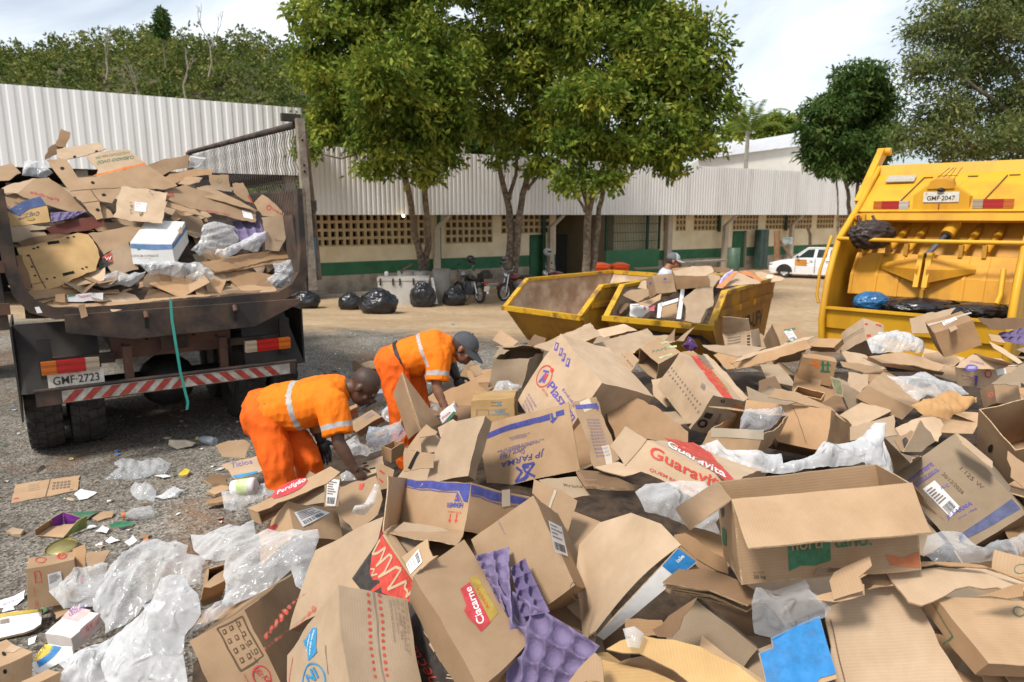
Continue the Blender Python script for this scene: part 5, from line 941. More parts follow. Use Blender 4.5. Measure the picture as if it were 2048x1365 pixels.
for k in 'NF':
 J['an'+k].z=.17;kz=J['hip'+k].lerp(J['an'+k],.52);J['kn'+k].z=.5*kz.z+.5*J['kn'+k].z;p=J['an'+k].copy();p.z=.07;J['foot'+k]=p
bent_man('worker in orange and a dark grey cap bending at the far edge of the heap',J,M_SKIN2,'cap','mark')
def third_man():
 S_=zoomer(1180,420,6.8267);zc=12.3
 P=lambda x,y,d=0:at(*S_(x,y),zc+d)
 hd=P(1140,700);gz_=ground_z(hd.x,hd.y);t=thing('person','man in a pale shirt and light grey cap standing behind the full skip','person',Vector((hd.x,hd.y,gz_)))
 fwd=Vector((.93,-.1,-.2)).normalized();hs=Vector((.1,.99,0)).normalized();hs=(hs-fwd*hs.dot(fwd)).normalized();hu=fwd.cross(hs);HR=Matrix((fwd,hs,hu)).transposed();sc=1.14;H=lambda x,y,z:hd+(fwd*x+hs*y+hu*z)*sc
 b=MB();B3=lambda c,r,n=14:b.ball(c,tuple(q*sc for q in r),M_SKIN3,n,HR);B3(H(-.01,0,.03),(.1,.078,.09));B3(H(.03,0,-.045),(.068,.058,.075));B3(H(.105,0,-.02),(.02,.014,.02));B3(H(.075,0,-.085),(.022,.028,.02));B3(H(-.01,-.082,-.01),(.02,.012,.032));B3(H(-.01,.082,-.01),(.02,.012,.032));B3(H(.09,0,-.055),(.012,.025,.012))
 nk=H(-.06,0,-.14);limbm(b,[H(-.03,0,-.05),nk],[.06,.07],M_SKIN3);ch=Vector((nk.x-.06,nk.y,nk.z-.25));pv=Vector((nk.x-.06,nk.y,gz_+.92));loft(b,[(nk,hs,.1,fwd,.07),(ch,hs,.17,fwd,.11),(pv,hs,.14,fwd,.1)],M_SKIN3)
 for y in (-1,1):
  a0=nk+hs*y*.2+Vector((-.05,0,-.09));a1=a0+Vector((.02,0,-.3));a2=a1+Vector((.16,0,-.2));limbm(b,[a0,a1,a2],[.05,.042,.03],M_SKIN3);hand(b,a2,Vector((.8,0,-.5)),Vector((0,1,0)),.19,M_SKIN3)
  limbm(b,[pv+hs*y*.1,Vector((pv.x,pv.y+y*.1,gz_+.48)),Vector((pv.x,pv.y+y*.1,gz_+.08))],[.08,.055,.04],M_SKIN3);b.ball(Vector((pv.x+.07,pv.y+y*.1,gz_+.05)),(.13,.05,.05),M_SKIN3,10)
 remeshed('body',b,.012,([M_SKIN3,M_BOOT],lambda c:1 if c.z<gz_+.12 else 0),t,2)
 M_SH=mat('pale_shirt',(.55,.60,.70),.8,(.48,.53,.62),6);s=MB();loft(s,[(nk+Vector((0,0,.0)),hs,.1,fwd,.085),(nk+Vector((-.03,0,-.07)),hs,.20,fwd,.12),(ch,hs,.215,fwd,.145),(pv,hs,.19,fwd,.14)],M_SH)
 for y in (-1,1):a0=nk+hs*y*.19+Vector((-.05,0,-.1));s.tube([a0,a0+Vector((.02,0,-.25))],[.09,.085],M_SH,12);s.ball(a0,.09,M_SH,10)
 remeshed('shirt',s,.014,([M_SH],lambda c:0),t,2,.006,8,2)
 q=MB();M_JN=mat('dark_trousers',(.03,.035,.05),.8);loft(q,[(pv+Vector((0,0,.05)),hs,.17,fwd,.13),(pv,hs,.18,fwd,.14),(pv-Vector((0,0,.14)),hs,.17,fwd,.12)],M_JN)
 for y in (-1,1):limbm(q,[pv+hs*y*.09-Vector((0,0,.1)),Vector((pv.x,pv.y+y*.1,gz_+.48)),Vector((pv.x,pv.y+y*.1,gz_+.12))],[.1,.08,.075],M_JN)
 remeshed('trousers',q,.014,([M_JN],lambda c:0),t,2,.008,6,4)
 h=MB();h.ball(H(-.03,0,.008),tuple(q*sc for q in (.095,.079,.082)),M_HAIR,14,HR);h.build('hair',t)
 c_=MB();MC1,MC2=mat('cap_grey_back',(.12,.125,.14),.8),mat('cap_pale_front',(.42,.43,.43),.8)
 n=20;vs=[H(-.012+.112*math.cos(e)*math.cos(a),.088*math.cos(e)*math.sin(a),.03+.105*math.sin(e)) for e in [R(15*i) for i in range(7)] for a in [2*math.pi*j/n for j in range(n)]]
 for i in range(6):
  for j in range(n):a=2*math.pi*(j+.5)/n;c_.add([vs[i*n+j],vs[i*n+(j+1) % n],vs[(i+1)*n+(j+1) % n],vs[(i+1)*n+j]],[(0,1,2,3)],MC2 if math.cos(a)>.35 else MC1,smooth=True)
 br=[];
 for j in range(9):a=R(-75+150*j/8);br+=[H(-.012+.112*math.cos(a),.088*math.sin(a),.032),H(-.012+.112*math.cos(a)+.09*max(0,math.cos(a))**.6,.082*math.sin(a),.012),H(-.012+.112*math.cos(a)+.09*max(0,math.cos(a))**.6,.082*math.sin(a),.004)]
 c_.add(br,[f for j in range(8) for f in ((3*j,3*j+3,3*j+4,3*j+1),(3*j+1,3*j+4,3*j+5,3*j+2))],MC2);c_.build('cap',t)
third_man()
def px3(p,p0,n):return onplane(p[0],p[1],p0,n)
def warper(seed,amp):
 sv=Vector((seed*1.37,seed*2.11,seed*0.73))
 def f(p):
  if amp==0:return Vector(p)
  return Vector(p)+amp*noise.noise_vector(Vector(p)*2.6+sv)+.4*amp*noise.noise_vector(Vector(p)*8+sv)+.16*amp*noise.noise_vector(Vector(p)*21+sv)
 return f
SEED=[1]
def nseed():SEED[0]+=1;return SEED[0]
def solve_box(pix,z0,lim=(.10,.68)):
 """pix: 4 image corners (V0 and its three neighbours); returns 3-D corners with edges as square as the photo allows"""
 rays=np.array([tuple(ray(*p[:2])) for p in pix]);cam_=np.array(CAM);d0=(z0-CAM_H)/rays[0][2];P0=rays[0]*d0
 fixed=[None]*3
 for i in range(3):
  if len(pix[i+1])>2:fixed[i]=(pix[i+1][2]-CAM_H)/rays[i+1][2]
 free=[i for i in range(3) if fixed[i] is None]
 def edges(x):
  d=[fixed[i] if fixed[i] is not None else None for i in range(3)]
  for k,i in enumerate(free):d[i]=x[k]
  return [rays[i+1]*d[i]-P0 for i in range(3)]
 def res(x):
  E=edges(x);L_=[np.linalg.norm(e)+1e-6 for e in E];r=[E[a] @ E[b]/L_[a]/L_[b] for a,b in ((0,1),(0,2),(1,2))]
  for i,e in enumerate(E):
   r.append(1.2*max(0,math.log(L_[i]/lim[1])));r.append(1.2*max(0,math.log(lim[0]/L_[i])))
   r.append(.6*max(0,-(e @ P0)/L_[i]/np.linalg.norm(P0)-.15));r.append(.03*math.log(L_[i]/.4))
  return np.array(r)
 best=None
 if not free:return CAM+Vector(P0),[Vector(e) for e in edges([])],0
 import itertools as it
 for st_ in it.product((1.02,1.12,0.95),repeat=len(free)):
  x=np.array([d0*s for s in st_]);lam=1e-3;r=res(x);c=r @ r
  for _ in range(14):
   Jm=np.stack([(res(x+np.eye(len(x))[k]*1e-4)-r)/1e-4 for k in range(len(x))],1);dx=-np.linalg.solve(Jm.T @ Jm+lam*np.eye(len(x)),Jm.T @ r);x2=x+np.clip(dx,-.3,.3);r2=res(x2);c2=r2 @ r2
   if c2<c:x,r,c,lam=x2,r2,c2,lam*.4
   else:lam *= 5
  if best is None or c<best[0]:best=(c,x)
 return CAM+Vector(P0),[Vector(e) for e in edges(best[1])],best[0]
def panel(mb,q,th,m,m_in,wf,cell=.045,inward=None,uvflip=False,edge=True):
 """a cardboard wall: quad q (4 corners), thickness th towards inward"""
 a,b,c,d=[Vector(v) for v in q];lu=max((b-a).length,(c-d).length);lv=max((d-a).length,(c-b).length)
 nu=max(1,min(18,round(lu/cell)));nv=max(1,min(18,round(lv/cell)));n=(b-a).cross(d-a).normalized()
 if inward is not None and n.dot(inward)>0:n=-n
 top=[];uv=[]
 for j in range(nv+1):
  for i in range(nu+1):
   u,v=i/nu,j/nv;p=a*(1-u)*(1-v)+b*u*(1-v)+c*u*v+d*(1-u)*v;top.append(wf(p));uv.append((v*lv,u*lu) if uvflip else (u*lu,v*lv))
 W=nu+1;fs=[(j*W+i,j*W+i+1,(j+1)*W+i+1,(j+1)*W+i) for j in range(nv) for i in range(nu)]
 if n.dot((b-a).cross(d-a))<0:fs=[f[::-1] for f in fs]
 mb.add(top,fs,m,uv,smooth=True)
 if th>0:
  bot=[p-n*th for p in top];mb.add(bot,[f[::-1] for f in fs],m_in,uv,smooth=True)
  if edge:
   rim=[i for i in range(W)]+[j*W+nu for j in range(1,nv+1)]+[nv*W+i for i in range(nu-1,-1,-1)]+[j*W for j in range(nv-1,0,-1)]
   k=len(rim);mb.add([top[i] for i in rim]+[bot[i] for i in rim],[(i,(i+1) % k,k+(i+1) % k,k+i) for i in range(k)],EDGE)
class Box:
 def __init__(s,label,pix,z,m=None,crush=.020,dep=None,name='cardboard_box',group=None,lim=(.10,.68),cat='cardboard box'):
  s.sd=nseed();s.m=m or [TAN,GREY,PALE,WARM][s.sd % 4]
  if isinstance(pix[0],Vector):s.V=pix[0];s.e=E=[p-pix[0] for p in pix[1:]];s.res=0
  elif dep is not None:
   s.V,E,s.res=solve_box([pix[0],pix[1],pix[2],pix[2]],z,lim) if False else face_fit(pix,z,lim);n=E[0].cross(E[1]).normalized()
   if n.dot(CAM-s.V)>0:n=-n
   E=[E[0],E[1],n*dep]
  else:s.V,E,s.res=solve_box(pix,z,lim)
  s.e=E;s.wf=warper(s.sd,crush);s.label=label;s.name=name;s.group=group;s.mb=MB();s.prints=[];s.kids=[];s.cat=cat;s.open=();s.uvf={}
 def P(s,i,j,k):return s.V+s.e[0]*i+s.e[1]*j+s.e[2]*k
 def face(s,f):
  i,j=int(f[0])-1,int(f[1])-1;k=3-i-j;o=s.V+(s.e[k] if len(f)>2 else Vector((0,0,0)));return o,s.e[i],s.e[j],s.e[k]
 def nrm(s,f):
  o,a,b,c=s.face(f);n=a.cross(b).normalized();return n if n.dot(c)*(1 if len(f)>2 else -1)>0 else -n
 def pt(s,f,p,off=.0022):
  o,a,b,c=s.face(f);n=s.nrm(f);return s.wf(onplane(p[0],p[1],o,n))+n*off
 def patch(s,f,pts,m,off=.0020):
  off+=getattr(s,'xoff',0);o,a,b,c=s.face(f);n=s.nrm(f);P=[onplane(p[0],p[1],o,n) for p in pts];u,v,_=plane_axes(n);c0=P[0]
  q=[((p-c0).dot(u),(p-c0).dot(v)) for p in P];size=max(math.hypot(x,y) for x,y in q)
  if size<.06:s.prints.append(([s.wf(p)+n*off for p in P],[tuple(range(len(P)))],m));return s
  V,F,_=cdt(q,.035,1);s.prints.append(([s.wf(c0+u*t.x+v*t.y)+n*off for t in V],F,m));return s
 def line(s,f,p,q,wd,m,off=.0024):
  o,a,b,c=s.face(f);n=s.nrm(f);A,B=onplane(p[0],p[1],o,n),onplane(q[0],q[1],o,n);t=(B-A).normalized().cross(n)*wd/2;k=6;vs=[]
  for i in range(k+1):c_=A.lerp(B,i/k);vs+=[s.wf(c_-t)+n*off,s.wf(c_+t)+n*off]
  s.prints.append((vs,[(2*i,2*i+1,2*i+3,2*i+2) for i in range(k)],m));return s
 def text(s,f,st,p0,p1,p2,m,bold=.02,shear=0.0,off=.0034):
  o,a,b,c=s.face(f);n=s.nrm(f);A,B,D=[onplane(q[0],q[1],o,n) for q in (p0,p1,p2)];V,F,_=text_mesh(st,bold=bold*.5,shear=shear)
  s.prints.append(([s.wf(A+(B-A)*x+(D-A)*y)+n*off for x,y in V],F,m));return s
 def ring(s,f,c,rx,ry,rot,m,wd=.12,k=26,off=.0026):
  vs=[];
  for i in range(k):
   a=2*math.pi*i/k
   for q in (1,1-wd):x,y=rx*q*math.cos(a),ry*q*math.sin(a);vs.append(s.pt(f,(c[0]+x*math.cos(rot)-y*math.sin(rot),c[1]+x*math.sin(rot)+y*math.cos(rot)),off))
  s.prints.append((vs,[(2*i,2*i+1,2*((i+1) % k)+1,2*((i+1) % k)) for i in range(k)],m));return s
 def disc(s,f,c,rx,ry,rot,m,k=22,off=.0020):return s.patch(f,[(c[0]+rx*math.cos(2*math.pi*i/k)*math.cos(rot)-ry*math.sin(2*math.pi*i/k)*math.sin(rot),c[1]+rx*math.cos(2*math.pi*i/k)*math.sin(rot)+ry*math.sin(2*math.pi*i/k)*math.cos(rot)) for i in range(k)],m,off)
 def label_(s,f,pts,lines=5,bar=True,off=.0030):
  """white paper label (a part of its own) with rows of print and a bar code"""
  P=[s.pt(f,p,off) for p in pts];mb=MB();mb.add(P,[(0,1,2,3)],PAPER);n=s.nrm(f);a,b,c,d=P;L2=lambda u,v:(a*(1-u)*(1-v)+b*u*(1-v)+c*u*v+d*(1-u)*v)+n*.0012
  g=random.Random(s.sd)
  for i in range(lines):
   v=.1+.52*i/lines;u1=g.uniform(.45,.92);mb.add([L2(.08,v),L2(u1,v),L2(u1,v+.045),L2(.08,v+.045)],[(0,1,2,3)],I_GREYP)
  if bar:
   u=.1
   while u<.85:w_=g.choice((.012,.02,.03));mb.add([L2(u,.68),L2(u+w_,.68),L2(u+w_,.92),L2(u,.92)],[(0,1,2,3)],I_BLACK);u+=w_+g.choice((.012,.02,.03))
  s.kids.append(('paper_label',mb));return s
 def flap(s,q,m=None,m_in=None,th=.005,nm='flap',crush=True):
  mb=MB();panel(mb,q,th,m or s.m,m_in or s.m,s.wf if crush else (lambda p:Vector(p)),inward=None);s.kids.append((nm,mb));return s
 def fpx(s,h0,h1,p0,p1,z0,z1=None,**k):
  c1=atz(p1[0],p1[1],z1 if z1 is not None else z0);c0=atz(p0[0],p0[1],z0);return s.flap([h0,h1,c1,c0],**k)
 def tape(s,f,p,q,wd=.05):
  o,a,b,c=s.face(f);n=s.nrm(f);A,B=onplane(p[0],p[1],o,n),onplane(q[0],q[1],o,n);t=(B-A).normalized().cross(n)*wd/2;mb=MB();k=8;vs=[]
  for i in range(k+1):c_=A.lerp(B,i/k);vs+=[s.wf(c_-t)+n*.0028,s.wf(c_+t)+n*.0028]
  mb.add(vs,[(2*i,2*i+1,2*i+3,2*i+2) for i in range(k)],TAPE,smooth=True);s.kids.append(('packing_tape',mb));return s
 def build(s,open=(),m_face={},floor=True):
  for f in ('12','13','23','12o','13o','23o'):
   if f in open:continue
   o,a,b,c=s.face(f);th=.005 if open else 0;mm=m_face.get(f,s.m)
   panel(s.mb,[o,o+a,o+a+b,o+b],th,mm,s.m,s.wf,inward=(c if len(f)==2 else -c),uvflip=s.sd % 2==0)
  for P,F,m in s.prints:s.mb.add(P,F,m)
  o=s.mb.build(s.name);tag(o,s.label,s.cat,s.group)
  for nm,mb in s.kids:mb.build(nm,o)
  s.obj=o;return s
def face_fit(pix,z,lim):
 """two edges of one face; corners may carry their own height as third entry"""
 P=[]
 for i,p in enumerate(pix[:3]):P.append(atz(p[0],p[1],p[2] if len(p)>2 else z))
 return P[0],[P[1]-P[0],P[2]-P[0]],0
TAPE=mat('clear_tape',(0.50,0.42,0.31),0.22,spec=.6)
def cdt(poly2,sp,seed):
 g=random.Random(seed);xs=[p[0] for p in poly2];ys=[p[1] for p in poly2];bd=[]
 n=len(poly2)
 for i in range(n):
  a,b=Vector(poly2[i]),Vector(poly2[(i+1) % n]);k=max(1,int((b-a).length/sp))
  for j in range(k):bd.append(a.lerp(b,j/k))
 inner=[];y=min(ys)+sp/2;r=0
 while y<max(ys):
  x=min(xs)+(sp/2 if r % 2 else 0)
  while x<max(xs):inner.append(Vector((x+g.uniform(-.2,.2)*sp,y+g.uniform(-.2,.2)*sp)));x+=sp
  y+=sp*.87;r+=1
 B=np.array([tuple(b) for b in bd]);ok=[]
 A1,A2=B,np.roll(B,-1,0)
 for p in inner:
  if not geometry.intersect_point_tri_2d:pass
  x_,y_=p;c=False
  for (x1,y1),(x2,y2) in zip(A1,A2):
   if (y1>y_) != (y2>y_) and x_<(x2-x1)*(y_-y1)/(y2-y1)+x1:c=not c
  if c and np.min(np.hypot(B[:,0]-x_,B[:,1]-y_))>sp*.45:ok.append(p)
 nb=len(bd);V,E,F,*_=geometry.delaunay_2d_cdt(bd+ok,[(i,(i+1) % nb) for i in range(nb)],[],1,1e-7)
 return [Vector(v) for v in V],[tuple(f) for f in F],B
def plane_axes(n):
 n=Vector(n).normalized();u=Vector((1,0,0))-n*n.x;u.normalize();return u,n.cross(u),n
class Sheet:
 """flat cardboard piece with an outline of its own, real thickness, slight warp and optional curl"""
 def __init__(s,label,pix,p0,n,m=None,name='cardboard_sheet',th=.006,crush=.020,sp=.045,group=None,cat='cardboard sheet',m_back=None,curl=0.0,cdir=(1,0)):
  s.sd=nseed();s.m=m or [TAN,PALE,GREY,WARM][s.sd % 4];s.mbk=m_back or s.m;s.n=Vector(n).normalized()
  s.p0=p0 if isinstance(p0,Vector) else atz(pix[0][0],pix[0][1],p0)
  if s.n.dot(CAM-s.p0)<0:s.n=-s.n
  s.u,s.v,_=plane_axes(s.n);s.P=[px3(p,s.p0,s.n) for p in pix];s.c=sum(s.P,Vector())/len(s.P);s.th=th;s.sp=sp;s.label,s.name,s.group,s.cat=label,name,group,cat
  w0=warper(s.sd,crush);cd=Vector(cdir).normalized()
  def wf(p):
   q=w0(p);d=p-s.c;t=d.dot(s.u)*cd.x+d.dot(s.v)*cd.y;return q+s.n*curl*t*t
  s.wf=wf;s.prints=[];s.kids=[];s.mb=MB();s.xoff=.0022
 def nrm(s,f=None):return s.n
 def face(s,f=None):return s.p0,s.u,s.v,s.n
 pt=lambda s,f,p,off=.0025:s.wf(onplane(p[0],p[1],s.p0,s.n))+s.n*off
 patch=Box.patch;line=Box.line;text=Box.text;ring=Box.ring;disc=Box.disc;label_=Box.label_;tape=Box.tape;flap=Box.flap
 def hole(s,c,r):return s.disc('',c,r,r*.7,0,M_DARK)
 def build(s,parent=None):
  poly2=[((p-s.c).dot(s.u),(p-s.c).dot(s.v)) for p in s.P]
  rg=[]
  for i in range(len(poly2)):
   a,b=Vector(poly2[i]),Vector(poly2[(i+1) % len(poly2)]);e=b-a;k=max(1,int(e.length/.035));nn=Vector((e.y,-e.x)).normalized() if e.length>1e-6 else Vector((0,0))
   for j in range(k):t=a.lerp(b,j/k);rg.append(t+(nn*(.011*noise.noise(Vector((t.x*17,t.y*17,s.sd)))+.006*noise.noise(Vector((t.x*50,t.y*50,s.sd)))) if j else Vector((0,0))))
  V,F,B=cdt([tuple(q) for q in rg],s.sp,s.sd);nb=len(B);W=[s.wf(s.c+s.u*v.x+s.v*v.y) for v in V];uv=[(v.x,v.y) if s.sd % 2 else (v.y,v.x) for v in V]
  fs=[]
  for f in F:
   a,b,c=(W[i] for i in f[:3]);fs.append(f if (b-a).cross(c-a).dot(s.n)>0 else f[::-1])
  s.mb.add(W,fs,s.m,uv,smooth=True);Bk=[p-s.n*s.th for p in W];s.mb.add(Bk,[f[::-1] for f in fs],s.mbk,uv,smooth=True)
  cnt={}
  for f in fs:
   for i in range(len(f)):e=(f[i],f[(i+1) % len(f)]);cnt[e]=1
  be=[e for e in cnt if (e[1],e[0]) not in cnt]
  for i,j in be:s.mb.add([W[i],W[j],Bk[j],Bk[i]],[(0,1,2,3)[::-1]],EDGE)
  for P,F2,m in s.prints:s.mb.add(P,F2,m)
  if parent is not None:o=s.mb.build(s.name,parent)
  else:o=s.mb.build(s.name);tag(o,s.label,s.cat,s.group)
  for nm,mb in s.kids:mb.build(nm,o)
  s.obj=o;return s
def film_mat(name,col,op,rough=.2,sc=9.0):
 m=bpy.data.materials.new(name);m.use_nodes=True;n=m.node_tree.nodes;l=m.node_tree.links.new;n.clear();o=n.new('ShaderNodeOutputMaterial')
 tc_=n.new('ShaderNodeTexCoord');z=n.new('ShaderNodeTexNoise');z.noise_type='RIDGED_MULTIFRACTAL';z.inputs['Scale'].default_value=sc*1.3;z.inputs['Detail'].default_value=5;z.inputs['Roughness'].default_value=.55;z.inputs['Distortion'].default_value=.9;l(tc_.outputs['Object'],z.inputs['Vector'])
 z2=n.new('ShaderNodeTexNoise');z2.inputs['Scale'].default_value=sc*.55;z2.inputs['Detail'].default_value=3;l(tc_.outputs['Object'],z2.inputs['Vector'])
 bp=n.new('ShaderNodeBump');bp.inputs['Strength'].default_value=1.0;bp.inputs['Distance'].default_value=.022;l(z.outputs['Fac'],bp.inputs['Height'])
 d=n.new('ShaderNodeBsdfDiffuse');d.inputs['Color'].default_value=(*col,1);t=n.new('ShaderNodeBsdfTranslucent');t.inputs['Color'].default_value=(*col,1);g=n.new('ShaderNodeBsdfGlossy');g.inputs['Roughness'].default_value=rough;tr=n.new('ShaderNodeBsdfTransparent');tr.inputs['Color'].default_value=(.94,.95,.96,1)
 for q in (d,t,g):l(bp.outputs['Normal'],q.inputs['Normal'])
 a=n.new('ShaderNodeMixShader');a.inputs['Fac'].default_value=.30;l(d.outputs[0],a.inputs[1]);l(t.outputs[0],a.inputs[2]);fr=n.new('ShaderNodeFresnel');fr.inputs['IOR'].default_value=1.6;l(bp.outputs['Normal'],fr.inputs['Normal'])
 b=n.new('ShaderNodeMixShader');l(fr.outputs[0],b.inputs['Fac']);l(a.outputs[0],b.inputs[1]);l(g.outputs[0],b.inputs[2])
 ml=n.new('ShaderNodeMath');ml.operation='MULTIPLY';l(z.outputs['Fac'],ml.inputs[0]);l(z2.outputs['Fac'],ml.inputs[1])
 mr=n.new('ShaderNodeMapRange');mr.inputs['From Min'].default_value=.10;mr.inputs['From Max'].default_value=.75;mr.inputs['To Min'].default_value=op*.55;mr.inputs['To Max'].default_value=min(1,op+.35);l(ml.outputs[0],mr.inputs['Value'])
 lw=n.new('ShaderNodeLayerWeight');lw.inputs['Blend'].default_value=.25;ad=n.new('ShaderNodeMath');ad.operation='MULTIPLY_ADD';ad.use_clamp=True;ad.inputs[1].default_value=.5;l(lw.outputs['Facing'],ad.inputs[0]);l(mr.outputs[0],ad.inputs[2])
 c=n.new('ShaderNodeMixShader');l(ad.outputs[0],c.inputs['Fac']);l(tr.outputs[0],c.inputs[1]);l(b.outputs[0],c.inputs[2]);l(c.outputs[0],o.inputs['Surface']);return m
FILM_W=film_mat('milky_film',(.97,.97,.965),.40,.13);FILM_C=film_mat('clear_film',(.95,.96,.97),.20,.08,13);FILM_B=film_mat('bluish_film',(.72,.80,.90),.5,.15,12);FILM_O=film_mat('opaque_white_bag',(.97,.97,.97),.64,.15,11)
def film(label,pix,p0,n,thick=.12,m=None,seed=None,sp=.0115,name='plastic_film',group=None,cat='plastic film',fr=5.0,layers=2,rag=.6,stretch=(1,1)):
 """crumpled plastic: sheets with folds swelling out of an irregular outline"""
 sd=seed or nseed();p0=p0 if isinstance(p0,Vector) else atz(pix[0][0],pix[0][1],p0);n=Vector(n).normalized()
 if n.dot(CAM-p0)<0:n=-n
 u,v,_=plane_axes(n);P=[px3(p,p0,n) for p in pix];c=sum(P,Vector())/len(P);poly=[((p-c).dot(u),(p-c).dot(v)) for p in P]
 out=[];k=len(poly)
 for i in range(k):
  a,b=Vector(poly[i]),Vector(poly[(i+1) % k]);m_=max(1,int((b-a).length/.05));nn=Vector(((b-a).y,-(b-a).x)).normalized()
  for j in range(m_):q=a.lerp(b,j/m_);out.append(q+nn*rag*.06*noise.noise(Vector((q.x*14,q.y*14,sd))))
 V,F,B=cdt([tuple(q) for q in out],sp,sd);mb=MB();an=random.Random(sd).uniform(0,3.14);ca,sa=math.cos(an),math.sin(an);rg=random.Random(sd*7+1);FO=[]
 for ff,am in ((3.2,.075),(4.5,.055),(6.5,.040),(9,.028),(12,.020),(16,.016),(22,.013),(30,.010),(41,.007)):a_=an+rg.gauss(0,.75);FO.append((math.cos(a_),math.sin(a_),ff,am,rg.uniform(0,9)))
 for ly in range(layers):
  W=[];sc=1-.45*ly
  for q in V:
   d=np.min(np.hypot(B[:,0]-q.x,B[:,1]-q.y));sw=1-math.exp(-d/max(.02,thick*.7));X=Vector(((q.x*ca+q.y*sa)*fr*1.35*stretch[0],(q.y*ca-q.x*sa)*fr*.6*stretch[1],sd*3.1+ly*7))
   wv=noise.noise_vector(X*.55);big=noise.noise(X*.35+Vector((0,0,9)));h=0
   for dx,dy,ff,am,o1 in FO:
    t=(q.x*dx+q.y*dy)*ff+o1+1.1*noise.noise(Vector((q.x*2.2,q.y*2.2,o1)));tri=abs(2*(t-math.floor(t+.5)));ga=.5+.9*noise.noise(Vector((q.x*3.0,q.y*3.0,o1*3)));h+=am*(1-tri)**2.4*1.15*max(0,ga)
   h=thick*sc*sw*max(.08,.40+.75*big)+(.35+.65*sw)*h*min(1,.5+thick*6)+.003
   W.append(c+u*(q.x+.03*wv.x*sw)+v*(q.y+.03*wv.y*sw)+n*max(-.01,h))
  mb.add(W,[f[::-1] if (W[f[1]]-W[f[0]]).cross(W[f[2]]-W[f[0]]).dot(n)<0 else f for f in F],m or FILM_W,smooth=True)
 return tag(mb.build(name),label,cat,group)
def eggtray(label,q,nu,nv,amp=.03,m=None,parent=None):
 """moulded pulp tray: rows of cups and peaks; q = four world corners"""
 a,b,c,d=q;n=(b-a).cross(d-a).normalized()
 if n.dot(CAM-a)<0:n=-n
 R_=14;W=int(nu*R_)+1;H_=int(nv*R_)+1;vs=[]
 for j in range(H_):
  for i in range(W):
   x,y=i/(W-1),j/(H_-1);p=a*(1-x)*(1-y)+b*x*(1-y)+c*x*y+d*(1-x)*y;ca,cb=2*((nu*x) % 1)-1,2*((nv*y) % 1)-1;r=math.hypot(ca,cb)
   h=-math.sqrt(max(0,1-r*r*1.15)) if r<.93 else (r-.93)*1.7
   e=min(1,min(x*nu,(1-x)*nu,y*nv,(1-y)*nv)*7);vs.append(p+n*amp*(h*e+.1*noise.noise(p*12))+noise.noise_vector(p*3)*.012)
 mb=MB();f=[(j*W+i,j*W+i+1,(j+1)*W+i+1,(j+1)*W+i) for j in range(H_-1) for i in range(W-1)]
 mb.add(vs,f,m or M_PULP,smooth=True);mb.add([v-n*.003 for v in vs],[k[::-1] for k in f],m or M_PULP,smooth=True);return tag(mb.build('egg_tray'),label,'egg tray')
M_PULP=mat('purple_pulp',(0.165,0.13,0.225),0.95,(0.225,0.18,0.295),9,.35,90,spec=.15);M_PULPD=mat('dull_purple_pulp',(0.11,0.085,0.165),0.95,(0.17,0.13,0.235),7,.35,90,spec=.15)
UPN=Vector((0,-.30,.95));FACE=Vector((0,-.85,.5));
def nv_(x,y,z):return Vector((x,y,z)).normalized()
CTRL=np.array([(30,1278,0),(330,950,0),(430,1000,.1),(250,1150,.1),(450,1250,.42),(520,1050,.42),(620,960,.45),(700,930,.42),(760,880,.4),(830,870,.45),(880,800,.45),(960,760,.55),(1000,720,.65),(1100,690,.75),(1250,665,.75),(1400,690,.75),(1550,690,.7),(1700,690,.7),(1850,660,.7),(2040,640,.75),(1000,850,.82),(1137,820,.95),(1300,800,.95),(1500,800,.9),(1700,800,.9),(1900,800,.92),(2040,800,.95),(900,950,.85),(1000,1000,.95),(1200,1000,.95),(1400,950,1.0),(1650,950,1.05),(1900,950,1.05),(700,1100,.75),(900,1100,.9),(1100,1150,.88),(1300,1150,.82),(1550,1150,.9),(1900,1150,.95),(700,1300,.8),(900,1300,.75),(1150,1300,.75),(1400,1300,.75),(1700,1300,.8),(2000,1300,.85),(2150,1000,1.0),(2150,700,.8)],float)
def pile_z(x,y):
 d=np.hypot(CTRL[:,0]-x,(CTRL[:,1]-y)*1.3)+12;w_=d**-3.0;return float((CTRL[:,2]*w_).sum()/w_.sum())
def gap_fill(cands,limit,label,group,void=None):
 """accept only pieces that lie in a gap: their middle is in view and no corner of theirs covers another piece"""
 bpy.context.view_layer.update();dg=bpy.context.evaluated_depsgraph_get();k=0
 def hit(p):
  d=p-CAM;ok,loc,*_=S.ray_cast(dg,CAM+d.normalized()*.06,d.normalized(),distance=60);return (loc-CAM).length-d.length if ok else 99
 for P,th_,m_,m2 in cands:
  if k >= limit:break
  c=sum(P,Vector())/4
  if hit(c)<.015:continue
  if void and void(c):continue
  s_=[c.lerp(p,t) for p in P for t in (.55,1.0)]+[P[i].lerp(P[(i+1) % 4],.5) for i in range(4)]
  if any(0<hit(p)<.9 for p in s_+[c]) and sum(0.03<hit(p)<.9 for p in s_)>1:continue
  mb=MB();panel(mb,P,th_,m_,m2,warper(nseed(),.02),cell=.08);tag(mb.build('cardboard_scrap'),label,'cardboard scrap',group);k+=1
 return k
DBG=[]
def bx(label,pix,z,**k):b=Box(label,pix,z,**k);DBG.append((label[:30],[round(e.length,2) for e in b.e],round(b.res,3)));return b
def zz(f,*pts):return [f(*p[:2])+tuple(p[2:]) for p in pts]
b=bx('tan carton with a red oval chocolate logo and a grid of icons',zz(ZD,(580,915),(240,1108),(800,1410),(885,705)),.62,m=TAN)
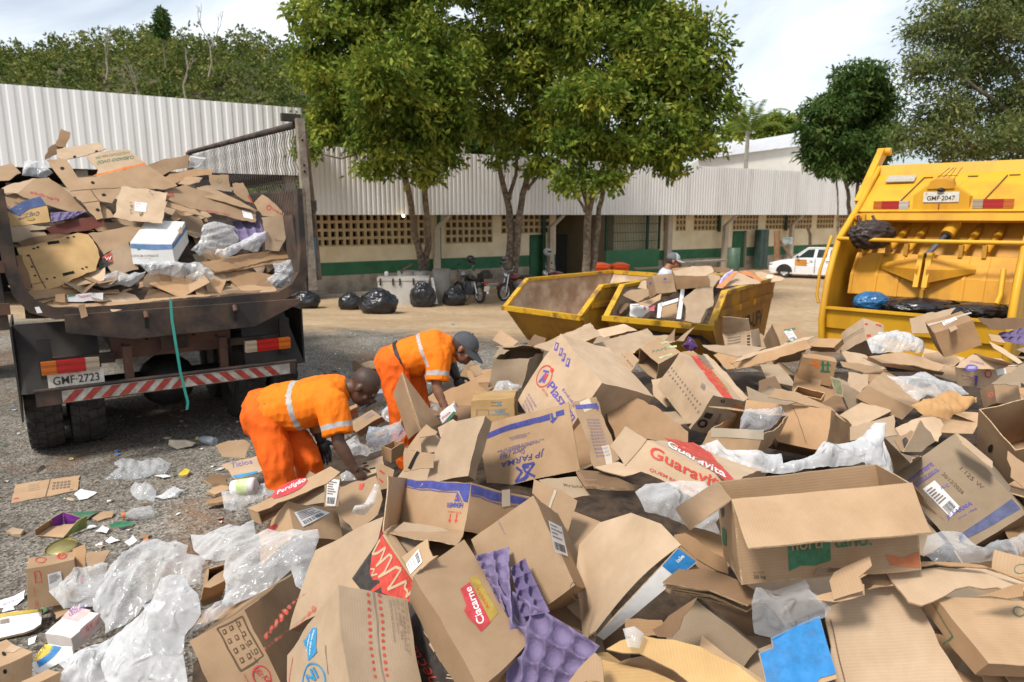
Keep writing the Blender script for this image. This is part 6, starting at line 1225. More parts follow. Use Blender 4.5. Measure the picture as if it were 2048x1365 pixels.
for p,q in (((415,1028),(565,952)),((565,952),(683,1208)),((683,1208),(548,1290)),((548,1290),(415,1028))):b.line('12',ZD(*p),ZD(*q),.006,I_DBR)
for i in range(4):
 for j in range(3):
  x,y=455+i*33+j*42,1046+i*58-j*24;b.patch('12',zz(ZD,(x-12,y-4),(x+8,y-15),(x+20,y+14),(x,y+26)),I_DBR);b.patch('12',zz(ZD,(x-4,y),(x+5,y-5),(x+12,y+10),(x+3,y+16)),b.m,.0030)
for i in range(6):b.line('12',ZD(520+i*22,975+i*48),ZD(538+i*22,1005+i*48),.003,I_DBR)
b.ring('12',ZD(672,1330),17,24,-.45,I_CRIM,.14).text('12','Kit Kat',ZD(622,1292),ZD(712,1385),ZD(656,1278),I_CRIM).text('12','CHOCOLATE',ZD(565,1310),ZD(595,1372),ZD(573,1306),I_CRIM)
for i in range(9):
 for x,y in ((690+i*32.5,1092-i*29),(728+i*32,1178-i*30)):b.disc('13',ZD(x,y),3.2,6.5,.5,I_RED,8);b.disc('13',ZD(x,y),1.4,3,.5,b.m,6,.003)
b.line('13',ZD(690,1140),ZD(1000,930),.004,I_DBR).build()
b=bx('tall tan carton with a blue flag logo and two rows of red marks',zz(ZD,(1155,770),(1575,858),(1228,1470),(830,1190)),1.0,m=PALE)
for i in range(13):
 y=835+i*42
 for x in (1338+i*3.6,1408+i*4.2):b.ring('12',ZD(x,y),3.1,3.6,0,I_RED,.45,10);b.line('12',ZD(x-6,y),ZD(x+6,y),.005,I_RED)
b.line('12',ZD(1375,815),ZD(1440,1400),.0035,I_GREYP)
for i,(s_,l_) in enumerate((('INDUSTRIA BRASILEIRA',250),('CNPJ 33.062.464',200),('TEL. 0800 770',240),('PODERES S.A.',300),('Dist. R. Eng. Caetano',320))):x=1478+i*22;b.text('12',s_,ZD(x+34,862+l_*1.1),ZD(x,866),ZD(x+22,862+l_*1.1),I_GREYP,.0)
b.patch('23',zz(ZD,(1000,1033),(1032,1036),(1045,1150),(1055,1180),(1030,1205),(985,1236),(980,1180),(945,1108),(965,1098)),I_CYAN)
b.text('23','nutrindo sonhos',ZD(1002,1205),ZD(1024,1050),ZD(990,1195),I_WHITE).text('23','produto',ZD(985,1180),ZD(1002,1075),ZD(972,1172),I_WHITE)
b.ring('23',ZD(1015,1345),27,34,.2,I_CYAN,.10).text('23','Ni',ZD(985,1380),ZD(1060,1320),ZD(958,1318),I_CYAN,.05)
b.line('23',ZD(862,1205),ZD(850,1400),.004,I_RED).line('23',ZD(1105,1140),ZD(1112,1310),.004,I_GREYP).build()
b=bx('plain tan carton panel with a red handwritten word near its top corner',[ZD(1428,338)+(.93,),ZD(1000,560)+(.74,),ZD(1300,815)+(.68,)],.93,dep=.06,m=PALE);b.text('12','LUBRAX',ZD(1392,480),ZD(1425,400),ZD(1412,487),I_CRIM,0).build()
b=bx('black carton with a red flame and sauce squiggle, lettered nectar',[ZC(172,95)+(.95,),ZC(800,1075)+(.78,),ZC(-150,570)+(.64,)],.95,dep=.05,crush=.004,m=TAN)
b.patch('12',zz(ZC,(160,105),(790,1075),(690,1170),(420,1170),(330,900),(-60,420)),I_BLACK,.0012)
b.patch('12',zz(ZC,(160,108),(245,235),(400,480),(410,540),(345,585),(160,520),(140,430),(95,430),(70,380),(85,250)),I_RED,.0024)
b.patch('12',zz(ZC,(155,445),(150,480),(105,512),(75,508),(120,465)),I_RED,.0024)
sq=[(150,140),(90,245),(130,235),(190,195),(150,290),(120,330),(215,245),(235,260),(180,370),(135,410),(260,335),(300,350),(240,440),(200,495),(330,435),(335,440),(320,480),(345,510),(330,550),(380,500)]
for p,q in zip(sq[:-1],sq[1:]):b.line('12',ZC(*p),ZC(*q),.010,PALE,.0040)
for p,q in (((80,350),(110,352)),((110,352),(85,400)),((85,400),(130,385))):b.line('12',ZC(*p),ZC(*q),.007,PALE,.0040)
b.text('12','nectal',ZC(570,1148),ZC(385,865),ZC(480,1160),I_RED,.0,off=.003)
for i in range(7):b.line('12',ZC(498+i*23,715+i*33),ZC(455+i*23,790+i*33),.003,PALE,.003)
for j in range(4):b.line('12',ZC(505-j*16,715+j*26),ZC(640-j*16,905+j*26),.003,PALE,.003)
for j in range(6):b.line('12',ZC(640-j*8+60,985+j*22+20),ZC(600-j*4+30,1000+j*22),.003,PALE,.003)
b.patch('12',zz(ZC,(505,850),(535,900),(525,935),(490,880)),PALE,.003).patch('12',zz(ZC,(550,920),(580,970),(570,1000),(537,945)),PALE,.003).build()
b=bx('long creased tan carton with a red and gold sign beside the purple egg trays',[ZC(378,400)+(.97,),ZC(742,150)+(1.0,),ZC(840,1190)+(.80,)],.97,dep=.12,m=TAN,crush=.014)
b.patch('12',zz(ZC,(785,428),(838,404),(978,660),(925,722)),I_GOLD,.002).patch('12',zz(ZC,(708,492),(785,450),(925,728),(855,782),(820,740),(765,690),(735,640),(752,605)),I_CRIM,.0026)
b.text('12','Ciacarne',ZC(888,722),ZC(790,482),ZC(832,742),I_WHITE,.03,off=.0042).text('12','ALIMENTOS',ZC(918,625),ZC(842,490),ZC(896,632),I_RED,0).build()
b=Sheet('tan carton end with a white address label, folded over the long creased carton',zz(ZC,(290,265),(375,400),(560,235),(525,245),(490,118)),1.0,nv_(-.35,-.62,.7),m=TAN);b.label_('',zz(ZC,(328,310),(362,378),(455,285),(430,195)),3);b.line('',ZC(382,398),ZC(445,335),.006,I_BLACK).build()
b=bx('plain tan carton standing on edge with a white bar code label on its narrow side',zz(ZB,(1055,768),(658,1040),(1335,1345),(1222,872)),1.14,m=TAN,crush=.012)
b.label_('23',zz(ZB,(1150,925),(1236,960),(1283,1157),(1192,1110)),4).ring('23',ZC(1520,510),8,18,-.4,I_DBR,.1).text('23','Oxina',ZC(1505,495),ZC(1545,560),ZC(1530,480),I_DBR,0)
b.line('12',ZB(835,925),ZB(880,1010),.004,I_GREYP);b.build()
eggtray('purple pulp egg tray standing on its edge beside the brand sign carton',[atz(*ZC(820,240),.99),atz(*ZC(1050,180),1.0),atz(*ZC(1066,740),.90),atz(*ZC(930,470),.93)],2,4,.030)
eggtray('dusty purple pulp egg tray half hidden against the plain carton on edge',[atz(*ZC(1064,325),.985),atz(*ZC(1165,258),.99),atz(*ZC(1335,655),.90),atz(*ZC(1140,690),.88)],2,4,.022,M_PULPD)
eggtray('large purple pulp egg tray with deep round cups at the bottom of the heap',[atz(*ZC(1062,490),.93),atz(*ZC(1680,905),.86),atz(*ZC(1430,1240),.74),atz(*ZC(1030,1230),.73)],4,3,.036)
b=bx('tan carton with a navy band and small lighthouse mark, lettered HEMMER upside down',zz(ZB,(645,655),(255,635),(592,992),(1072,748)),1.12,m=TAN)
b.patch('12',zz(ZB,(256,640),(642,659),(618,793),(592,790),(566,712),(250,688)),I_BLUE);b.line('12',ZB(250,696),ZB(556,722),.004,I_BLUE);b.line('12',ZB(556,722),ZB(584,800),.004,I_BLUE)
b.patch('12',zz(ZB,(556,728),(540,786),(572,790)),I_BLUE).disc('12',ZB(552,768),1.6,2.6,0,I_RED,8,.003).text('12','HEMMER',ZB(592,800),ZB(503,793),ZB(585,836),I_BLUE,.03)
for x in (515,550):b.line('12',ZB(x+6,875),ZB(x,930),.006,I_RED);b.patch('12',zz(ZB,(x-10,915),(x+10,917),(x-2,942)),I_RED)
b.text('12','ESTE LADO',ZB(578,862),ZB(510,852),ZB(576,874),I_RED,0)
b.patch('23',zz(ZB,(640,668),(1060,756),(1010,792),(632,735)),I_BLUE);b.line('23',ZB(632,745),ZB(990,808),.004,I_BLUE).text('23','HEMMER',ZB(905,882),ZB(862,868),ZB(900,900),I_BLUE).tape('23',ZB(880,690),ZB(880,800),.05)
b.fpx(b.P(1,0,0),b.P(1,1,0),ZB(130,625),ZB(92,995),1.08,.96,m=GREY);b.fpx(b.P(0,1,0),b.P(1,1,0),ZB(545,1062),ZB(100,1000),.98,.93,m=TAN);b.build()
s_=Sheet('tan flap with a blue scribbled number under the HEMMER carton',zz(ZB,(205,925),(588,1000),(548,1064),(380,1030),(265,1160),(95,1000)),.955,nv_(-.1,-.75,.66));s_.text('','1487',ZB(222,1035),ZB(280,1045),ZB(232,1000),I_CYAN,-.01).build()
b=bx('big tan carton lettered JP FARMA Since 1966 upside down below a blue arrow band',zz(ZB,(1290,140),(700,305),(1368,585),(1478,105)),1.06,m=TAN,crush=.012)
b.patch('12',zz(ZB,(706,362),(1168,213),(1172,252),(712,396)),I_BLUE).patch('12',zz(ZB,(1170,212),(1182,208),(1192,240),(1218,238),(1188,280),(1168,262),(1180,256)),I_BLUE).patch('12',zz(ZB,(1202,202),(1258,186),(1264,222),(1208,236)),I_BLUE)
b.text('12','JP FARMA',ZB(1132,448),ZB(852,526),ZB(1124,500),I_BLUE,.008).text('12','Since 1966',ZB(1010,442),ZB(845,482),ZB(1006,482),I_BLUE,-.005,.3)
for i,(x0,x1) in enumerate(((905,1040),(915,1020),(830,1130),(850,1100),(900,1050))):b.text('12','INDUSTRIA FARMACEUTICA LTDA' if i % 2 else 'AV. CASTELO BRANCO 999',ZB(x1,342+i*19),ZB(x0,342+i*19+(x1-x0)*.27),ZB(x1,354+i*19),I_BLUE,-.01)
for p,q in (((1062,545),(985,560)),((985,560),(1005,600)),((1005,600),(1070,635)),((1062,545),(1005,640)),((1005,640),(945,665)),((945,665),(985,600)),((985,600),(945,570)),((990,575),(1028,570)),((965,655),(1010,650)),((1010,650),(1030,625))):b.line('12',ZB(*p),ZB(*q),.016,I_BLUE)
b.build(open=('23','13'))
s_=Sheet('narrow carton side with a blue band and rows of small blue print',zz(ZB,(1312,128),(1472,105),(1615,520),(1450,572)),1.08,nv_(.05,-.72,.69),m=TAN)
s_.patch('',zz(ZB,(1318,152),(1476,150),(1484,186),(1330,182)),I_BLUE).patch('',zz(ZB,(1466,150),(1476,150),(1490,176),(1482,205),(1470,186)),I_BLUE)
for i in range(12):x=1398+i*5.2;s_.text('','LOTE FAB VAL REG',ZB(x+90,250+i*21),ZB(x,257+i*21),ZB(x+93,262+i*21),I_BLUE,-.01)
s_.tape('',ZB(1385,120),ZB(1425,195),.07).tape('',ZB(1520,430),ZB(1545,545),.04).build()
b=bx('plain upright tan carton wedge left of the upside down lettering',zz(ZB,(745,222),(490,285),(632,625),(792,262)),1.0,m=PALE);b.build()
for i,(pts,z,lab) in enumerate([([(1345,575),(1475,580),(1640,640),(1765,690),(1600,690),(1400,660)],.97,'upper dark folded carton of the pile right of the blue letters'),([(1340,590),(1400,655),(1725,700),(1700,720),(1400,700)],.95,'lower dark folded carton of the pile right of the blue letters')]):Sheet(lab,zz(ZB,*pts),z,nv_(-.1,-.25,.95),m=BROWN,th=.014).build()
Sheet('pale torn carton lid lying on the dark folded cartons',zz(ZB,(1470,578),(1620,532),(1768,612),(1660,642),(1560,615)),.99,nv_(0,-.35,.93),m=PALE).build()
s_=Sheet('brown torn flap with faint print under the upside down lettering',zz(ZB,(1120,640),(1350,630),(1445,752),(1330,765),(1210,720)),.93,nv_(.1,-.6,.8),m=GREY);s_.text('','EMPILHA',ZB(1395,690),ZB(1268,678),ZB(1393,705),I_DBR,0).build()
Sheet('tan taped carton flap between the HEMMER carton and the dark hollow',zz(ZB,(1075,655),(1180,700),(1350,790),(1275,1010),(1160,850),(1065,745)),.99,nv_(.3,-.7,.65),m=TAN).tape('',ZB(1210,725),ZB(1170,840),.012).build()
b=bx('small tan laundry soap carton lettered TIXAN with a yellow tone',zz(ZB,(940,115),(655,130),(950,300),(955,60)),.90,m=YEL);b.text('12','TIXAN',ZB(810,212),ZB(880,210),ZB(810,196),I_CYAN).text('12','LAVA ROUPAS',ZB(785,195),ZB(890,193),ZB(785,184),I_CYAN,0).text('12','CONCENTRADO',ZB(785,230),ZB(910,226),ZB(785,217),I_CYAN,0)
for p,q in (((695,195),(770,190)),((770,190),(772,225)),((695,195),(700,230)),((778,138),(855,135)),((780,160),(858,157))):b.line('12',ZB(*p),ZB(*q),.006,I_GREYP)
b.patch('12',zz(ZB,(825,140),(845,140),(848,155),(825,156)),I_CYAN).build()
t_=thing('folded_carton','tan carton folded into a tall pointed wedge between the two workers','folded carton',atz(*ZM(1330,880),.45))
ap_=at(*ZM(1240,430),5.0);bl_=at(*ZM(1185,568),5.15);br_=at(*ZM(1515,772),5.25);bm0=at(*ZM(1370,830),4.85);bl2=at(*ZM(1290,885),4.98)
for nm,q in (('left_board',[ap_,bm0,bl2,bl_]),('right_board',[ap_,br_,bm0,ap_.lerp(bm0,.02)])):mb=MB();panel(mb,q,.006,PALE if nm[0]=='l' else TAN,TAN,warper(nseed(),.008),cell=.06);mb.build(nm,t_)
b=bx('big tan carton with a red and violet packaging logo, tipped up on its corner',zz(ZA,(965,612),(655,245),(610,1130),(1338,708)),1.10,m=PALE,crush=.014)
for i,x in enumerate((620,655,680,712)):y=338+i*38;b.patch('12',zz(ZA,(x-2,y-32),(x+22,y-24),(x+4,y+36),(x-20,y+28)),I_VIOLET).patch('12',zz(ZA,(x+2,y-20),(x+12,y-16),(x,y+18),(x-10,y+14)),b.m,.0032)
b.ring('12',ZA(545,560),14,24,.35,I_RED,.12).disc('12',ZA(598,516),3.4,5,.3,I_RED,10).patch('12',zz(ZA,(540,512),(580,520),(575,536),(536,528)),I_VIOLET).patch('12',zz(ZA,(555,545),(575,540),(555,585),(535,580)),I_RED,.003).patch('12',zz(ZA,(555,530),(565,545),(515,610),(503,600)),I_VIOLET).patch('12',zz(ZA,(540,570),(560,575),(545,612),(528,605)),I_VIOLET)
b.text('12','Plaszom',ZA(558,640),ZA(745,900),ZA(600,590),I_VIOLET,.03).text('12','Embalagens',ZA(660,665),ZA(800,850),ZA(680,648),I_VIOLET,0).text('12','ISO 9001',ZA(528,660),ZA(568,712),ZA(538,650),I_RED,0)
for i in range(4):b.text('12','PLASZOM ZOMER IND' if i % 2 else 'TEL 54 2109 0000',ZA(425-i*14,690+i*26),ZA(480-i*22,790+i*26),ZA(436-i*14,684+i*26),I_VIOLET,-.01)
b.build()
s_=Sheet('broad tan carton inside wall leaning below the tipped up packaging carton',zz(ZA,(972,616),(1330,790),(1590,968),(1585,1038),(1250,1010),(1060,1030),(1000,850)),1.02,nv_(-.1,-.72,.68),m=WARM);s_.build()
Sheet('torn pale top flap of the tipped up packaging carton',zz(ZA,(900,390),(945,405),(1265,640),(1338,706),(1280,690),(1160,672),(965,606)),1.12,nv_(.2,-.35,.9),m=PALE,crush=.018).build()
Sheet('large pale carton sheet lying flat in front of the empty skip',zz(ZA,(460,342),(882,170),(968,272),(790,330),(640,400)),.92,nv_(-.12,-.28,.95),m=PALE).build()
Sheet('pale flattened carton at the back in front of the skips, second from the left',zz(ZA,(930,212),(1130,170),(1232,205),(985,280),(960,260)),.93,nv_(0,-.32,.95),m=PALE,curl=-.3).build()
Sheet('widest pale flattened carton at the back of the heap',zz(ZA,(815,345),(1295,213),(1345,258),(1450,255),(1500,300),(1240,352),(1080,480),(1000,460)),.90,nv_(.05,-.30,.95),m=PALE).build()
Sheet('tan carton flap standing up in front of the full skip, left of its mate',zz(ZA,(1410,300),(1475,240),(1500,205),(1490,300)),.98,nv_(-.2,-.9,.3),m=TAN).build()
Sheet('pale triangular flap standing up in front of the full skip, right of its mate',zz(ZA,(1500,305),(1650,198),(1560,310)),.96,nv_(.2,-.9,.4),m=PALE).build()
Sheet('brown torn carton end at the left foot of the empty skip',zz(ZA,(415,335),(480,262),(560,290),(520,345)),.80,nv_(-.2,-.8,.5),m=BROWN).build()
b=bx('crushed grey brown open carton behind the tipped up packaging carton',zz(ZA,(445,432),(170,425),(395,640),(545,380)),.92,m=GREY,crush=.03);b.fpx(b.P(1,0,1),b.P(0,0,1),ZA(190,332),ZA(470,345),1.02);b.build(open=('13',))
s_=Sheet('small tan carton end with a round black stamp',zz(ZA,(1040,470),(1175,360),(1245,430),(1165,548),(1100,525)),.97,nv_(-.2,-.7,.6),m=TAN);s_.ring('',ZA(1085,495),8,5,.6,I_BLACK,.5);s_.text('','I-1 OO',ZA(1105,405),ZA(1190,490),ZA(1112,395),I_BLACK,0).build()
b=bx('open tan carton with a greenish printed top and a dark hollow facing left',zz(ZA,(1375,462),(1240,348),(1362,580),(1532,385)),1.0,m=TAN);b.text('13','PAPEL',ZA(1330,385),ZA(1470,350),ZA(1325,370),I_GREEN,-.01)
for p,q in (((1400,322),(1450,312)),((1440,350),(1510,345)),((1380,420),(1470,395))):b.line('13',ZA(*p),ZA(*q),.02,ink('pale_green',(.36,.42,.22)))
b.build(open=('12',))
b=bx('large tan carton with a red banner and two rows of dark marks',zz(ZA,(1790,690),(1528,378),(1612,955),(2008,752)),1.0,m=PALE)
for i in range(13):
 for x,y in ((1478+i*17.5,490+i*23),(1455+i*18,520+i*25)):b.disc('12',ZA(x,y),1.7,3.0,.6,I_GREYP,6)
b.text('12','BR',ZA(1700,625),ZA(1735,645),ZA(1710,600),I_GREYP,0).patch('12',zz(ZA,(1705,608),(1740,635),(1728,660),(1695,632)),I_GREYP)
b.patch('13',zz(ZA,(1610,396),(1700,405),(1925,728),(1862,712)),I_RED).text('13','CERVEJA PILSEN',ZA(1690,470),ZA(1870,690),ZA(1720,455),I_GOLD,0).patch('13',zz(ZA,(1655,388),(1720,405),(1790,500),(1770,505)),I_GREYP,.0028)
b.ring('23',ZA(1700,905),10,10,0,I_BLACK,.5,16).patch('23',zz(ZA,(1700,855),(1720,820),(1775,835),(1750,875)),I_BLACK).text('23','RECICLAVEL',ZA(1795,915),ZA(1835,840),ZA(1780,905),I_BLACK,0).patch('23',zz(ZA,(1925,790),(1935,772),(1995,785),(1985,802)),I_ORANGE).ring('23',ZA(1850,740),4,4,0,I_BLACK,.5,10)
b.build();
Sheet('long pale carton lid slat lying along the red banner',zz(ZA,(1700,398),(1730,400),(1890,545),(2040,720),(1990,752),(1800,520)),1.03,nv_(.3,-.4,.86),m=PALE).build()
s_=Sheet('small tan flap with red print left of the two rows of marks',zz(ZA,(1335,580),(1425,565),(1500,770),(1440,790),(1345,700)),.93,nv_(-.2,-.8,.5),m=PALE);s_.patch('',zz(ZA,(1408,600),(1420,590),(1475,740),(1440,735)),I_RED).build()
b=bx('tan carton with big red lettering Guaravita and a red lid',zz(ZG,(268,158),(690,328),(172,275),(486,150)),1.24,m=PALE)
b.patch('13',zz(ZG,(345,146),(488,150),(700,330),(640,318)),I_RED)
b.text('12','Guaravita',ZG(272,232),ZG(640,375),ZG(286,180),I_RED,.04).text('12','QUEM BEBE GOSTA',ZG(272,302),ZG(520,398),ZG(278,286),I_RED,.02).text('13','Guaravita',ZG(352,176),ZG(640,312),ZG(366,156),I_WHITE,.04)
b.fpx(b.P(0,0,0),b.P(0,1,0),ZG(178,98),ZG(108,186),1.24,1.15,m=GREY);b.build()
b=bx('large open tan fruit box with green print and a drooping front flap',zz(ZG,(665,432),(1520,346),(712,825),(590,342)),1.30,m=TAN,crush=.008)
b.patch('12',zz(ZG,(928,640),(1132,610),(1134,712),(1060,735),(990,738),(934,764)),I_GREEN).text('12','horti',ZG(945,668),ZG(1095,648),ZG(943,612),b.m,.03,off=.0052).text('12','tano.',ZG(1150,652),ZG(1330,632),ZG(1146,606),I_GREEN,.03)
b.patch('12',zz(ZG,(1395,672),(1480,690),(1550,660),(1560,740),(1420,720)),ink('rust_print',(.42,.13,.05))).text('12','20 kg',ZG(766,800),ZG(824,798),ZG(766,779),I_BLACK,.03).text('12','PESO LIQUIDO',ZG(766,774),ZG(818,771),ZG(766,765),I_BLACK,0)
b.patch('23',zz(ZG,(625,560),(640,570),(645,650),(630,640)),I_GREEN).patch('23',zz(ZG,(612,470),(628,462),(632,500),(622,515)),I_BLACK).text('23','hortifruti',ZG(665,690),ZG(690,780),ZG(672,680),I_GREEN,0)
b.fpx(b.P(0,0,0),b.P(1,0,0),ZG(745,666),ZG(1612,580),1.265,1.265,m=TAN);b.fpx(b.P(0,0,1),b.P(0,0,0),ZG(405,478),ZG(475,572),1.33,1.24,m=TAN);b.fpx(b.P(1,0,1),b.P(1,0,0),ZG(1680,528),ZG(1600,450),1.10,1.16,m=WARM);b.build(open=('13',))
b=bx('weathered tan carton lettered JP FARMA with a shipping label, right of the open fruit box',zz(ZG,(1722,108),(1440,305),(2062,492),(1900,262)),1.20,m=GREY,crush=.014)
b.label_('12',zz(ZG,(1575,375),(1632,338),(1752,468),(1702,512)),6).text('12','JP FARMA',ZG(1692,528),ZG(1812,462),ZG(1680,505),I_VIOLET,.02).text('12','since 1966',ZG(1742,522),ZG(1828,478),ZG(1738,512),I_VIOLET,-.01).text('12','PVC',ZG(1668,388),ZG(1702,370),ZG(1660,374),I_VIOLET,0).text('12','FRASCOS DE 4000 ML',ZG(1512,338),ZG(1625,268),ZG(1506,322),I_VIOLET,0).text('12','FRASCOS DE 3000 ML',ZG(1530,360),ZG(1645,292),ZG(1524,346),I_VIOLET,0)
b.line('12',ZG(1500,335),ZG(1610,252),.004,I_VIOLET).line('12',ZG(1530,370),ZG(1650,290),.004,I_VIOLET)
b.patch('12',zz(ZG,(1735,600),(1990,425),(2035,470),(1745,632)),ink('dusty_blue',(.075,.085,.17))).text('12','20/12/2026',ZG(1660,312),ZG(1760,408),ZG(1672,302),I_DBR,-.01).text('12','1.125 W',ZG(1740,292),ZG(1850,385),ZG(1752,278),I_DBR,-.01)
b.fpx(b.P(1,0,0),b.P(1,0,0).lerp(b.P(0,0,0),.45),ZG(1378,122),ZG(1505,245),1.32,1.26,m=GREY);b.build()
Sheet('pointed tan carton flap standing behind the shipping label carton',zz(ZG,(1465,200),(1552,48),(1630,152),(1560,200)),1.22,nv_(.1,-.9,.4),m=GREY).build()
Sheet('tan strip of torn carton top along the shipping label carton',zz(ZG,(1722,108),(1885,250),(1880,285),(1750,165)),1.23,nv_(.3,-.5,.8),m=PALE).build()
b=bx('open tan produce box with round hand hole at the right edge',zz(ZF,(1745,698),(1998,955),(1748,962),(2080,612)),1.13,m=TAN);b.disc('12',ZF(1838,930),5,8,.2,M_DARK,14,.003);b.build(open=('13',))
Sheet('tan carton board with a slanted top leaning at the right edge below the hand hole',zz(ZF,(1945,935),(2052,1035),(2052,1215),(1950,1115)),1.12,nv_(-.3,-.85,.4),m=TAN).build()
b=Sheet('large pale corrugated carton panel at the bottom right beside a blue printed flap',zz(ZG,(1110,925),(1300,850),(1480,818),(1620,1050),(1770,1310),(1170,1310)),.98,nv_(-.08,-.62,.78),m=PALE,crush=.01);b.line('',ZG(1135,985),ZG(1215,1290),.004,I_DBR).build()
b=Sheet('bright blue printed carton flap with small white words at the bottom edge',zz(ZG,(855,1082),(1085,974),(1120,1090),(1172,1262),(1060,1300),(822,1300),(793,1156),(860,1128)),.97,nv_(-.15,-.62,.77),m=TAN,crush=.008);b.patch('',zz(ZG,(858,1084),(1083,977),(1118,1090),(1168,1240),(1090,1262),(1060,1300),(826,1300),(797,1158),(862,1130)),I_SKY).text('','Leite UHT',ZG(862,1270),ZG(845,1190),ZG(878,1268),I_WHITE,0).text('','Integral',ZG(840,1270),ZG(826,1205),ZG(852,1268),I_WHITE,0).build()
b=bx('sagging tan carton with a green frame line on its end, bottom right corner',zz(ZG,(1615,868),(2110,912),(1890,1195),(1556,932)),1.06,m=TAN,crush=.016)
for p,q in (((1605,900),(1712,1065)),((1712,1065),(1660,1100)),((1605,900),(1570,918))):b.line('23',ZG(*p),ZG(*q),.005,I_GREEN)
b.ring('12',ZG(2035,965),13,10,.3,I_GREEN,.2).build()
Sheet('brown torn carton flap lifting off the green framed carton',zz(ZG,(1838,885),(2055,825),(2055,890),(1990,900)),1.10,nv_(0,-.6,.8),m=WARM).build()
Sheet('tan carton with red recycling print under the green framed carton',zz(ZG,(1830,1200),(2055,1165),(2055,1310),(1870,1310)),.88,nv_(.1,-.8,.6),m=WARM).ring('',ZG(2030,1210),18,14,0,I_RED,.08).text('','BRASIL',ZG(1985,1225),ZG(2048,1195),ZG(1980,1205),I_RED,0).build()
Sheet('long bowed tan sheet sweeping right from under the fruit box',zz(ZG,(1400,748),(1640,742),(1860,752),(2055,800),(2055,850),(1780,838),(1560,905),(1500,880)),1.10,nv_(0,-.30,.95),m=PALE,curl=-.12).build()
Sheet('thin brown carton edge along the top of the long bowed sheet',zz(ZG,(1350,735),(1640,735),(1900,755),(2055,815),(2055,800),(1860,745),(1640,725)),1.125,nv_(0,-.5,.86),m=WARM).build()
b=bx('tan carton with a round stamp at the right edge above the long bowed sheet',zz(ZG,(2060,790),(1885,745),(2060,830),(2070,700)),1.08,m=TAN);b.ring('13',ZG(2020,745),14,9,-.2,I_GREEN,.14).build()
for i,(pts,lab,z,nn,mm) in enumerate([([(1020,870),(1140,825),(1160,765),(1270,790),(1280,850),(1150,890)],'curled tan strip of carton in front of the fruit box',1.08,nv_(-.2,-.7,.6),TAN),([(1135,800),(1160,760),(1330,700),(1340,740),(1270,790),(1285,850),(1150,885)],'bent tan flap rising left of the long bowed sheet',1.12,nv_(-.4,-.6,.7),TAN),([(1055,775),(1090,695),(1290,690),(1480,710),(1380,725),(1150,765)],'tan strip with printed notice under the fruit box print',1.10,nv_(0,-.65,.7),GREY),([(1270,800),(1400,745),(1440,810),(1290,850)],'brown sheet coloured as the shaded hollow beside the bent tan flap',1.07,nv_(0,-.6,.7),BROWN)]):  # last piece: a sheet whose dark brown stands for the shade of a hollow
 s_=Sheet(lab,zz(ZG,*pts),z,nn,m=mm)
 if i==2:
  for k in range(6):s_.line('',ZG(1110,715+k*9),ZG(1205,708+k*9),.003,I_DBR)
 s_.build()
b=bx('grey tan carton showing a pointed ridge, below the stack of brown sheets',zz(ZG,(516,880),(800,1115),(380,1075),(500,860)),.92,m=GREY,lim=(.1,.6));b.patch('12',zz(ZG,(575,1150),(600,1118),(635,1170),(612,1195)),I_VIOLET).patch('12',zz(ZG,(582,1152),(600,1128),(626,1168),(610,1186)),b.m,.003).text('12','4',ZG(588,1158),ZG(608,1178),ZG(602,1140),I_VIOLET).build()
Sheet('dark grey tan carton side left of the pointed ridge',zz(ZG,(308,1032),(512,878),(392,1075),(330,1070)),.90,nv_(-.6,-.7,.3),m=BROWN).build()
for i in range(7):o=i*7;Sheet('brown corrugated sheet in the layered stack under the fruit box, number %s from its top' % ('one two three four five six seven'.split()[i]),zz(ZG,(345+o*.4,822+o),(425,752+o*1.2),(560,770+o*1.2),(700,815+o*1.1),(812,878+o*.9),(735,925+o*.5),(560,855+o),(420,835+o)),1.0-i*.016,nv_(.05,-.28,.95),m=BROWN,th=.007,crush=.016).build()
b=Sheet('yellowish carton lid bulging at the bottom edge with a scrap of film on it',zz(ZG,(72,1128),(140,1085),(250,1052),(400,1062),(520,1092),(700,1180),(850,1310),(560,1310),(400,1200),(235,1135)),.93,nv_(-.05,-.45,.88),m=YEL,curl=-.25,cdir=(.3,1));b.build()
Sheet('yellowish carton side below the bulging lid',zz(ZG,(12,1160),(200,1210),(480,1310),(5,1310)),.87,nv_(-.15,-.7,.7),m=YEL).build()
Sheet('dark inner wall under the bulging yellowish lid',zz(ZG,(100,1180),(240,1140),(420,1210),(500,1300),(300,1270)),.86,nv_(0,-.8,.5),m=WARM).build()
Sheet('plain brown carton board in the dark gap below the curved sheet',zz(ZG,(172,990),(345,992),(380,1060),(300,1060),(172,1062)),.82,nv_(0,-.9,.4),m=WARM).build()
Sheet('crumpled tan carton edge at the foot of the large egg tray',zz(ZC,(1425,1150),(1500,1040),(1640,910),(1690,960),(1700,1160)),.86,nv_(-.3,-.7,.6),m=TAN,crush=.03).build()
b=bx('small tan carton corner under the bulging lid next to the egg tray',zz(ZC,(1645,950),(1640,1160),(1800,1060),(1760,945)),.84,m=YEL);b.build()
t_=thing('curved_carton','big tan carton sheet arched like a tunnel with a white and blue printed inside','curved carton',atz(1260,1150,.8))
top=[(1150,1160,.82),(1158,1090,.90),(1198,1046,.99),(1262,1026,1.06),(1322,1048,1.10),(1362,1090,1.09)];botm=[(1168,1290,.62),(1172,1284,.65),(1176,1278,.68),(1178,1270,.72),(1186,1266,.74),(1192,1262,.76)]
rows=8;W_=len(top)*3-2;vs=[]
def cat_(a,u):i=min(len(a)-2,int(u));f=u-i;return tuple(a[i][k]*(1-f)+a[i+1][k]*f for k in range(3))
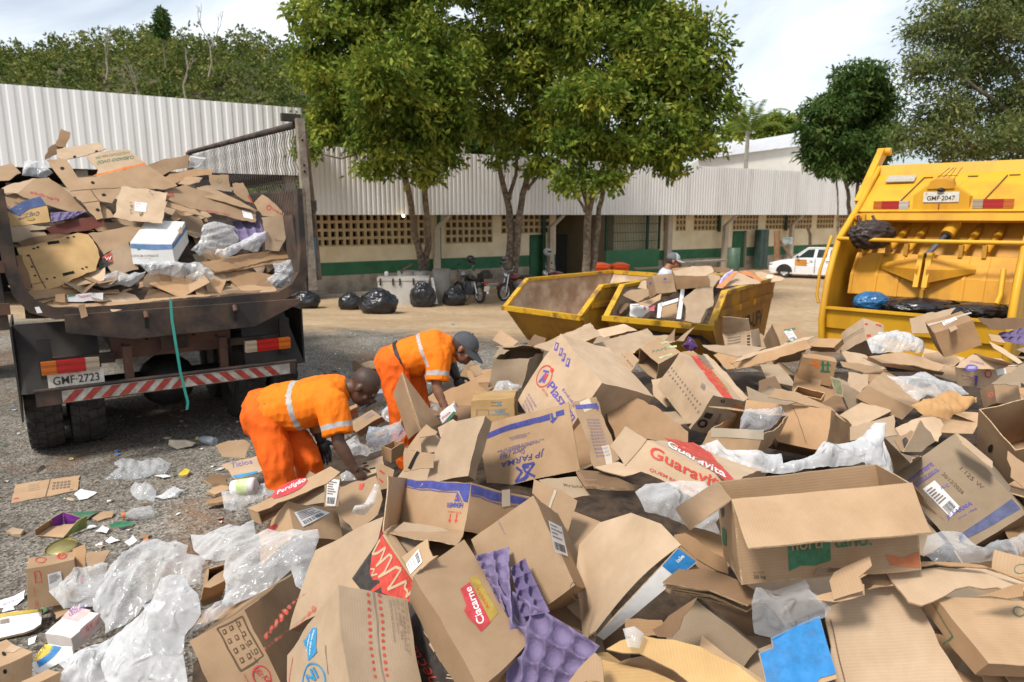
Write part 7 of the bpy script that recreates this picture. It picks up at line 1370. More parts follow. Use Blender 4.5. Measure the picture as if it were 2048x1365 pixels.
for j in range(rows+1):
 v=j/rows
 for i in range(W_):
  p=cat_(top,i/3);q=cat_(botm,i/3);vs.append(atz(p[0],p[1],p[2]).lerp(atz(q[0],q[1],q[2]),v)+Vector((0,0,.03*math.sin(math.pi*v))))
mb=MB();fs=[(j*W_+i,j*W_+i+1,(j+1)*W_+i+1,(j+1)*W_+i) for j in range(rows) for i in range(W_-1)];uv_=[(i*.05,j*.08) for j in range(rows+1) for i in range(W_)]
nn_=Vector((0,-.5,.86));mb.add(vs,fs,PALE,uv_,smooth=True);mb.add([p-nn_*.008 for p in vs],[f[::-1] for f in fs],PAPER,uv_,smooth=True);ed=[j*W_+W_-1 for j in range(rows+1)];mb.add([vs[i] for i in ed]+[vs[i]-nn_*.008 for i in ed],[(i,i+1,rows+2+i,rows+1+i) for i in range(rows)],EDGE);mb.build('tan_face',t_)
mb=MB();a,b_,c,d=atz(1192,1268,.735),atz(1356,1095,1.09),atz(1392,1124,1.05),atz(1206,1278,.70);panel(mb,[a,b_,c,d],.004,PAPER,PAPER,warper(3,.004));L_=lambda u,v:a*(1-u)*(1-v)+b_*u*(1-v)+c*u*v+d*(1-u)*v+Vector((0,-.006,.004))
mb.add([L_(.80,.05),L_(.99,.02),L_(1.0,.98),L_(.80,1.0)],[(0,1,2,3)],I_SKY);mb.add([L_(.87,.5),L_(.93,.3),L_(.98,.5),L_(.97,.9),L_(.9,.85)],[(0,1,2,3,4)],I_PURPLE);mb.add([L_(.0,.1),L_(.06,.05),L_(.06,.9),L_(.0,.9)],[(0,1,2,3)],I_SKY);text3d(mb,'iale',L_(.90,.5),L_(.97,.5)-L_(.90,.5),L_(.90,.3)-L_(.90,.5),Vector((0,-.8,.6)),I_WHITE);mb.build('white_printed_face',t_)
Sheet('darker tan continuation of the arched carton falling away to the right',zz(ZG,(395,590),(440,580),(640,690),(655,765),(500,700),(425,640)),1.09,nv_(.4,-.5,.75),m=WARM).build()
b=bx('open tan carton with clear bubble wrap spilling out, behind the white film',zz(ZF,(420,856),(48,828),(352,992),(572,730)),1.06,m=TAN);b.text('23','FRAGIL',ZF(565,1010),ZF(640,900),ZF(550,995),I_BLACK,0).patch('23',zz(ZF,(455,880),(475,862),(510,930),(490,948)),I_DBR).line('23',ZF(510,960),ZF(545,1010),.004,I_RED)
b.fpx(b.P(0,0,1),b.P(1,0,1),ZF(275,702),ZF(45,676),1.12,m=TAN);b.tape('12',ZF(65,838),ZF(415,860),.05);b.build(open=('13',))
b=bx('large plain tan carton with a vertical fold behind the bubble wrap carton',zz(ZF,(842,700),(300,640),(805,945),(958,790)),1.02,m=WARM);b.line('12',ZF(590,690),ZF(680,900),.003,I_DBR).build()
Sheet('tan carton back wall rising behind the large plain carton',zz(ZF,(440,625),(480,575),(620,590),(840,680),(930,775),(840,700)),1.06,nv_(0,-.75,.6),m=TAN).build()
b=bx('small open carton behind the large plain one',zz(ZF,(770,640),(590,590),(765,680),(800,590)),1.0,m=WARM);b.build(open=('13',))
Sheet('pale tan sheet right of the large plain carton',zz(ZF,(955,795),(1080,765),(1225,728),(1255,858),(1100,880),(960,880)),1.0,nv_(0,-.65,.75),m=PALE).build()
Sheet('pale tan sheet with a rounded end in the middle right of the heap',zz(ZF,(1235,815),(1380,765),(1525,742),(1550,790),(1500,895),(1350,880),(1270,870)),.99,nv_(.1,-.5,.86),m=PALE).build()
s_=Sheet('tan scrap with a black printed symbol beside the shipping label carton',zz(ZF,(1225,890),(1340,820),(1480,880),(1420,960),(1270,960)),1.03,nv_(0,-.7,.7),m=TAN);s_.patch('',zz(ZF,(1275,890),(1300,870),(1320,890),(1300,945),(1285,935)),I_BLACK).build()
b=bx('long flat tan carton with a dark front side below the white film',zz(ZF,(1060,538),(1352,682),(985,612),(1160,448)),.98,m=TAN,crush=.014);b.build()
Sheet('tan carton flap at the left end of the long flat carton',zz(ZF,(935,448),(1060,470),(1060,540),(985,612),(930,560)),1.0,nv_(-.5,-.6,.6),m=PALE).build()
Sheet('folded grey carton side below the long flat carton',zz(ZF,(900,530),(975,560),(1075,650),(1100,720),(940,690),(905,610)),.95,nv_(-.4,-.8,.3),m=GREY).build()
s_=Sheet('narrow tan sheet with a pale green back standing left of the long flat carton',zz(ZF,(820,478),(930,520),(935,600),(900,620),(850,600)),.97,nv_(-.3,-.8,.4),m=GREY);s_.patch('',zz(ZF,(828,490),(880,510),(890,600),(855,592)),ink('moss_print',(.13,.14,.06))).build()
b=bx('tan carton with torn orange and green printed marks in the middle of the heap',zz(ZF,(650,362),(868,396),(612,515),(640,330)),1.02,m=WARM)
b.patch('12',zz(ZF,(715,375),(745,378),(752,435),(728,430)),I_ORANGE).patch('12',zz(ZF,(690,400),(760,408),(758,420),(688,412)),I_ORANGE).patch('12',zz(ZF,(770,388),(785,390),(785,460),(768,458)),I_GREEN).patch('12',zz(ZF,(765,405),(830,412),(830,425),(765,418)),I_GREEN).patch('12',zz(ZF,(760,445),(825,452),(825,465),(760,458)),I_GREEN).patch('12',zz(ZF,(805,392),(818,394),(815,455),(800,452)),I_GREEN).patch('12',zz(ZF,(700,495),(770,508),(762,550),(700,540)),PALE).build()
s_=Sheet('long tan carton folded in thirds lying slantwise in front of the full skip',zz(ZF,(190,402),(480,312),(660,252),(700,300),(450,385),(235,452)),1.02,nv_(-.05,-.75,.66),m=WARM);s_.build()
b=bx('folded end of the slanting long carton',zz(ZF,(690,290),(745,238),(700,320),(850,305)),1.03,m=WARM);b.build()
Sheet('pale upper face of the slanting long carton',zz(ZF,(190,400),(300,345),(650,240),(735,232),(660,262)),1.05,nv_(0,-.25,.96),m=PALE).build()
Sheet('large pale sheet lying flat at the back between the two skips corner and the heap',zz(ZK,(1220,935),(1420,935),(1610,955),(1540,985),(1425,1012),(1260,970)),.93,nv_(0,-.25,.95),m=PALE).build()
Sheet('tan sheet folded double right of the orange and green marked carton',zz(ZF,(880,318),(1040,345),(1175,440),(1050,445),(930,405)),1.0,nv_(0,-.4,.9),m=PALE,th=.015).build()
Sheet('tan sheet lying under the double folded one',zz(ZF,(890,400),(1100,425),(1230,465),(1050,470),(900,430)),.96,nv_(0,-.45,.9),m=TAN).build()
b=bx('flattened tan carton with layered ends under the upper white film',zz(ZF,(1160,405),(1540,455),(1150,425),(1060,365)),1.03,m=TAN,lim=(.05,.95));b.build()
Sheet('tan top of the flattened carton with layered ends',zz(ZF,(1030,362),(1240,335),(1400,360),(1548,405),(1510,445),(1160,405)),1.05,nv_(0,-.4,.9),m=TAN,crush=.02).build()
b=bx('tan carton with faint red marks standing at the lower left of the yellow truck',zz(ZL,(390,1108),(255,1195),(398,1245),(525,1150)),1.12,m=PALE,lim=(.1,.6));b.line('12',ZL(262,1250),ZL(388,1170),.006,I_GREYP).line('12',ZL(262,1262),ZL(388,1185),.004,I_GREYP).patch('23',zz(ZL,(400,1140),(420,1140),(420,1152),(400,1150)),I_RED).patch('23',zz(ZL,(405,1210),(435,1210),(435,1226),(405,1224)),I_RED).patch('23',zz(ZL,(470,1145),(510,1156),(510,1166),(470,1156)),I_RED).build()
b=bx('biggest tan carton before the yellow truck, tilted, with a white label on top',zz(ZL,(840,1196),(1076,1120),(900,1345),(782,1130)),1.22,m=WARM,crush=.016,lim=(.1,.8));b.label_('13',zz(ZL,(885,1125),(965,1092),(978,1110),(895,1150)),3).patch('13',zz(ZL,(920,1165),(965,1150),(978,1175),(935,1195)),PALE).tape('13',ZL(800,1150),ZL(1060,1070),.05).build()
b=Sheet('pale tan carton behind the tilted one before the yellow truck',zz(ZL,(688,1102),(815,1066),(965,1040),(900,1120),(850,1190),(700,1205)),1.15,nv_(-.1,-.85,.4),m=PALE).build()
b=bx('tan carton with a round violet logo and an open flap, near the right edge',zz(ZF,(1765,432),(2022,418),(1775,562),(1610,425)),1.03,m=PALE,lim=(.1,.7));b.text('23','nosso',ZF(1660,455),ZF(1742,455),ZF(1662,430),I_VIOLET,0).line('23',ZF(1650,480),ZF(1730,490),.012,ink('faded_pink',(.5,.3,.25))).line('23',ZF(1665,500),ZF(1725,508),.012,MATS['ink_faded_pink']).patch('23',zz(ZF,(1735,482),(1752,482),(1752,550),(1738,550)),I_VIOLET).ring('12',ZF(1815,470),8,9,0,I_CRIM,.3).patch('12',zz(ZF,(1865,440),(1930,432),(1945,470),(1880,485)),PAPER)
b.fpx(b.P(0,0,1),b.P(1,0,1),ZF(1725,335),ZF(2020,412),1.15);b.build()
s_=Sheet('pale carton top with a round violet logo leaning back',zz(ZF,(1612,428),(1725,336),(1900,365),(2022,418),(1765,438)),1.06,nv_(-.1,-.6,.8),m=PALE);s_.disc('',ZF(1722,432),13,7,0,I_VIOLET,16).text('','nosso',ZF(1700,440),ZF(1748,438),ZF(1700,425),I_WHITE,0,off=.005).text('','COMERCIAL',ZF(1715,395),ZF(1800,405),ZF(1716,380),I_VIOLET,0).build()
b=bx('tan carton with faint red stamps below the violet logo carton',zz(ZF,(1845,528),(2012,530),(1870,650),(1770,575)),1.02,m=TAN,lim=(.1,.6));b.ring('12',ZF(1830,600),5,5,0,I_RED,.4,10).build()
Sheet('tan flap rising to the right edge above the faint red stamps',zz(ZF,(1840,525),(2055,405),(2055,500),(2000,540)),1.06,nv_(-.2,-.7,.6),m=GREY).build()
Sheet('dark long carton side at the back right in front of the yellow truck',zz(ZF,(1760,118),(2055,122),(2055,190),(1830,190)),1.16,nv_(0,-.9,.3),m=BROWN).build()
eggtray('dusty purple egg tray at the right edge in front of the yellow truck',[atz(*ZF(1885,212),1.13),atz(*ZF(2055,172),1.16),atz(*ZF(2055,285),1.05),atz(*ZF(1895,262),1.06)],3,2,.025,M_PULPD)
Sheet('tan carton flap in front of the egg tray at the right edge',zz(ZF,(1825,215),(1900,230),(1935,275),(1850,260)),1.14,nv_(-.3,-.7,.6),m=TAN).build()
Sheet('long tan carton slat sloping down right beside the tilted carton',zz(ZF,(1820,255),(1900,290),(2040,390),(2010,400),(1850,300)),1.10,nv_(-.2,-.6,.7),m=PALE).build()
b=bx('tan carton printed with a list, standing open at the end of the full skip',zz(ZK,(1505,850),(1348,870),(1520,950),(1560,840)),1.02,m=PALE,lim=(.1,.5))
for i in range(3):b.line('12',ZK(1375,895+i*18),ZK(1450,885+i*18),.012,I_GREYP)
b.text('12','CONTEUDO 12',ZK(1365,880),ZK(1500,868),ZK(1364,866),I_GREYP,0)
for i in range(4):b.patch('12',zz(ZK,(1485,880+i*18),(1503,878+i*18),(1505,888+i*18),(1487,891+i*18)),I_BLACK)
b.fpx(b.P(1,0,0),b.P(0,0,0),ZK(1340,768),ZK(1490,770),1.16);b.build(open=('13',))
b=bx('tan carton with a green marked white label standing right of the open list carton',zz(ZK,(1642,808),(1802,795),(1692,950),(1592,905)),1.05,m=TAN,lim=(.1,.5));b.label_('12',zz(ZK,(1710,848),(1755,838),(1788,900),(1745,908)),3).line('12',ZK(1712,842),ZK(1780,838),.02,I_GREEN).line('12',ZK(1725,910),ZK(1790,900),.02,I_GREEN).build()
film('bunch of dark violet plastic poking out at the foot of the full skip',zz(ZK,(1095,945),(1130,885),(1165,920),(1195,960),(1150,975)),.92,nv_(0,-.8,.5),.05,mat('violet_plastic',(.06,.015,.09),.3,spec=.6))
film('white plastic sheet spread behind the open fruit box',zz(ZG,(520,185),(600,145),(640,190),(760,205),(890,215),(905,260),(1000,240),(1100,185),(1250,160),(1330,70),(1368,80),(1420,300),(1280,262),(900,300),(700,320)),1.10,nv_(0,-.6,.8),.10,FILM_O,fr=4.2)
film('clear plastic bag crumpled left of the open fruit box',zz(ZG,(205,390),(260,350),(420,352),(530,350),(600,400),(610,620),(480,560),(380,530),(260,490)),1.16,nv_(-.1,-.7,.7),.10,FILM_W,fr=6)
film('white film lying over the brown paper in the middle right of the heap',zz(ZF,(1175,485),(1280,490),(1420,468),(1510,505),(1610,545),(1705,610),(1560,600),(1440,620),(1370,642),(1280,590)),1.07,nv_(0,-.5,.85),.07,FILM_W,fr=7)
film('crumpled kraft paper below the white film',zz(ZF,(1345,690),(1420,640),(1590,580),(1640,610),(1740,625),(1750,660),(1620,710),(1570,775),(1470,750),(1400,740)),1.05,nv_(0,-.55,.83),.05,mat('kraft_paper',(.50,.29,.12),.8,(.40,.21,.08),7),fr=6,name='kraft_paper',cat='paper',layers=1)
film('white film heaped in front of the yellow truck sill',zz(ZF,(1050,275),(1130,220),(1280,208),(1340,235),(1420,300),(1380,340),(1200,352),(1060,345)),1.10,nv_(0,-.6,.8),.10,FILM_O,fr=5)
film('clear bubble wrap hanging out of the open carton',zz(ZF,(228,830),(275,710),(380,702),(535,730),(500,770),(430,850),(300,850)),1.12,nv_(0,-.55,.83),.06,FILM_C,fr=9)
film('clear plastic with a violet tint in front of the blue printed flap',zz(ZG,(735,930),(850,830),(1000,815),(1040,870),(1120,940),(1090,975),(960,1010),(850,1080),(770,1060)),1.03,nv_(0,-.7,.7),.09,FILM_C,fr=8)
film('clear film strewn at the right edge below the shipping label carton',zz(ZG,(1570,600),(1650,580),(1740,590),(1830,660),(2050,580),(2050,690),(1900,720),(1620,745),(1565,690)),1.10,nv_(0,-.45,.9),.06,FILM_C,fr=6)
film('scrap of clear film on the bulging yellowish lid',zz(ZG,(170,1060),(200,1040),(250,1065),(230,1130),(185,1125)),.97,nv_(0,-.5,.8),.03,FILM_W,fr=14)
film('clear wrap under the crushed grey brown carton',zz(ZA,(130,700),(200,610),(280,600),(370,630),(340,720),(150,730)),.80,nv_(0,-.75,.6),.04,FILM_W,fr=7,stretch=(1.6,.5))
film('wisp of plastic sticking up at the right end of the white sheet',zz(ZG,(1290,260),(1330,72),(1366,66),(1395,160),(1425,300)),1.22,nv_(0,-.9,.4),.05,FILM_O,fr=7)
b=bx('flattened tan carton with a red oval bread logo, lying at the near worker\'s feet',zz(ZD,(662,308),(1130,78),(690,395),(598,296)),.62,m=TAN);b.build(open=('12',))
s_=Sheet('tan carton top with a red oval lettered in white by the near worker',zz(ZD,(600,298),(760,222),(1100,48),(1160,92),(1075,150),(665,312)),.66,nv_(-.1,-.45,.88),m=TAN);s_.disc('',ZD(855,178),36,11,-.45,I_CRIM).text('','Perdigão',ZD(785,225),ZD(945,148),ZD(790,190),I_WHITE,.02,off=.005).build()
s_=Sheet('carton end with a tall bar code label beside the red oval',zz(ZD,(1075,120),(1165,100),(1160,290),(1070,295)),.68,nv_(.15,-.9,.3),m=TAN);s_.label_('',zz(ZD,(1088,116),(1162,126),(1142,290),(1078,285)),6).build()
b=bx('tan carton with a crooked white address label below the red oval carton',zz(ZD,(850,258),(655,445),(892,470),(1140,300)),.66,m=TAN);b.label_('23',zz(ZD,(890,325),(1000,290),(1098,325),(942,420)),5).disc('12',ZD(752,418),15,6,-.4,I_CRIM).build()
s_=Sheet('tan sheet with a short red stripe in front of the near worker\'s hand',zz(ZD,(1165,180),(1395,100),(1420,250),(1380,340),(1250,470),(1130,300),(1165,280)),.62,nv_(0,-.6,.8),m=TAN);s_.patch('',zz(ZD,(1292,155),(1322,145),(1300,188),(1280,190)),I_RED).build()
Sheet('small tan carton strip with slanted red print near the clear bottle',zz(ZM,(1075,1055),(1105,1040),(1190,1085),(1180,1210),(1085,1225)),.70,nv_(0,-.9,.3),m=TAN).line('',ZM(1100,1085),ZM(1130,1110),.01,I_RED).line('',ZM(1095,1140),ZM(1125,1165),.01,I_RED).build()
Sheet('tan sheet with punched slots beyond the near worker\'s hand',zz(ZM,(925,1090),(1000,1045),(1110,1005),(1110,1100),(1000,1145),(940,1140)),.52,nv_(0,-.5,.85),m=PALE).line('',ZM(975,1055),ZM(1005,1052),.012,M_DARK).line('',ZM(985,1075),ZM(1015,1072),.012,M_DARK).line('',ZM(1020,1095),ZM(1060,1085),.012,M_DARK).build()
b=bx('small open tan carton in the middle of the litter between the workers',zz(ZM,(1170,960),(1095,940),(1175,1045),(1255,915)),.62,m=WARM,lim=(.08,.4));b.build(open=('13',))
Sheet('torn tan carton flap before the pointed wedge',zz(ZM,(1275,945),(1355,835),(1410,780),(1480,830),(1470,850),(1360,870),(1370,975)),.74,nv_(-.1,-.7,.7),m=TAN).build()
Sheet('rounded tan flap in front of the pointed wedge',zz(ZM,(1350,860),(1475,845),(1515,890),(1480,970),(1385,978),(1352,925)),.78,nv_(.1,-.75,.6),m=PALE).build()
Sheet('split tan carton below the rounded flap',zz(ZM,(1260,1110),(1275,950),(1365,975),(1470,985),(1460,1080),(1330,1090)),.70,nv_(0,-.75,.65),m=TAN).line('',ZM(1365,975),ZM(1300,1085),.02,M_DARK).build()
s_=Sheet('tan flap with faint red print right of the pointed wedge',zz(ZM,(1480,800),(1590,740),(1620,760),(1530,860),(1490,870)),.78,nv_(0,-.6,.8),m=PALE);s_.line('',ZM(1540,770),ZM(1590,765),.01,I_PINK).build()
b=bx('small white pizza box with green and red print by the far worker',zz(ZM,(1595,648),(1500,735),(1615,690),(1610,615)),.82,m=PAPER,lim=(.04,.5));b.patch('12',zz(ZM,(1535,765),(1600,690),(1612,705),(1560,765)),I_GREEN).text('12','Pizza',ZM(1525,750),ZM(1580,700),ZM(1515,738),I_RED).build()
Sheet('brown sheet standing upright before the far worker',zz(ZM,(1530,560),(1650,510),(1755,470),(1765,520),(1830,560),(1820,650),(1640,650),(1580,670)),.82,nv_(0,-.85,.4),m=WARM).build()
Sheet('tan scrap behind the brown upright sheet',zz(ZM,(1695,400),(1760,370),(1790,430),(1740,460)),.85,nv_(0,-.7,.6),m=TAN).build()
b=bx('dented tan carton with faint print lying between the two workers',zz(ZM,(930,838),(1108,738),(960,868),(862,790)),.52,m=TAN,lim=(.08,.6));b.patch('13',zz(ZM,(975,745),(1035,705),(1060,725),(1000,765)),I_GREYP).build()
b=bx('brown carton end with red zigzag print near the black bag scrap',zz(ZM,(862,702),(952,655),(865,775),(855,680)),.62,m=WARM,lim=(.06,.5));b.line('12',ZM(870,720),ZM(950,682),.02,I_RED).build()
Sheet('tan strips of carton lying in the litter between the workers',zz(ZM,(1050,850),(1130,800),(1210,770),(1235,720),(1225,800),(1130,850),(1080,870)),.55,nv_(0,-.5,.85),m=TAN).build()
film('black plastic scrap on the ground between the workers',zz(ZM,(950,640),(1020,600),(1080,640),(1000,680),(955,685)),.50,nv_(0,-.6,.8),.05,M_BAG)
film('white foam bag between the workers',zz(ZM,(1100,690),(1150,668),(1220,685),(1225,740),(1150,775),(1110,750)),.55,nv_(0,-.6,.8),.07,FILM_O)
film('bluish clear bag in the litter between the workers',zz(ZM,(995,900),(1025,830),(1140,790),(1230,775),(1280,860),(1160,920),(1060,975)),.50,nv_(0,-.5,.86),.08,FILM_B)
film('clear crumpled film beside the near worker\'s forearm',zz(ZM,(860,900),(930,870),(1010,940),(1010,1015),(900,1010),(870,950)),.42,nv_(0,-.6,.8),.07,FILM_W)
film('wisps of film under the near worker\'s hand',zz(ZM,(830,1140),(870,1095),(920,1120),(950,1165),(850,1165)),.50,nv_(0,-.6,.8),.05,FILM_W)
film('white strip of film by the far worker\'s hand',zz(ZM,(1405,640),(1440,620),(1500,650),(1490,690),(1420,680)),.62,nv_(0,-.6,.8),.04,FILM_O)
film('clear plastic bottle shaped sleeve standing on the red striped sheet',zz(ZM,(930,1350),(990,1330),(1030,1280),(1060,1200),(1085,1205),(1090,1260),(1060,1340),(990,1400),(920,1400)),.70,nv_(0,-.8,.6),.04,FILM_W,fr=9)
s_=Sheet('tan carton scraps with a blue edge lying by the near worker\'s leg',zz(ZM,(10,1062),(140,1020),(275,988),(295,1100),(250,1118),(95,1155),(60,1100)),.18,nv_(0,-.35,.93),m=PALE);s_.text('','Ticlos',ZM(80,1088),ZM(215,1055),ZM(75,1050),I_VIOLET,0).patch('',zz(ZM,(85,1135),(245,1105),(255,1117),(95,1152)),I_CYAN).build()
Sheet('tan carton sheet lying left of the near worker\'s knee',zz(ZM,(-30,930),(60,900),(180,895),(215,925),(175,1020),(20,1005)),.2,nv_(0,-.4,.9),m=TAN).build()
for i,(pts,lab,mm,z) in enumerate([([(-130,1165),(-40,1120),(40,1140),(50,1200),(-60,1210)],'dark brown folded paper sack left of the near worker',BROWN,.10),([(-90,1245),(0,1205),(70,1210),(75,1230),(-30,1265)],'tan flattened scrap below the brown paper sack',TAN,.06),([(-90,1300),(60,1255),(80,1270),(70,1300),(-70,1320)],'rust coloured flattened carton left of the green jar',WARM,.06)]):Sheet(lab,zz(ZM,*pts),z,nv_(0,-.2,.97),m=mm,th=.02,crush=.02).build()
def jar():
 a,c=atz(*ZD(525,175),.25),atz(*ZD(640,158),.27);ax=(c-a).normalized();t=thing('plastic_jar','white plastic jar with a lime green label lying by the near worker','jar',a-Vector((0,0,.06)));L_=(c-a).length;mb=MB();mb.lathe([(.001,-.02),(.055,-.02),(.06,0),(.06,L_),(.045,L_+.015),(.001,L_+.015)],a,ax,PAPER,20);mb.build('body',t);mb=MB();mb.lathe([(.0612,L_*.2),(.0612,L_*.8)],a,ax,mat('lime_label',(.30,.52,.02),.4,(.65,.68,.5),9),20);mb.build('label',t)
jar()
film('violet tinted clear film beside the green jar',zz(ZD,(440,210),(510,205),(640,180),(740,140),(762,190),(660,260),(560,320),(470,310)),.20,nv_(0,-.4,.9),.05,FILM_W,fr=9)
film('large white plastic sheet billowing over the left foreground',zz(ZE,(610,735),(735,625),(860,602),(960,620),(1030,645),(1025,680),(1140,690),(1100,760),(1085,840),(980,870),(860,900),(700,1060),(600,1090),(510,985),(560,850)),.36,nv_(-.1,-.5,.86),.20,FILM_W,fr=2.8)
film('thin clear flap of the billowing sheet lying to the left',zz(ZE,(272,885),(340,825),(430,775),(600,732),(580,850),(520,960),(440,950),(370,975)),.22,nv_(-.1,-.4,.9),.08,FILM_W,fr=3.5)
film('tall milky plastic bag running down to the bottom edge on the left',zz(ZE,(640,1130),(760,1010),(860,900),(920,800),(1000,830),(1085,900),(1080,1000),(1020,1120),(990,1220),(1040,1400),(660,1400),(560,1280)),.48,nv_(-.1,-.6,.8),.17,FILM_O,fr=2.8)
film('white film spread along the bottom left edge',zz(ZE,(300,1400),(360,1300),(310,1240),(480,1180),(640,1120),(700,1300),(720,1400)),.30,nv_(0,-.5,.85),.09,FILM_O,fr=4)
film('broad clear plastic sheet hanging over the middle left cartons',zz(ZD,(255,480),(420,430),(640,385),(660,450),(800,430),(1050,440),(1062,490),(1000,600),(975,720),(975,840),(880,705),(560,890),(400,980),(345,1040),(440,890),(480,780),(480,640),(330,640),(265,560)),.70,nv_(-.1,-.55,.83),.12,FILM_W,fr=3.2)
film('grey jagged film under the clear sheet',zz(ZD,(245,1050),(340,930),(470,850),(440,950),(360,1040),(260,1075)),.50,nv_(0,-.6,.8),.04,FILM_C,fr=8)
b=bx('brown carton half open between the plastic sheets on the left',zz(ZE,(1110,850),(1240,810),(1075,960),(1120,760)),.45,m=WARM,lim=(.08,.5));b.build(open=('13',));Sheet('tan torn flap over the brown carton between the plastic sheets',zz(ZE,(1090,845),(1150,790),(1225,750),(1235,800),(1130,850)),.50,nv_(0,-.5,.85),m=TAN).build()
b=bx('small tan carton with red stamps standing on the gravel at the left edge',zz(ZE,(130,748),(392,702),(148,972),(152,695)),.34,m=TAN,lim=(.1,.6));b.label_('12',zz(ZE,(250,772),(320,752),(332,820),(265,865)),6,False).ring('13',ZE(213,704),11,5.5,-.1,I_RED,.25).ring('13',ZE(328,680),10,7,-.1,I_RED,.25).text('13','BR',ZE(308,690),ZE(348,682),ZE(306,668),I_RED,0).text('12','Fragil',ZE(188,890),ZE(180,838),ZE(178,891),I_RED,0)
for p,q in (((172,762),(200,755)),((200,755),(212,810)),((212,810),(180,815)),((180,815),(172,762))):b.line('12',ZE(*p),ZE(*q),.005,I_RED)
b.ring('12',ZE(190,928),2.5,2.5,0,I_RED,.4,8).text('12','TT',ZE(182,962),ZE(208,958),ZE(180,940),I_RED,0).build()
s_=Sheet('tan carton flap standing at the right end of the small carton with red stamps',zz(ZE,(388,645),(460,618),(480,768),(402,785)),.36,nv_(.1,-.9,.3),m=WARM);s_.build()
s_=Sheet('tan carton sheet behind the small carton with red stamps',zz(ZE,(465,655),(605,650),(565,720),(478,770)),.16,nv_(0,-.3,.95),m=TAN);s_.build()
b=bx('flat white and pink box with violet print in the left foreground',zz(ZE,(393,1132),(238,1105),(410,1202),(550,1005)),.22,m=mat('dirty_white_carton',(.70,.66,.62),.6,(.58,.52,.48),4),lim=(.06,.6));b.patch('13',zz(ZE,(330,1030),(440,1050),(500,990),(400,970)),ink('pale_pink',(.66,.42,.40)),.0012).text('13','LEGUME',ZE(385,1025),ZE(470,980),ZE(375,1008),I_VIOLET,0).text('13','BAG',ZE(382,1005),ZE(420,985),ZE(375,990),I_VIOLET,0).patch('23',zz(ZE,(440,1085),(548,1000),(545,1060),(455,1150)),MATS['ink_pale_pink'],.0012).text('23','10 V',ZE(475,1100),ZE(510,1072),ZE(470,1075),I_CRIM,0).build()
b=bx('tan carton with two round holes at the bottom left corner',zz(ZE,(165,1205),(-20,1278),(168,1335),(30,1146)),.36,m=TAN,lim=(.08,.6));b.disc('12',ZE(18,1295),4.5,4.5,0,M_DARK,12,.003).disc('13',ZE(12,1215),4,3,0,M_DARK,12,.003).patch('13',zz(ZE,(15,1205),(60,1165),(110,1182),(60,1205)),PALE).build()
b=bx('tan carton half sunk at the bottom left under the white film',zz(ZE,(320,1305),(180,1370),(330,1400),(245,1290)),.38,m=TAN,lim=(.08,.6));b.build()
s_=Sheet('crumpled yellow and blue printed bag at the bottom left',zz(ZE,(155,1260),(215,1175),(240,1155),(320,1175),(370,1180),(390,1215),(300,1270),(190,1310),(170,1300)),.22,nv_(0,-.4,.9),m=PAPER,name='printed_bag',cat='plastic bag',crush=.04,sp=.03);s_.patch('',zz(ZE,(160,1245),(225,1160),(270,1165),(250,1205),(180,1250)),ink('bag_yellow',(.72,.50,.03))).patch('',zz(ZE,(180,1255),(255,1205),(275,1168),(320,1180),(290,1220),(195,1280)),I_SKY).text('','VIGUE',ZE(180,1245),ZE(235,1178),ZE(168,1232),I_NAVY,.02,off=.005).build()
Sheet('white paper leaflet lying at the left edge, nearest the small red stamped carton',zz(ZE,(-15,920),(60,895),(135,860),(128,905),(90,940),(-15,975)),.02,nv_(0,-.2,.97),m=PAPER,th=.002,crush=.02,name='paper_sheet',cat='paper').text('','NOTA FISCAL',ZE(10,945),ZE(100,912),ZE(6,934),I_VIOLET,0).build()
s_=Sheet('yellow bordered white magazine page at the left edge',zz(ZE,(-15,1020),(100,985),(245,962),(225,1040),(140,1090),(-15,1130)),.05,nv_(0,-.2,.97),m=PAPER,th=.012,crush=.02,name='magazine',cat='magazine');s_.patch('',zz(ZE,(0,1010),(245,963),(240,978),(5,1028)),ink('mustard',(.48,.34,.04))).patch('',zz(ZE,(10,1038),(60,1028),(62,1048),(12,1056)),I_GREYP).build()
Sheet('tan flat carton scrap lying in front of the magazine',zz(ZE,(280,960),(330,950),(385,985),(300,1030),(285,990)),.06,nv_(0,-.2,.97),m=TAN).build()
Sheet('white foam scrap between magazine and printed bag',zz(ZE,(145,1130),(190,1112),(185,1150),(150,1165)),.06,nv_(0,-.4,.9),m=PAPER,name='foam_scrap',cat='foam').build()
s_=Sheet('flattened tan carton with two printed blocks lying on the gravel behind the truck',zz(ZE,(62,395),(85,295),(270,268),(435,246),(420,325),(250,360)),.012,nv_(0,0,1),m=TAN,crush=.006)
for i in range(5):
 for j in range(3):s_.patch('',zz(ZE,(290+i*20-j*3,285+j*15-i*2),(303+i*20-j*3,283+j*15-i*2),(301+i*20-j*3,292+j*15-i*2),(288+i*20-j*3,294+j*15-i*2)),I_GREYP)
for j in range(4):s_.line('',ZE(155,300+j*10),ZE(215,292+j*10),.006,I_GREYP)
s_.line('',ZE(275,268),ZE(248,362),.006,I_DBR).build()
t_=thing('open_carton','torn open carton with a bright purple inside lying on the gravel','open carton',ground_pt(*ZE(330,570)))
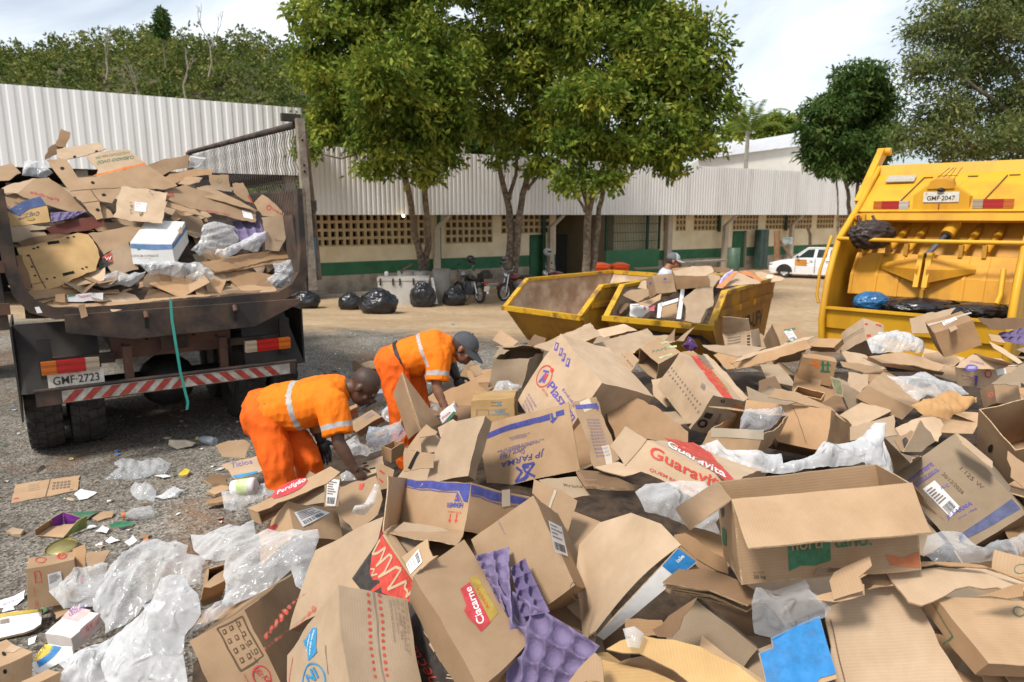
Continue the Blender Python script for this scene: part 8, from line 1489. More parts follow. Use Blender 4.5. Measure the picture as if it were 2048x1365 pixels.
for nm,pts,mm in (('floor',[ZE(192,572)+(.01,),ZE(345,582)+(.01,),ZE(425,505)+(.03,),ZE(275,522)+(.03,)],TAN),('back_wall',[ZE(278,530)+(.02,),ZE(345,510)+(.02,),ZE(340,445)+(.11,),ZE(276,480)+(.10,)],I_PURPLE),('side_wall',[ZE(345,510)+(.02,),ZE(425,510)+(.02,),ZE(425,470)+(.09,),ZE(340,445)+(.11,)],I_PURPLE),('end_wall',[ZE(345,582)+(.01,),ZE(468,530)+(.01,),ZE(472,462)+(.12,),ZE(420,490)+(.09,)],ink('lime_purple',(.19,.24,.06))),('flap',[ZE(192,572)+(.01,),ZE(275,525)+(.02,),ZE(276,482)+(.09,),ZE(190,540)+(.07,)],TAN)):
 mb=MB();panel(mb,[atz(*p) for p in pts],.004,mm,TAN,warper(nseed(),.006),cell=.05);mb.build(nm,t_)
def litter(label,pts,z,m,th=.003,name='paper_scrap',cat='scrap',crush=.03,f=ZE):
 g_=ground_pt(*f(*pts[0]));return Sheet(label,zz(f,*pts),g_+Vector((0,0,z)),nv_(0,-.12,.99),m=m,th=th,name=name,cat=cat,crush=crush,sp=.04).build()
film('spread of clear plastic on the gravel behind the truck wheels',zz(ZE,(560,275),(650,210),(620,180),(680,165),(780,180),(850,155),(925,190),(900,235),(720,275)),ground_pt(*ZE(720,260)),nv_(0,-.2,.97),.05,FILM_C,fr=7)
film('clear bag with tan remains on the gravel',zz(ZE,(708,340),(740,295),(830,310),(860,340),(840,385),(740,390)),ground_pt(*ZE(780,380)),nv_(0,-.3,.95),.06,FILM_W,fr=9)
film('white rag on the gravel right of the clear bag',zz(ZE,(850,370),(940,315),(995,330),(960,370),(890,385)),ground_pt(*ZE(920,375)),nv_(0,-.3,.95),.03,FILM_O,fr=9)
film('beige bag near the green bottle behind the truck',zz(ZE,(918,65),(980,58),(1060,75),(1040,95),(960,105),(920,90)),ground_pt(*ZE(980,100)),nv_(0,-.4,.9),.05,mat('beige_plastic',(.45,.38,.28),.4))
def bottle(label,p,q,r,m,capm):
 a,c=ground_pt(*p),ground_pt(*q);a.z+=r;c.z+=r;ax=(c-a).normalized();L_=(c-a).length;t=thing('plastic_bottle',label,'bottle',a-Vector((0,0,r)));mb=MB();mb.lathe([(.001,0),(r*.9,0),(r,.01),(r,L_*.7),(r*.4,L_*.92),(r*.4,L_)],a,ax,m,18);mb.build('body',t);mb=MB();mb.lathe([(r*.45,L_),(r*.45,L_+.02),(.001,L_+.02)],a,ax,capm,12);mb.build('cap',t)
bottle('clear plastic bottle with an orange neck lying on the gravel',ZE(838,470),ZE(680,492),.045,FILM_W,I_ORANGE);bottle('clear bottle with a yellow cap behind the truck',ZE(1165,85),ZE(1075,70),.04,FILM_B,ink('cap_yellow',(.6,.45,.02)))
litter('green circuit board scrap by the clear bottle',[(582,515),(640,495),(735,505),(700,525),(600,530)],.01,I_GREEN,.01);litter('white and brown torn paper plate on the gravel',[(388,360),(430,320),(515,335),(470,375),(430,388)],.015,PAPER);litter('tan scrap beside the torn paper plate',[(335,382),(365,360),(398,370),(370,388)],.01,PALE)
litter('greenish cardboard flap behind the purple carton',[(395,450),(500,432),(540,430),(480,480),(420,480)],.03,ink('teal_print',(.05,.14,.08)),.006);litter('tan crumpled strip behind the purple carton',[(500,480),(560,440),(610,432),(600,465),(530,490)],.02,TAN,.008)
litter('bread like tan lump at the left edge of the gravel',[(30,545),(70,522),(125,540),(110,560),(60,562)],.03,PALE,.02);litter('crumpled white paper near the small metal lids',[(500,550),(550,518),(580,535),(560,560)],.03,PAPER);litter('white plastic spoon and lid on the gravel',[(555,605),(590,585),(650,600),(610,612),(580,620)],.01,PAPER)
litter('pink white crumpled tissue near the white plastic sheet',[(690,620),(740,578),(765,600),(720,640)],.04,PAPER);litter('small orange tube on the gravel',[(768,580),(800,573),(805,592),(775,598)],.02,I_ORANGE,.02);litter('black ring shaped scrap by the white sheet',[(650,655),(690,635),(705,660),(670,672)],.02,I_BLACK,.01)
mb=MB();g_=ground_pt(*ZE(335,645));mb.lathe([(.001,.012),(.085,.012),(.09,0),(.095,.015),(.09,.02)],g_,(0,-.2,.98),mat('gold_lid',(.35,.30,.12),.35,metal=.5),24);tag(mb.build('jar_lid'),'olive gold jar lid behind the small red stamped carton','lid')
litter('yellow crumpled wrapper on the gravel by the carton scraps',[(962,240),(1000,215),(1030,225),(1010,245),(975,248)],.03,ink('wrapper_yellow',(.55,.42,.03)),.02);litter('white flat scrap left of the yellow wrapper',[(830,255),(900,250),(935,256),(890,266)],.008,PAPER)
litter('black rubber strip behind the truck wheel',[(190,225),(215,190),(240,182),(220,205),(200,230)],.01,M_RUBBER,.01)
s_=bx('grey plastic crate with faint lettering behind the far worker',zz(ZM,(1165,600),(1050,610),(1168,570),(1150,560)),.30,m=mat('grey_crate',(.22,.235,.26),.5,(.28,.29,.31),5),name='plastic_crate',cat='crate',lim=(.1,.6));s_.build()
b=Sheet('dark scrap of brown carton behind the near worker',zz(ZM,(900,350),(935,345),(970,390),(960,410),(905,405)),ground_pt(*ZM(930,408))+Vector((0,0,.1)),nv_(0,-.8,.5),m=BROWN).build();Sheet('flat tan carton on the gravel behind the near worker',zz(ZM,(960,375),(1030,350),(1090,355),(1090,395),(1010,405)),ground_pt(*ZM(1030,405))+Vector((0,0,.05)),nv_(0,-.1,.99),m=TAN).build()
g=random.Random(77);LM=[PAPER,PAPER,TAN,PALE,GREY,TAN,BROWN,I_CRIM,I_BLACK,I_SKY,GREY,PALE,BROWN,FILM_W,FILM_W,ink('litter_yellow',(.5,.4,.08)),ink('litter_green',(.1,.2,.08)),WARM]
zone=[(0,780,480,1240,90),(560,640,1010,780,45),(230,800,480,960,30),(600,610,1000,680,25),(700,760,900,860,30)]
for x0,y0,x1,y1,k in zone:
 for i in range(k):
  x,y=g.uniform(x0,x1),g.uniform(y0,y1);p=ground_pt(x,y)
  if p.x>-0.9+.0*p.y and y>860:continue
  r=g.uniform(.008,.034)*(1 if g.random()<.85 else 2.0);a0=g.uniform(0,6.3);kk=g.choice((4,5,6));mb=MB();P=[p+Vector((math.cos(a0+6.283*j/kk)*r*g.uniform(.5,1.2),math.sin(a0+6.283*j/kk)*r*g.uniform(.5,1.2),g.uniform(.004,.02))) for j in range(kk)]
  mb.add(P,[tuple(range(kk))],LM[g.randrange(len(LM))]);mb.add([q-Vector((0,0,.003)) for q in P],[tuple(range(kk))[::-1]],PAPER);tag(mb.build('litter_scrap'),'tiny scrap of paper or plastic trodden into the gravel','litter','tiny scraps of litter on the gravel')
def pixel(p):q=p-CAM;zc=q.dot(FWD);return 1024+FPX*q.x/zc,682.5-FPX*q.dot(UPV)/zc
def dark_hollow(p):
 x,y=pixel(p);return any(x0<x<x1 and y0<y<y1 for x0,y0,x1,y1 in ((1130,940,1300,1075),(1225,1120,1360,1300),(1420,730,1530,790),(1680,870,1790,905)))
g=random.Random(5);cands=[]
for r_ in range(4):
 for j in range(15):
  for i in range(31):
   x=470+61*i+g.uniform(-30,30);y=min(690+50*j+g.uniform(-24,24),1400)
   if x<1000 and y<1000-(x-480)*.52:continue
   p=atz(x,y,pile_z(x,min(y,1330))-g.uniform(.02,.16)-.05*r_);n=Vector((g.gauss(0,.35),g.gauss(-.25,.3),1)).normalized();u,v,_=plane_axes(n);a=g.uniform(0,6.28);u,v=u*math.cos(a)+v*math.sin(a),v*math.cos(a)-u*math.sin(a)
   w_,h=g.uniform(.10,.24),g.uniform(.08,.18);cands.append(([p+u*w_*a_+v*h*b_ for a_,b_ in ((-1,-1),(1,-g.uniform(.6,1)),(1,1),(-g.uniform(.2,.9),1.05))],.006,g.choice((TAN,WARM,WARM,GREY,PALE,BROWN)),g.choice((TAN,WARM))))
g.shuffle(cands);print('gap pieces',gap_fill(cands,205,'torn brown piece of carton wedged deep between the cartons of the heap','torn pieces wedged in the heap',dark_hollow))
pts=[];nxg,nyg=46,30
for j in range(nyg):
 for i in range(nxg):
  x=380+(2300-380)*i/(nxg-1);y=715+(1560-715)*(j/(nyg-1));yy=min(y,1364);z=pile_z(x,min(y,1330))-.42
  if j==0:z -= 1
  if i>nxg-4:z -= .35*(i-nxg+4)
  lim_=1000-(x-380)*.55 if x<1000 else 660
  if y<lim_+40:z -= (lim_+40-y)*.03
  q_=atz(x,y,max(z,-.15)) if j else atz(x,y,pile_z(x,y)-.32)*1;pts.append((q_.x,q_.y+(.1 if not j else 0),-.3 if not j else q_.z))
F=np.array([(j*nxg+i,j*nxg+i+1,(j+1)*nxg+i+1,(j+1)*nxg+i) for j in range(nyg-1) for i in range(nxg-1)])[:,::-1]
M_UNDER=mat('gap_shade_cardboard',(0.025,0.016,0.010),.9,(0.075,.047,.028),14,.6,22)  # shade of the gaps between cartons is put into this near-black brown
tag(np_mesh('gap_shade_cardboard',np.array(pts),F,[M_UNDER],smooth=False),'packed cardboard under the loose heap cartons, gap shade put into its colour','cardboard heap',kind='stuff')
def tb(x,y,b):return onplane(*ZH(x,y),T0+TV*b,TV)
def ts(label,pts,b,n,**k):
 nn=TU*n[0]+TV*n[1]+Vector((0,0,n[2]));return Sheet(label,zz(ZH,*pts),tb(pts[0][0],pts[0][1],b),nn,**k)
def load_z(a,b):t=min(1,max(0,(b+.7)/1.3));return 1.38+(1.02-.32*((a-.75)/1.0)**2*(1 if a>.75 else .6))*t**.8-.08+.05*noise.noise(Vector((a*4,b*4,1)))
LEAN=(-.05,-.72,.69);STEEP=(0,-.92,.4);FLAT=(0,-.35,.94)
ts('small tan carton end sticking up at the top left of the truck load',[(345,195),(375,90),(432,110),(412,205),(370,205)],.9,STEEP,m=WARM).build()
ts('dark brown carton corner behind the egg carton on the truck',[(280,280),(300,215),(345,185),(400,200),(380,240)],.85,STEEP,m=BROWN).build()
s_=ts('tan carton top with two round holes at the crest of the truck load',[(345,212),(480,188),(612,173),(658,222),(535,250),(395,274),(350,255)],.75,(-.1,-.6,.8),m=PALE);s_.hole(ZH(463,257),3);s_.hole(ZH(600,234),3).build()
s_=ts('egg carton panel lettered CUIDADO OVOS upside down with an orange stripe',[(530,252),(790,213),(905,305),(880,318),(600,382),(612,342)],.55,LEAN,m=PALE);s_.text('','CUIDADO OVOS',ZH(830,255),ZH(605,290),ZH(828,275),I_GREEN,.01).text('','FRAGIL ESTE LADO PARA CIMA',ZH(800,228),ZH(590,266),ZH(802,242),I_GREEN,-.015).patch('',zz(ZH,(570,382),(790,325),(900,290),(902,308),(790,342),(600,392)),I_ORANGE).build()
s_=ts('biggest unfolded carton sheet sprawling across the truck load with hand holes',[(292,285),(420,275),(475,385),(600,380),(770,340),(905,310),(1000,375),(1100,440),(1020,462),(750,452),(700,552),(625,545),(640,640),(600,652),(520,560),(435,475),(350,370)],.45,LEAN,m=TAN,crush=.02)
for c in ((385,338),(573,422),(650,503),(613,597)):s_.hole(ZH(*c),4)
for p,q in (((435,475),(560,465)),((560,465),(625,545)),((515,555),(630,545)),((560,465),(740,450)),((475,385),(600,382))):s_.line('',ZH(*p),ZH(*q),.008,I_DBR)
s_.build();ts('lowest flap of the sprawling carton sheet with one hand hole',[(520,560),(630,548),(714,636),(600,652)],.12,LEAN,m=TAN).hole(ZH(615,598),3).build()
s_=ts('square tan carton lying on the truck load with a white label and pen marks',[(755,450),(1040,477),(1030,545),(1005,677),(700,632)],.16,(.02,-.66,.75),m=PALE);s_.label_('',zz(ZH,(846,546),(916,552),(910,606),(840,598)),3,False).text('','1 SP Lj 2',ZH(805,548),ZH(808,612),ZH(825,548),I_BLACK,0).text('','Lot',ZH(920,478),ZH(950,505),ZH(928,470),I_GREYP,0).text('','VF',ZH(870,630),ZH(895,632),ZH(870,606),I_BLACK,.02).build()
ts('tan carton lying under the square labelled one on the truck',[(690,645),(840,662),(985,688),(978,706),(890,690),(860,706),(700,662)],.08,LEAN,m=PALE).build()
s_=ts('long tan carton with red lettering and a white label, right side of the truck load',[(1022,452),(1150,437),(1240,465),(1490,540),(1592,602),(1586,664),(1480,642),(1300,605),(1065,532),(1015,522)],.22,(.06,-.64,.76),m=TAN);s_.text('','porto real',ZH(1280,602),ZH(1420,630),ZH(1284,584),I_CRIM,-.005).label_('',zz(ZH,(1506,590),(1564,606),(1568,646),(1512,634)),3,False).text('','100',ZH(1042,512),ZH(1075,508),ZH(1040,478),I_CRIM,0).build()
ts('folded tan strip on top of the long red lettered carton',[(1220,450),(1300,455),(1410,500),(1602,592),(1420,548),(1290,516)],.30,(.05,-.5,.85),m=TAN,crush=.02).build()
ts('tan carton below the long red lettered one',[(1040,535),(1200,585),(1300,640),(1180,612),(1030,575)],.10,LEAN,m=TAN).build()
s_=ts('tan sheet with red script on the left of the truck load',[(110,490),(205,395),(300,390),(430,480),(540,598),(440,602),(280,555),(150,512)],.35,LEAN,m=TAN);s_.text('','Perdida',ZH(365,540),ZH(190,490),ZH(368,522),I_CRIM,0).build()
ts('pale tan sheet along the left edge of the truck load',[(-20,480),(40,445),(200,390),(300,395),(110,490),(0,495)],.5,LEAN,m=PALE).build();ts('tan flap at the far left of the truck load',[(-20,335),(75,304),(137,366),(60,412),(-20,415)],.8,LEAN,m=TAN).build()
s_=ts('blue and tan beer carton lettered Corona Extra at the left post of the truck',[(35,592),(120,545),(250,503),(290,560),(310,655),(180,680),(62,692)],-.25,(-.15,-.85,.5),m=YEL);s_.patch('',zz(ZH,(38,592),(120,546),(250,505),(288,562),(170,582),(110,625)),ink('beer_blue',(.03,.06,.17))).text('','Corona',ZH(230,596),ZH(105,640),ZH(234,618),I_NAVY,.02).text('','Extra',ZH(185,600),ZH(112,618),ZH(186,612),I_NAVY,0).disc('',ZH(178,645),8,4,-.1,I_GOLD).text('','CERVEJA',ZH(155,545),ZH(95,580),ZH(162,556),I_WHITE,0).build()
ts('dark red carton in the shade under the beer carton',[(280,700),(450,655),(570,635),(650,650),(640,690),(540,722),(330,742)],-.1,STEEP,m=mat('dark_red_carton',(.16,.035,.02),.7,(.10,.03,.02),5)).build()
s_=ts('big tan tray carton with dark slots at the lower left of the truck load',[(112,830),(250,805),(480,735),(545,742),(600,815),(622,880),(600,962),(430,1040),(300,1090),(215,1095),(140,905)],-.30,(-.08,-.80,.6),m=YEL,crush=.018)
for p,q in (((295,808),(365,795)),((395,995),(465,980))):s_.line('',ZH(*p),ZH(*q),.03,M_DARK)
for c in ((215,835),(240,828),(420,770),(455,760),(300,1022),(345,1012),(515,958),(540,945),(180,880),(205,945),(225,1000)):s_.disc('',ZH(*c),3,1.6,0,M_DARK,8)
s_.line('',ZH(185,870),ZH(290,1085),.01,I_DBR).line('',ZH(190,1060),ZH(290,1040),.006,I_DBR).build()
ts('tan carton panel joined to the tray carton on the truck',[(545,742),(680,715),(800,690),(945,714),(800,790),(650,870),(600,800)],-.22,(0,-.75,.66),m=TAN).build()
s_=ts('pale panel with a black and red corner in the middle of the truck load',[(640,885),(700,840),(800,795),(850,900),(862,966),(720,1002)],-.40,(0,-.88,.45),m=PALE);s_.patch('',zz(ZH,(615,915),(690,852),(708,900),(712,925),(620,968)),I_BLACK).patch('',zz(ZH,(640,880),(700,852),(712,915),(640,915)),I_RED).text('','W',ZH(660,905),ZH(705,900),ZH(655,880),I_WHITE,.02,off=.005).build()
M_WCART=mat('white_carton',(.70,.69,.66),.6,(.60,.585,.55),4)
b=Box('white carton with a blue wave band lettered SODIUM SORBATE in the truck load',[tb(1065,800,-.46),tb(808,792,-.40),tb(1088,932,-.52),tb(1150,664,-.08)],0,m=M_WCART,crush=.006)
b.patch('12',zz(ZH,(812,800),(1066,806),(1072,835),(960,838),(815,826)),ink('wave_blue',(.10,.19,.36))).text('12','SODIUM SORBATE',ZH(815,882),ZH(985,880),ZH(815,868),I_GREYP,.01).disc('12',ZH(865,824),5,5,0,ink('logo_teal',(.03,.22,.25))).text('12','net 25 kg',ZH(860,895),ZH(940,894),ZH(860,888),I_GREYP,0).patch('23',zz(ZH,(1068,805),(1155,690),(1160,712),(1072,835)),MATS['ink_wave_blue']).build()
ts('tan carton flap folded over the corner of the white carton',[(1040,790),(1090,740),(1120,690),(1130,735),(1085,785)],-.36,(.2,-.7,.6),m=TAN).build()
s_=ts('upright tan panel at the right end of the truck load',[(1625,640),(1720,630),(1812,634),(1770,760),(1735,846),(1648,838)],-.20,(-.1,-.93,.3),m=PALE);s_.text('','Bauru',ZH(1700,775),ZH(1745,785),ZH(1704,765),I_GREYP,0).build()
s_=ts('small tan carton with a red ring print leaning at the right of the truck load',[(1568,545),(1620,493),(1700,550),(1788,632),(1700,628),(1630,625)],.05,(-.2,-.85,.45),m=TAN);s_.ring('',ZH(1665,575),5,5,.4,I_CRIM,.35,12).text('','Oriente',ZH(1680,585),ZH(1740,622),ZH(1688,572),I_CRIM,0).build()
b=ts('tan carton behind the red ring carton on the truck',[(1440,430),(1505,424),(1560,520),(1570,545),(1520,530),(1450,480)],.5,(.1,-.85,.45),m=TAN).line('',ZH(1540,500),ZH(1565,545),.02,I_RED);b.build()
ts('small tan carton with a green stamp near the top right of the truck load',[(1288,372),(1420,366),(1425,442),(1310,446)],.7,(-.1,-.9,.4),m=TAN).ring('',ZH(1358,405),5,5,0,ink('stamp_olive',(.25,.24,.1)),.3,12).build()
ts('arched dark tan carton at the top right of the truck load',[(920,322),(1000,285),(1100,265),(1170,248),(1168,330),(1080,345),(1000,385)],1.0,STEEP,m=TAN).build()
s_=ts('white printed card at the top right of the truck load',[(1172,330),(1180,252),(1278,266),(1222,330)],1.05,STEEP,m=PAPER);s_.patch('',zz(ZH,(1180,262),(1265,272),(1220,322),(1178,320)),ink('pale_grey_print',(.36,.34,.32))).build()
ts('folded brown carton layers under the arched carton on the truck',[(1010,400),(1060,345),(1200,335),(1335,334),(1315,370),(1180,372),(1060,432)],.85,(0,-.6,.8),m=WARM,crush=.03).build();ts('curled tan scrap under the folded layers on the truck',[(1105,432),(1140,395),(1255,395),(1240,425),(1150,440)],.75,(0,-.6,.8),m=TAN,crush=.03).build();ts('grey flattened carton above the long red lettered one on the truck',[(1240,450),(1330,442),(1450,450),(1440,480),(1300,470)],.6,FLAT,m=GREY).build()
ts('long dark carton slab along the lower right of the truck load',[(1240,912),(1500,870),(1850,820),(1852,880),(1600,920),(1330,972)],-.35,(0,-.6,.8),m=WARM,th=.02).build();ts('thin carton slab under the long dark one on the truck',[(1310,972),(1600,925),(1850,885),(1845,900),(1600,945),(1320,985)],-.42,(0,-.75,.66),m=TAN,th=.012).build()
ts('pile of thin brown sheets at the lower right of the truck bed',[(1380,990),(1500,960),(1700,1000),(1680,1070),(1480,1075)],-.40,(0,-.7,.7),m=WARM).build()
ts('long thin carton edge along the bottom left of the truck bed',[(140,1130),(400,1100),(740,1080),(745,1092),(420,1118),(200,1150)],-.62,FLAT,m=TAN,th=.01).build();ts('long thin carton edge along the bottom of the truck bed',[(270,1185),(600,1165),(980,1140),(1300,1120),(1300,1130),(700,1180),(275,1200)],-.72,FLAT,m=TAN,th=.012).build();ts('tan sheet wedged beside the paper roll on the truck',[(700,1110),(820,1060),(930,1015),(930,1050),(780,1095)],-.55,(0,-.7,.7),m=TAN).build()
ts('dark flattened carton at the bottom right of the truck bed',[(970,1140),(1300,1105),(1740,1075),(1745,1090),(1300,1125)],-.70,FLAT,m=BROWN,th=.015).build()
s_=ts('white snack box with green and red print at the bottom of the truck load',[(420,1122),(560,1110),(642,1106),(640,1155),(425,1165)],-.72,(0,-.95,.3),m=PAPER);s_.patch('',zz(ZH,(424,1124),(470,1120),(470,1130),(425,1136)),I_GREEN).text('','Toppers',ZH(480,1145),ZH(565,1138),ZH(480,1125),I_RED,.02).build();ts('small tan piece beside the white snack box on the truck',[(350,1120),(412,1115),(412,1168),(352,1165)],-.73,STEEP,m=WARM).build()
ts('tan carton strip hanging over the truck tail',[(480,1175),(520,1165),(545,1245),(500,1260)],-.86,(0,-.97,.1),m=TAN).build();ts('white paper tag hanging over the truck tail',[(215,1195),(245,1190),(262,1230),(225,1232)],-.86,(0,-.97,.1),m=PAPER,th=.002).build();
mb=MB();c=tb(975,1045,-.50);mb.tube([c,c+TV*.6+TU*.15],.115,WARM,20);mb.lathe([(.115,0),(.001,-.012)],c,TV,PALE,20);tag(mb.build('paper_roll'),'brown paper roll end on in the lower middle of the truck load','paper roll')
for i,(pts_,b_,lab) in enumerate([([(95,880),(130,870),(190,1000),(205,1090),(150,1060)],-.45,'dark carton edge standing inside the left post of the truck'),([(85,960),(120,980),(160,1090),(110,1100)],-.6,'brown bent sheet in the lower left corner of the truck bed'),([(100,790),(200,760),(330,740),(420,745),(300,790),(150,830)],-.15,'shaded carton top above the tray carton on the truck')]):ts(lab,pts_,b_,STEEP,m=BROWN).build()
def tfilm(label,pts,b,th,m,**k):return film(label,zz(ZH,*pts),tb(pts[0][0],pts[0][1],b),TV*-.85+Vector((0,0,.5)),th,m,**k)
tfilm('grey white film bundle beside the white carton on the truck',[(1170,840),(1250,780),(1262,680),(1330,668),(1460,700),(1485,790),(1400,830),(1330,850),(1240,880)],-.22,.10,FILM_W,fr=5);tfilm('white rags right of the film bundle on the truck',[(1480,800),(1580,740),(1640,730),(1650,780),(1600,850),(1500,840),(1400,900),(1330,870),(1350,840)],-.30,.06,FILM_O,fr=7)
tfilm('clear plastic rolled along the middle of the truck load',[(860,930),(1000,915),(1240,918),(1312,960),(1320,1025),(1250,1035),(1100,1005),(940,1000)],-.50,.09,FILM_W,fr=6,stretch=(.5,1.6));tfilm('white bag at the lower right of the truck bed',[(1590,1060),(1700,990),(1690,930),(1800,905),(1850,985),(1832,1080),(1750,1090)],-.50,.09,FILM_W,fr=6);tfilm('clear bag at the lower left middle of the truck load',[(560,1062),(640,1000),(720,980),(800,990),(920,985),(900,1020),(800,1060),(650,1076)],-.58,.05,FILM_W,fr=8)
tfilm('clear wrap with print at the upper left of the truck load',[(140,380),(145,335),(190,290),(270,305),(330,370),(280,395),(200,390)],.7,.05,FILM_W,fr=8)
def tq(*p,b):return [tb(x,y,bb) for (x,y),bb in zip(p,b)]
eggtray('purple egg tray on the right of the truck load',tq((1440,662),(1598,640),(1668,775),(1500,785),b=(.05,.05,-.25,-.25)),3,2,.022);eggtray('purple egg tray under the beer carton on the truck',tq((312,605),(545,596),(450,640),(320,665),b=(.1,.1,-.1,-.1)),4,2,.02)
g=random.Random(15);cands=[]
for i in range(700):
 a,b=g.uniform(.12,2.28),-.62+3.4*g.random()**1.8;p=tp(a,b,load_z(a,b)+g.uniform(.0,.10));n=(TV*g.gauss(-.55,.3)+TU*g.gauss(0,.3)+Vector((0,0,1))).normalized();u,v,_=plane_axes(n);an=g.uniform(0,6.28);u,v=u*math.cos(an)+v*math.sin(an),v*math.cos(an)-u*math.sin(an);w_,h=g.uniform(.10,.26),g.uniform(.07,.18)
 cands.append(([p-u*w_-v*h,p+u*w_-v*h*.8,p+u*w_*.9+v*h,p-u*w_+v*h],.006,g.choice((TAN,WARM,WARM,PALE,GREY,BROWN)),WARM))
print('truck pieces',gap_fill(cands,88,'flattened brown carton piece packed into the truck load','flattened pieces packed in the truck load'))
V0_=[];NX,NY=22,22
for j in range(NY):
 for i in range(NX):
  a=.10+2.22*i/(NX-1);b=-.70+5.3*j/(NY-1);z=load_z(a,b);V0_.append(tuple(tp(a,b,z)))
tag(np_mesh('packed_load',np.array(V0_),np.array([(j*NX+i,j*NX+i+1,(j+1)*NX+i+1,(j+1)*NX+i) for j in range(NY-1) for i in range(NX-1)]),[M_UNDER]),'packed waste filling the truck bed under loose sheets, coloured dark as gap shade','cardboard heap',kind='stuff')
def ks(label,pts,z,n,**k):return Sheet(label,zz(ZK,*pts),z,Vector(n),**k)
PV=[];NX,NY=14,16
for j in range(NY):
 for i in range(NX):a=.04+1.5*i/(NX-1);l_=.04+2.8*j/(NY-1);PV.append(tuple(skipB(a,l_,.42+.72*min(1,l_/1.2)+.05*noise.noise(Vector((a*5,l_*5,0)))-(.2 if i in (0,NX-1) else 0)-(.3 if l_>2.5 else 0))))
tag(np_mesh('packed_load',np.array(PV),np.array([(j*NX+i,j*NX+i+1,(j+1)*NX+i+1,(j+1)*NX+i) for j in range(NY-1) for i in range(NX-1)]),[M_UNDER]),'packed waste filling the yellow skip under its cartons, coloured dark as gap shade','cardboard heap',kind='stuff')
ZS=zoomer(1180,420,6.8267)
b=Box('tan carton with a small blue mark on top of the full skip',[ZS(850,893),ZS(1127,868),ZS(905,1142),ZS(755,962)],1.30,m=TAN,lim=(.1,.6));b.disc('12',ZS(1028,945),3.2,2.4,0,I_VIOLET,10).text('12','COMERCIO',ZS(975,1000),ZS(1115,985),ZS(975,990),I_VIOLET,0).disc('23',ZS(825,1000),2,3,0,I_VIOLET,8).build()
b=Box('long tan carton lying beside the blue marked one on the full skip',[ZS(1140,870),ZS(1600,830),ZS(1180,1090),ZS(1120,800)],1.30,m=WARM,lim=(.1,.9));b.build()
ks('pale rounded carton end on the full skip',[(1110,480),(1160,465),(1270,460),(1285,490),(1240,515),(1060,520),(1045,500)],1.45,(0,-.5,.85),m=PALE).build()
ks('large plain tan sheet on the full skip',[(1095,655),(1190,590),(1290,580),(1285,700),(1245,720),(1210,800),(1110,790),(1120,720)],1.08,(-.1,-.75,.65),m=PALE).build();ks('tan corner sheet at the near rim of the full skip',[(1115,745),(1150,690),(1260,702),(1220,800),(1105,790)],.84,(-.1,-.75,.65),m=PALE).build()
s_=ks('white paper sheet with a red stamp at the near rim of the full skip',[(780,690),(890,680),(897,735),(850,770),(815,772),(780,762)],.86,(0,-.85,.5),m=PAPER,name='paper_sheet',cat='paper');s_.disc('',ZK(868,715),3,4,0,I_PINK,8).line('',ZK(790,700),ZK(840,698),.008,I_GREYP).build();ks('pink red card beside the white paper in the full skip',[(895,700),(935,695),(925,730),(897,730)],.86,(0,-.8,.5),m=ink('card_pink',(.5,.12,.14))).build()
t_=thing('packing_insert','white L shaped packing frame sticking out of the full skip','packing frame',atz(*ZK(1000,775),.80))
for nm,pts in (('upright',[(1060,782),(1088,602),(1110,603),(1088,782)]),('left_leg',[(943,775),(950,690),(978,680),(965,775)]),('top_bar',[(950,692),(1072,655),(1072,676),(965,708)])):
 mb=MB();P=[px3(ZK(*p),atz(*ZK(1000,775),.82),Vector((0,-.85,.5)).normalized()) for p in pts];panel(mb,P,.02,PAPER,PAPER,lambda p:Vector(p));
 for c in ((0.5,.3),(.5,.75)):q=P[0].lerp(P[1],c[1]).lerp(P[3].lerp(P[2],c[1]),c[0]);mb.ball(q+Vector((0,-.004,.002)),.012,I_BLACK,8)
 mb.build(nm,t_)
ks('brown sheet inside the white packing frame',[(972,770),(980,705),(1070,680),(1060,775)],.80,(0,-.85,.5),m=TAN).build()
s_=ks('tan carton with an orange printed border on the full skip',[(1345,592),(1435,490),(1570,558),(1500,572)],1.22,(0,-.7,.7),m=PALE);s_.patch('',zz(ZK,(1350,592),(1432,494),(1412,490),(1305,585),(1320,598)),I_ORANGE).build();ks('orange edged carton side on the full skip',[(1305,588),(1412,488),(1436,490),(1345,595)],1.23,(-.3,-.7,.6),m=ink('orange_edge',(.55,.2,.07))).build();ks('second orange edged carton strip on the full skip',[(1436,488),(1500,490),(1578,540),(1565,560)],1.23,(.2,-.5,.8),m=MATS['ink_orange_edge']).build()
s_=ks('tan sheet with a white label at the far end of the full skip',[(1535,500),(1570,492),(1710,535),(1690,552),(1580,560)],1.18,(0,-.6,.8),m=PALE);s_.label_('',zz(ZK,(1598,545),(1612,512),(1645,520),(1628,552)),2,False).build()
ks('rust brown carton at the back of the full skip',[(1270,465),(1330,460),(1405,478),(1400,500),(1300,490)],1.32,(0,-.8,.5),m=BROWN).build();ks('crumpled tan paper between the cartons on the full skip',[(1235,545),(1260,510),(1330,515),(1330,545),(1290,590),(1265,585)],1.2,(0,-.7,.7),m=PALE,crush=.04).build()
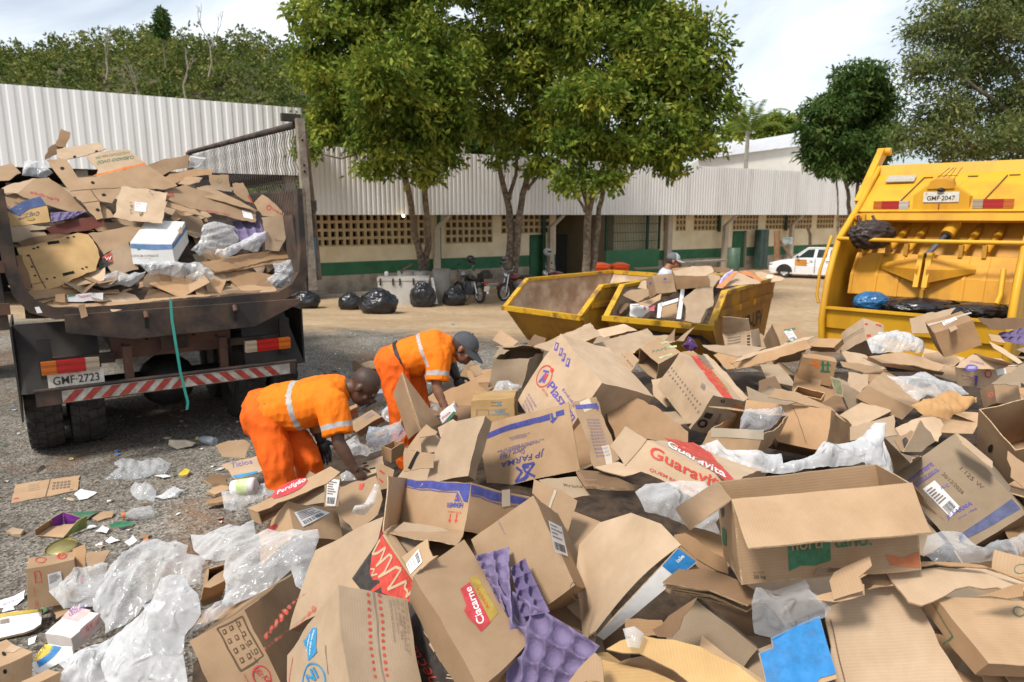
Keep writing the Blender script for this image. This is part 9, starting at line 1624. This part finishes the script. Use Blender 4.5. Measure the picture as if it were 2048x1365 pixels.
ks('tan sheet with red curve print at the left of the full skip',[(740,635),(790,600),(890,595),(895,640),(835,680)],1.02,(-.1,-.7,.7),m=TAN).build();ks('tan flap behind the red curve sheet in the full skip',[(828,590),(850,555),(885,545),(885,600)],1.18,(-.2,-.8,.5),m=PALE).build();ks('tan sheet under the blue marked carton in the full skip',[(820,685),(900,655),(975,630),(965,660),(895,700)],.95,(0,-.6,.8),m=TAN).build();ks('thin brown sheets at the left rim of the full skip',[(690,690),(780,685),(780,700),(720,745),(700,720)],.80,(0,-.6,.8),m=BROWN).build()
film('lilac and blue wrapper on the full skip',zz(ZK,(1310,560),(1340,520),(1400,485),(1410,500),(1350,545),(1320,580)),1.25,nv_(0,-.7,.7),.03,ink('lilac_wrap',(.5,.45,.75)))
def gonb(px,py,b):return onplane(px,py,G0+GV*b,GV)
def tbag(label,px,py,rx,ry,b,m,seed):
 c=gonb(px,py,b);sc=(c-CAM).dot(FWD)/FPX;V,F=SPH4;V=V.copy();d=crumple(V,seed,.10,1.6)+crumple(V,seed+3,.04,4.5);V *= (.86+d)[:,None];V=V*np.array([rx*sc,rx*sc*.7,ry*sc])+np.array(c);o=np_mesh('rubbish_bag',V,F,[m],smooth=True);return tag(o,label,'rubbish bag')
tbag('blue rubbish bag in the hopper of the yellow truck',1742,604,34,20,.35,mat('blue_bag',(.015,.09,.22),.3,(.03,.16,.34),6,spec=.6),31);tbag('black bag lining the middle of the hopper',1845,612,70,16,.42,M_BAG,32);tbag('black bag in the right of the hopper',1960,622,60,16,.38,M_BAG,33)
t_=thing('hanging_bag','dark brown rubbish bag hanging by its handles inside the yellow truck','rubbish bag',gonb(1742,470,.45));c=gonb(1742,470,.45);V,F=SPH4;V=V.copy();d=crumple(V,41,.17,1.8)+crumple(V,44,.06,4.5);V *= (.86+d)[:,None];V=V*np.array([.27,.17,.175])+np.array(c);np_mesh('bag_body',V,F,[mat('brown_bag',(.035,.02,.014),.48,spec=.4)],t_,smooth=True);mb=MB();mb.tube([c+GU*-.15+Vector((0,0,.12)),gonb(1716,432,.5)],.02,MATS['brown_bag'],6);mb.tube([c+GU*.05+Vector((0,0,.15)),gonb(1745,432,.5)],.02,MATS['brown_bag'],6);mb.build('handles',t_)
import os
if os.environ.get('DBG'):
 for d in DBG:print('BOX',d)
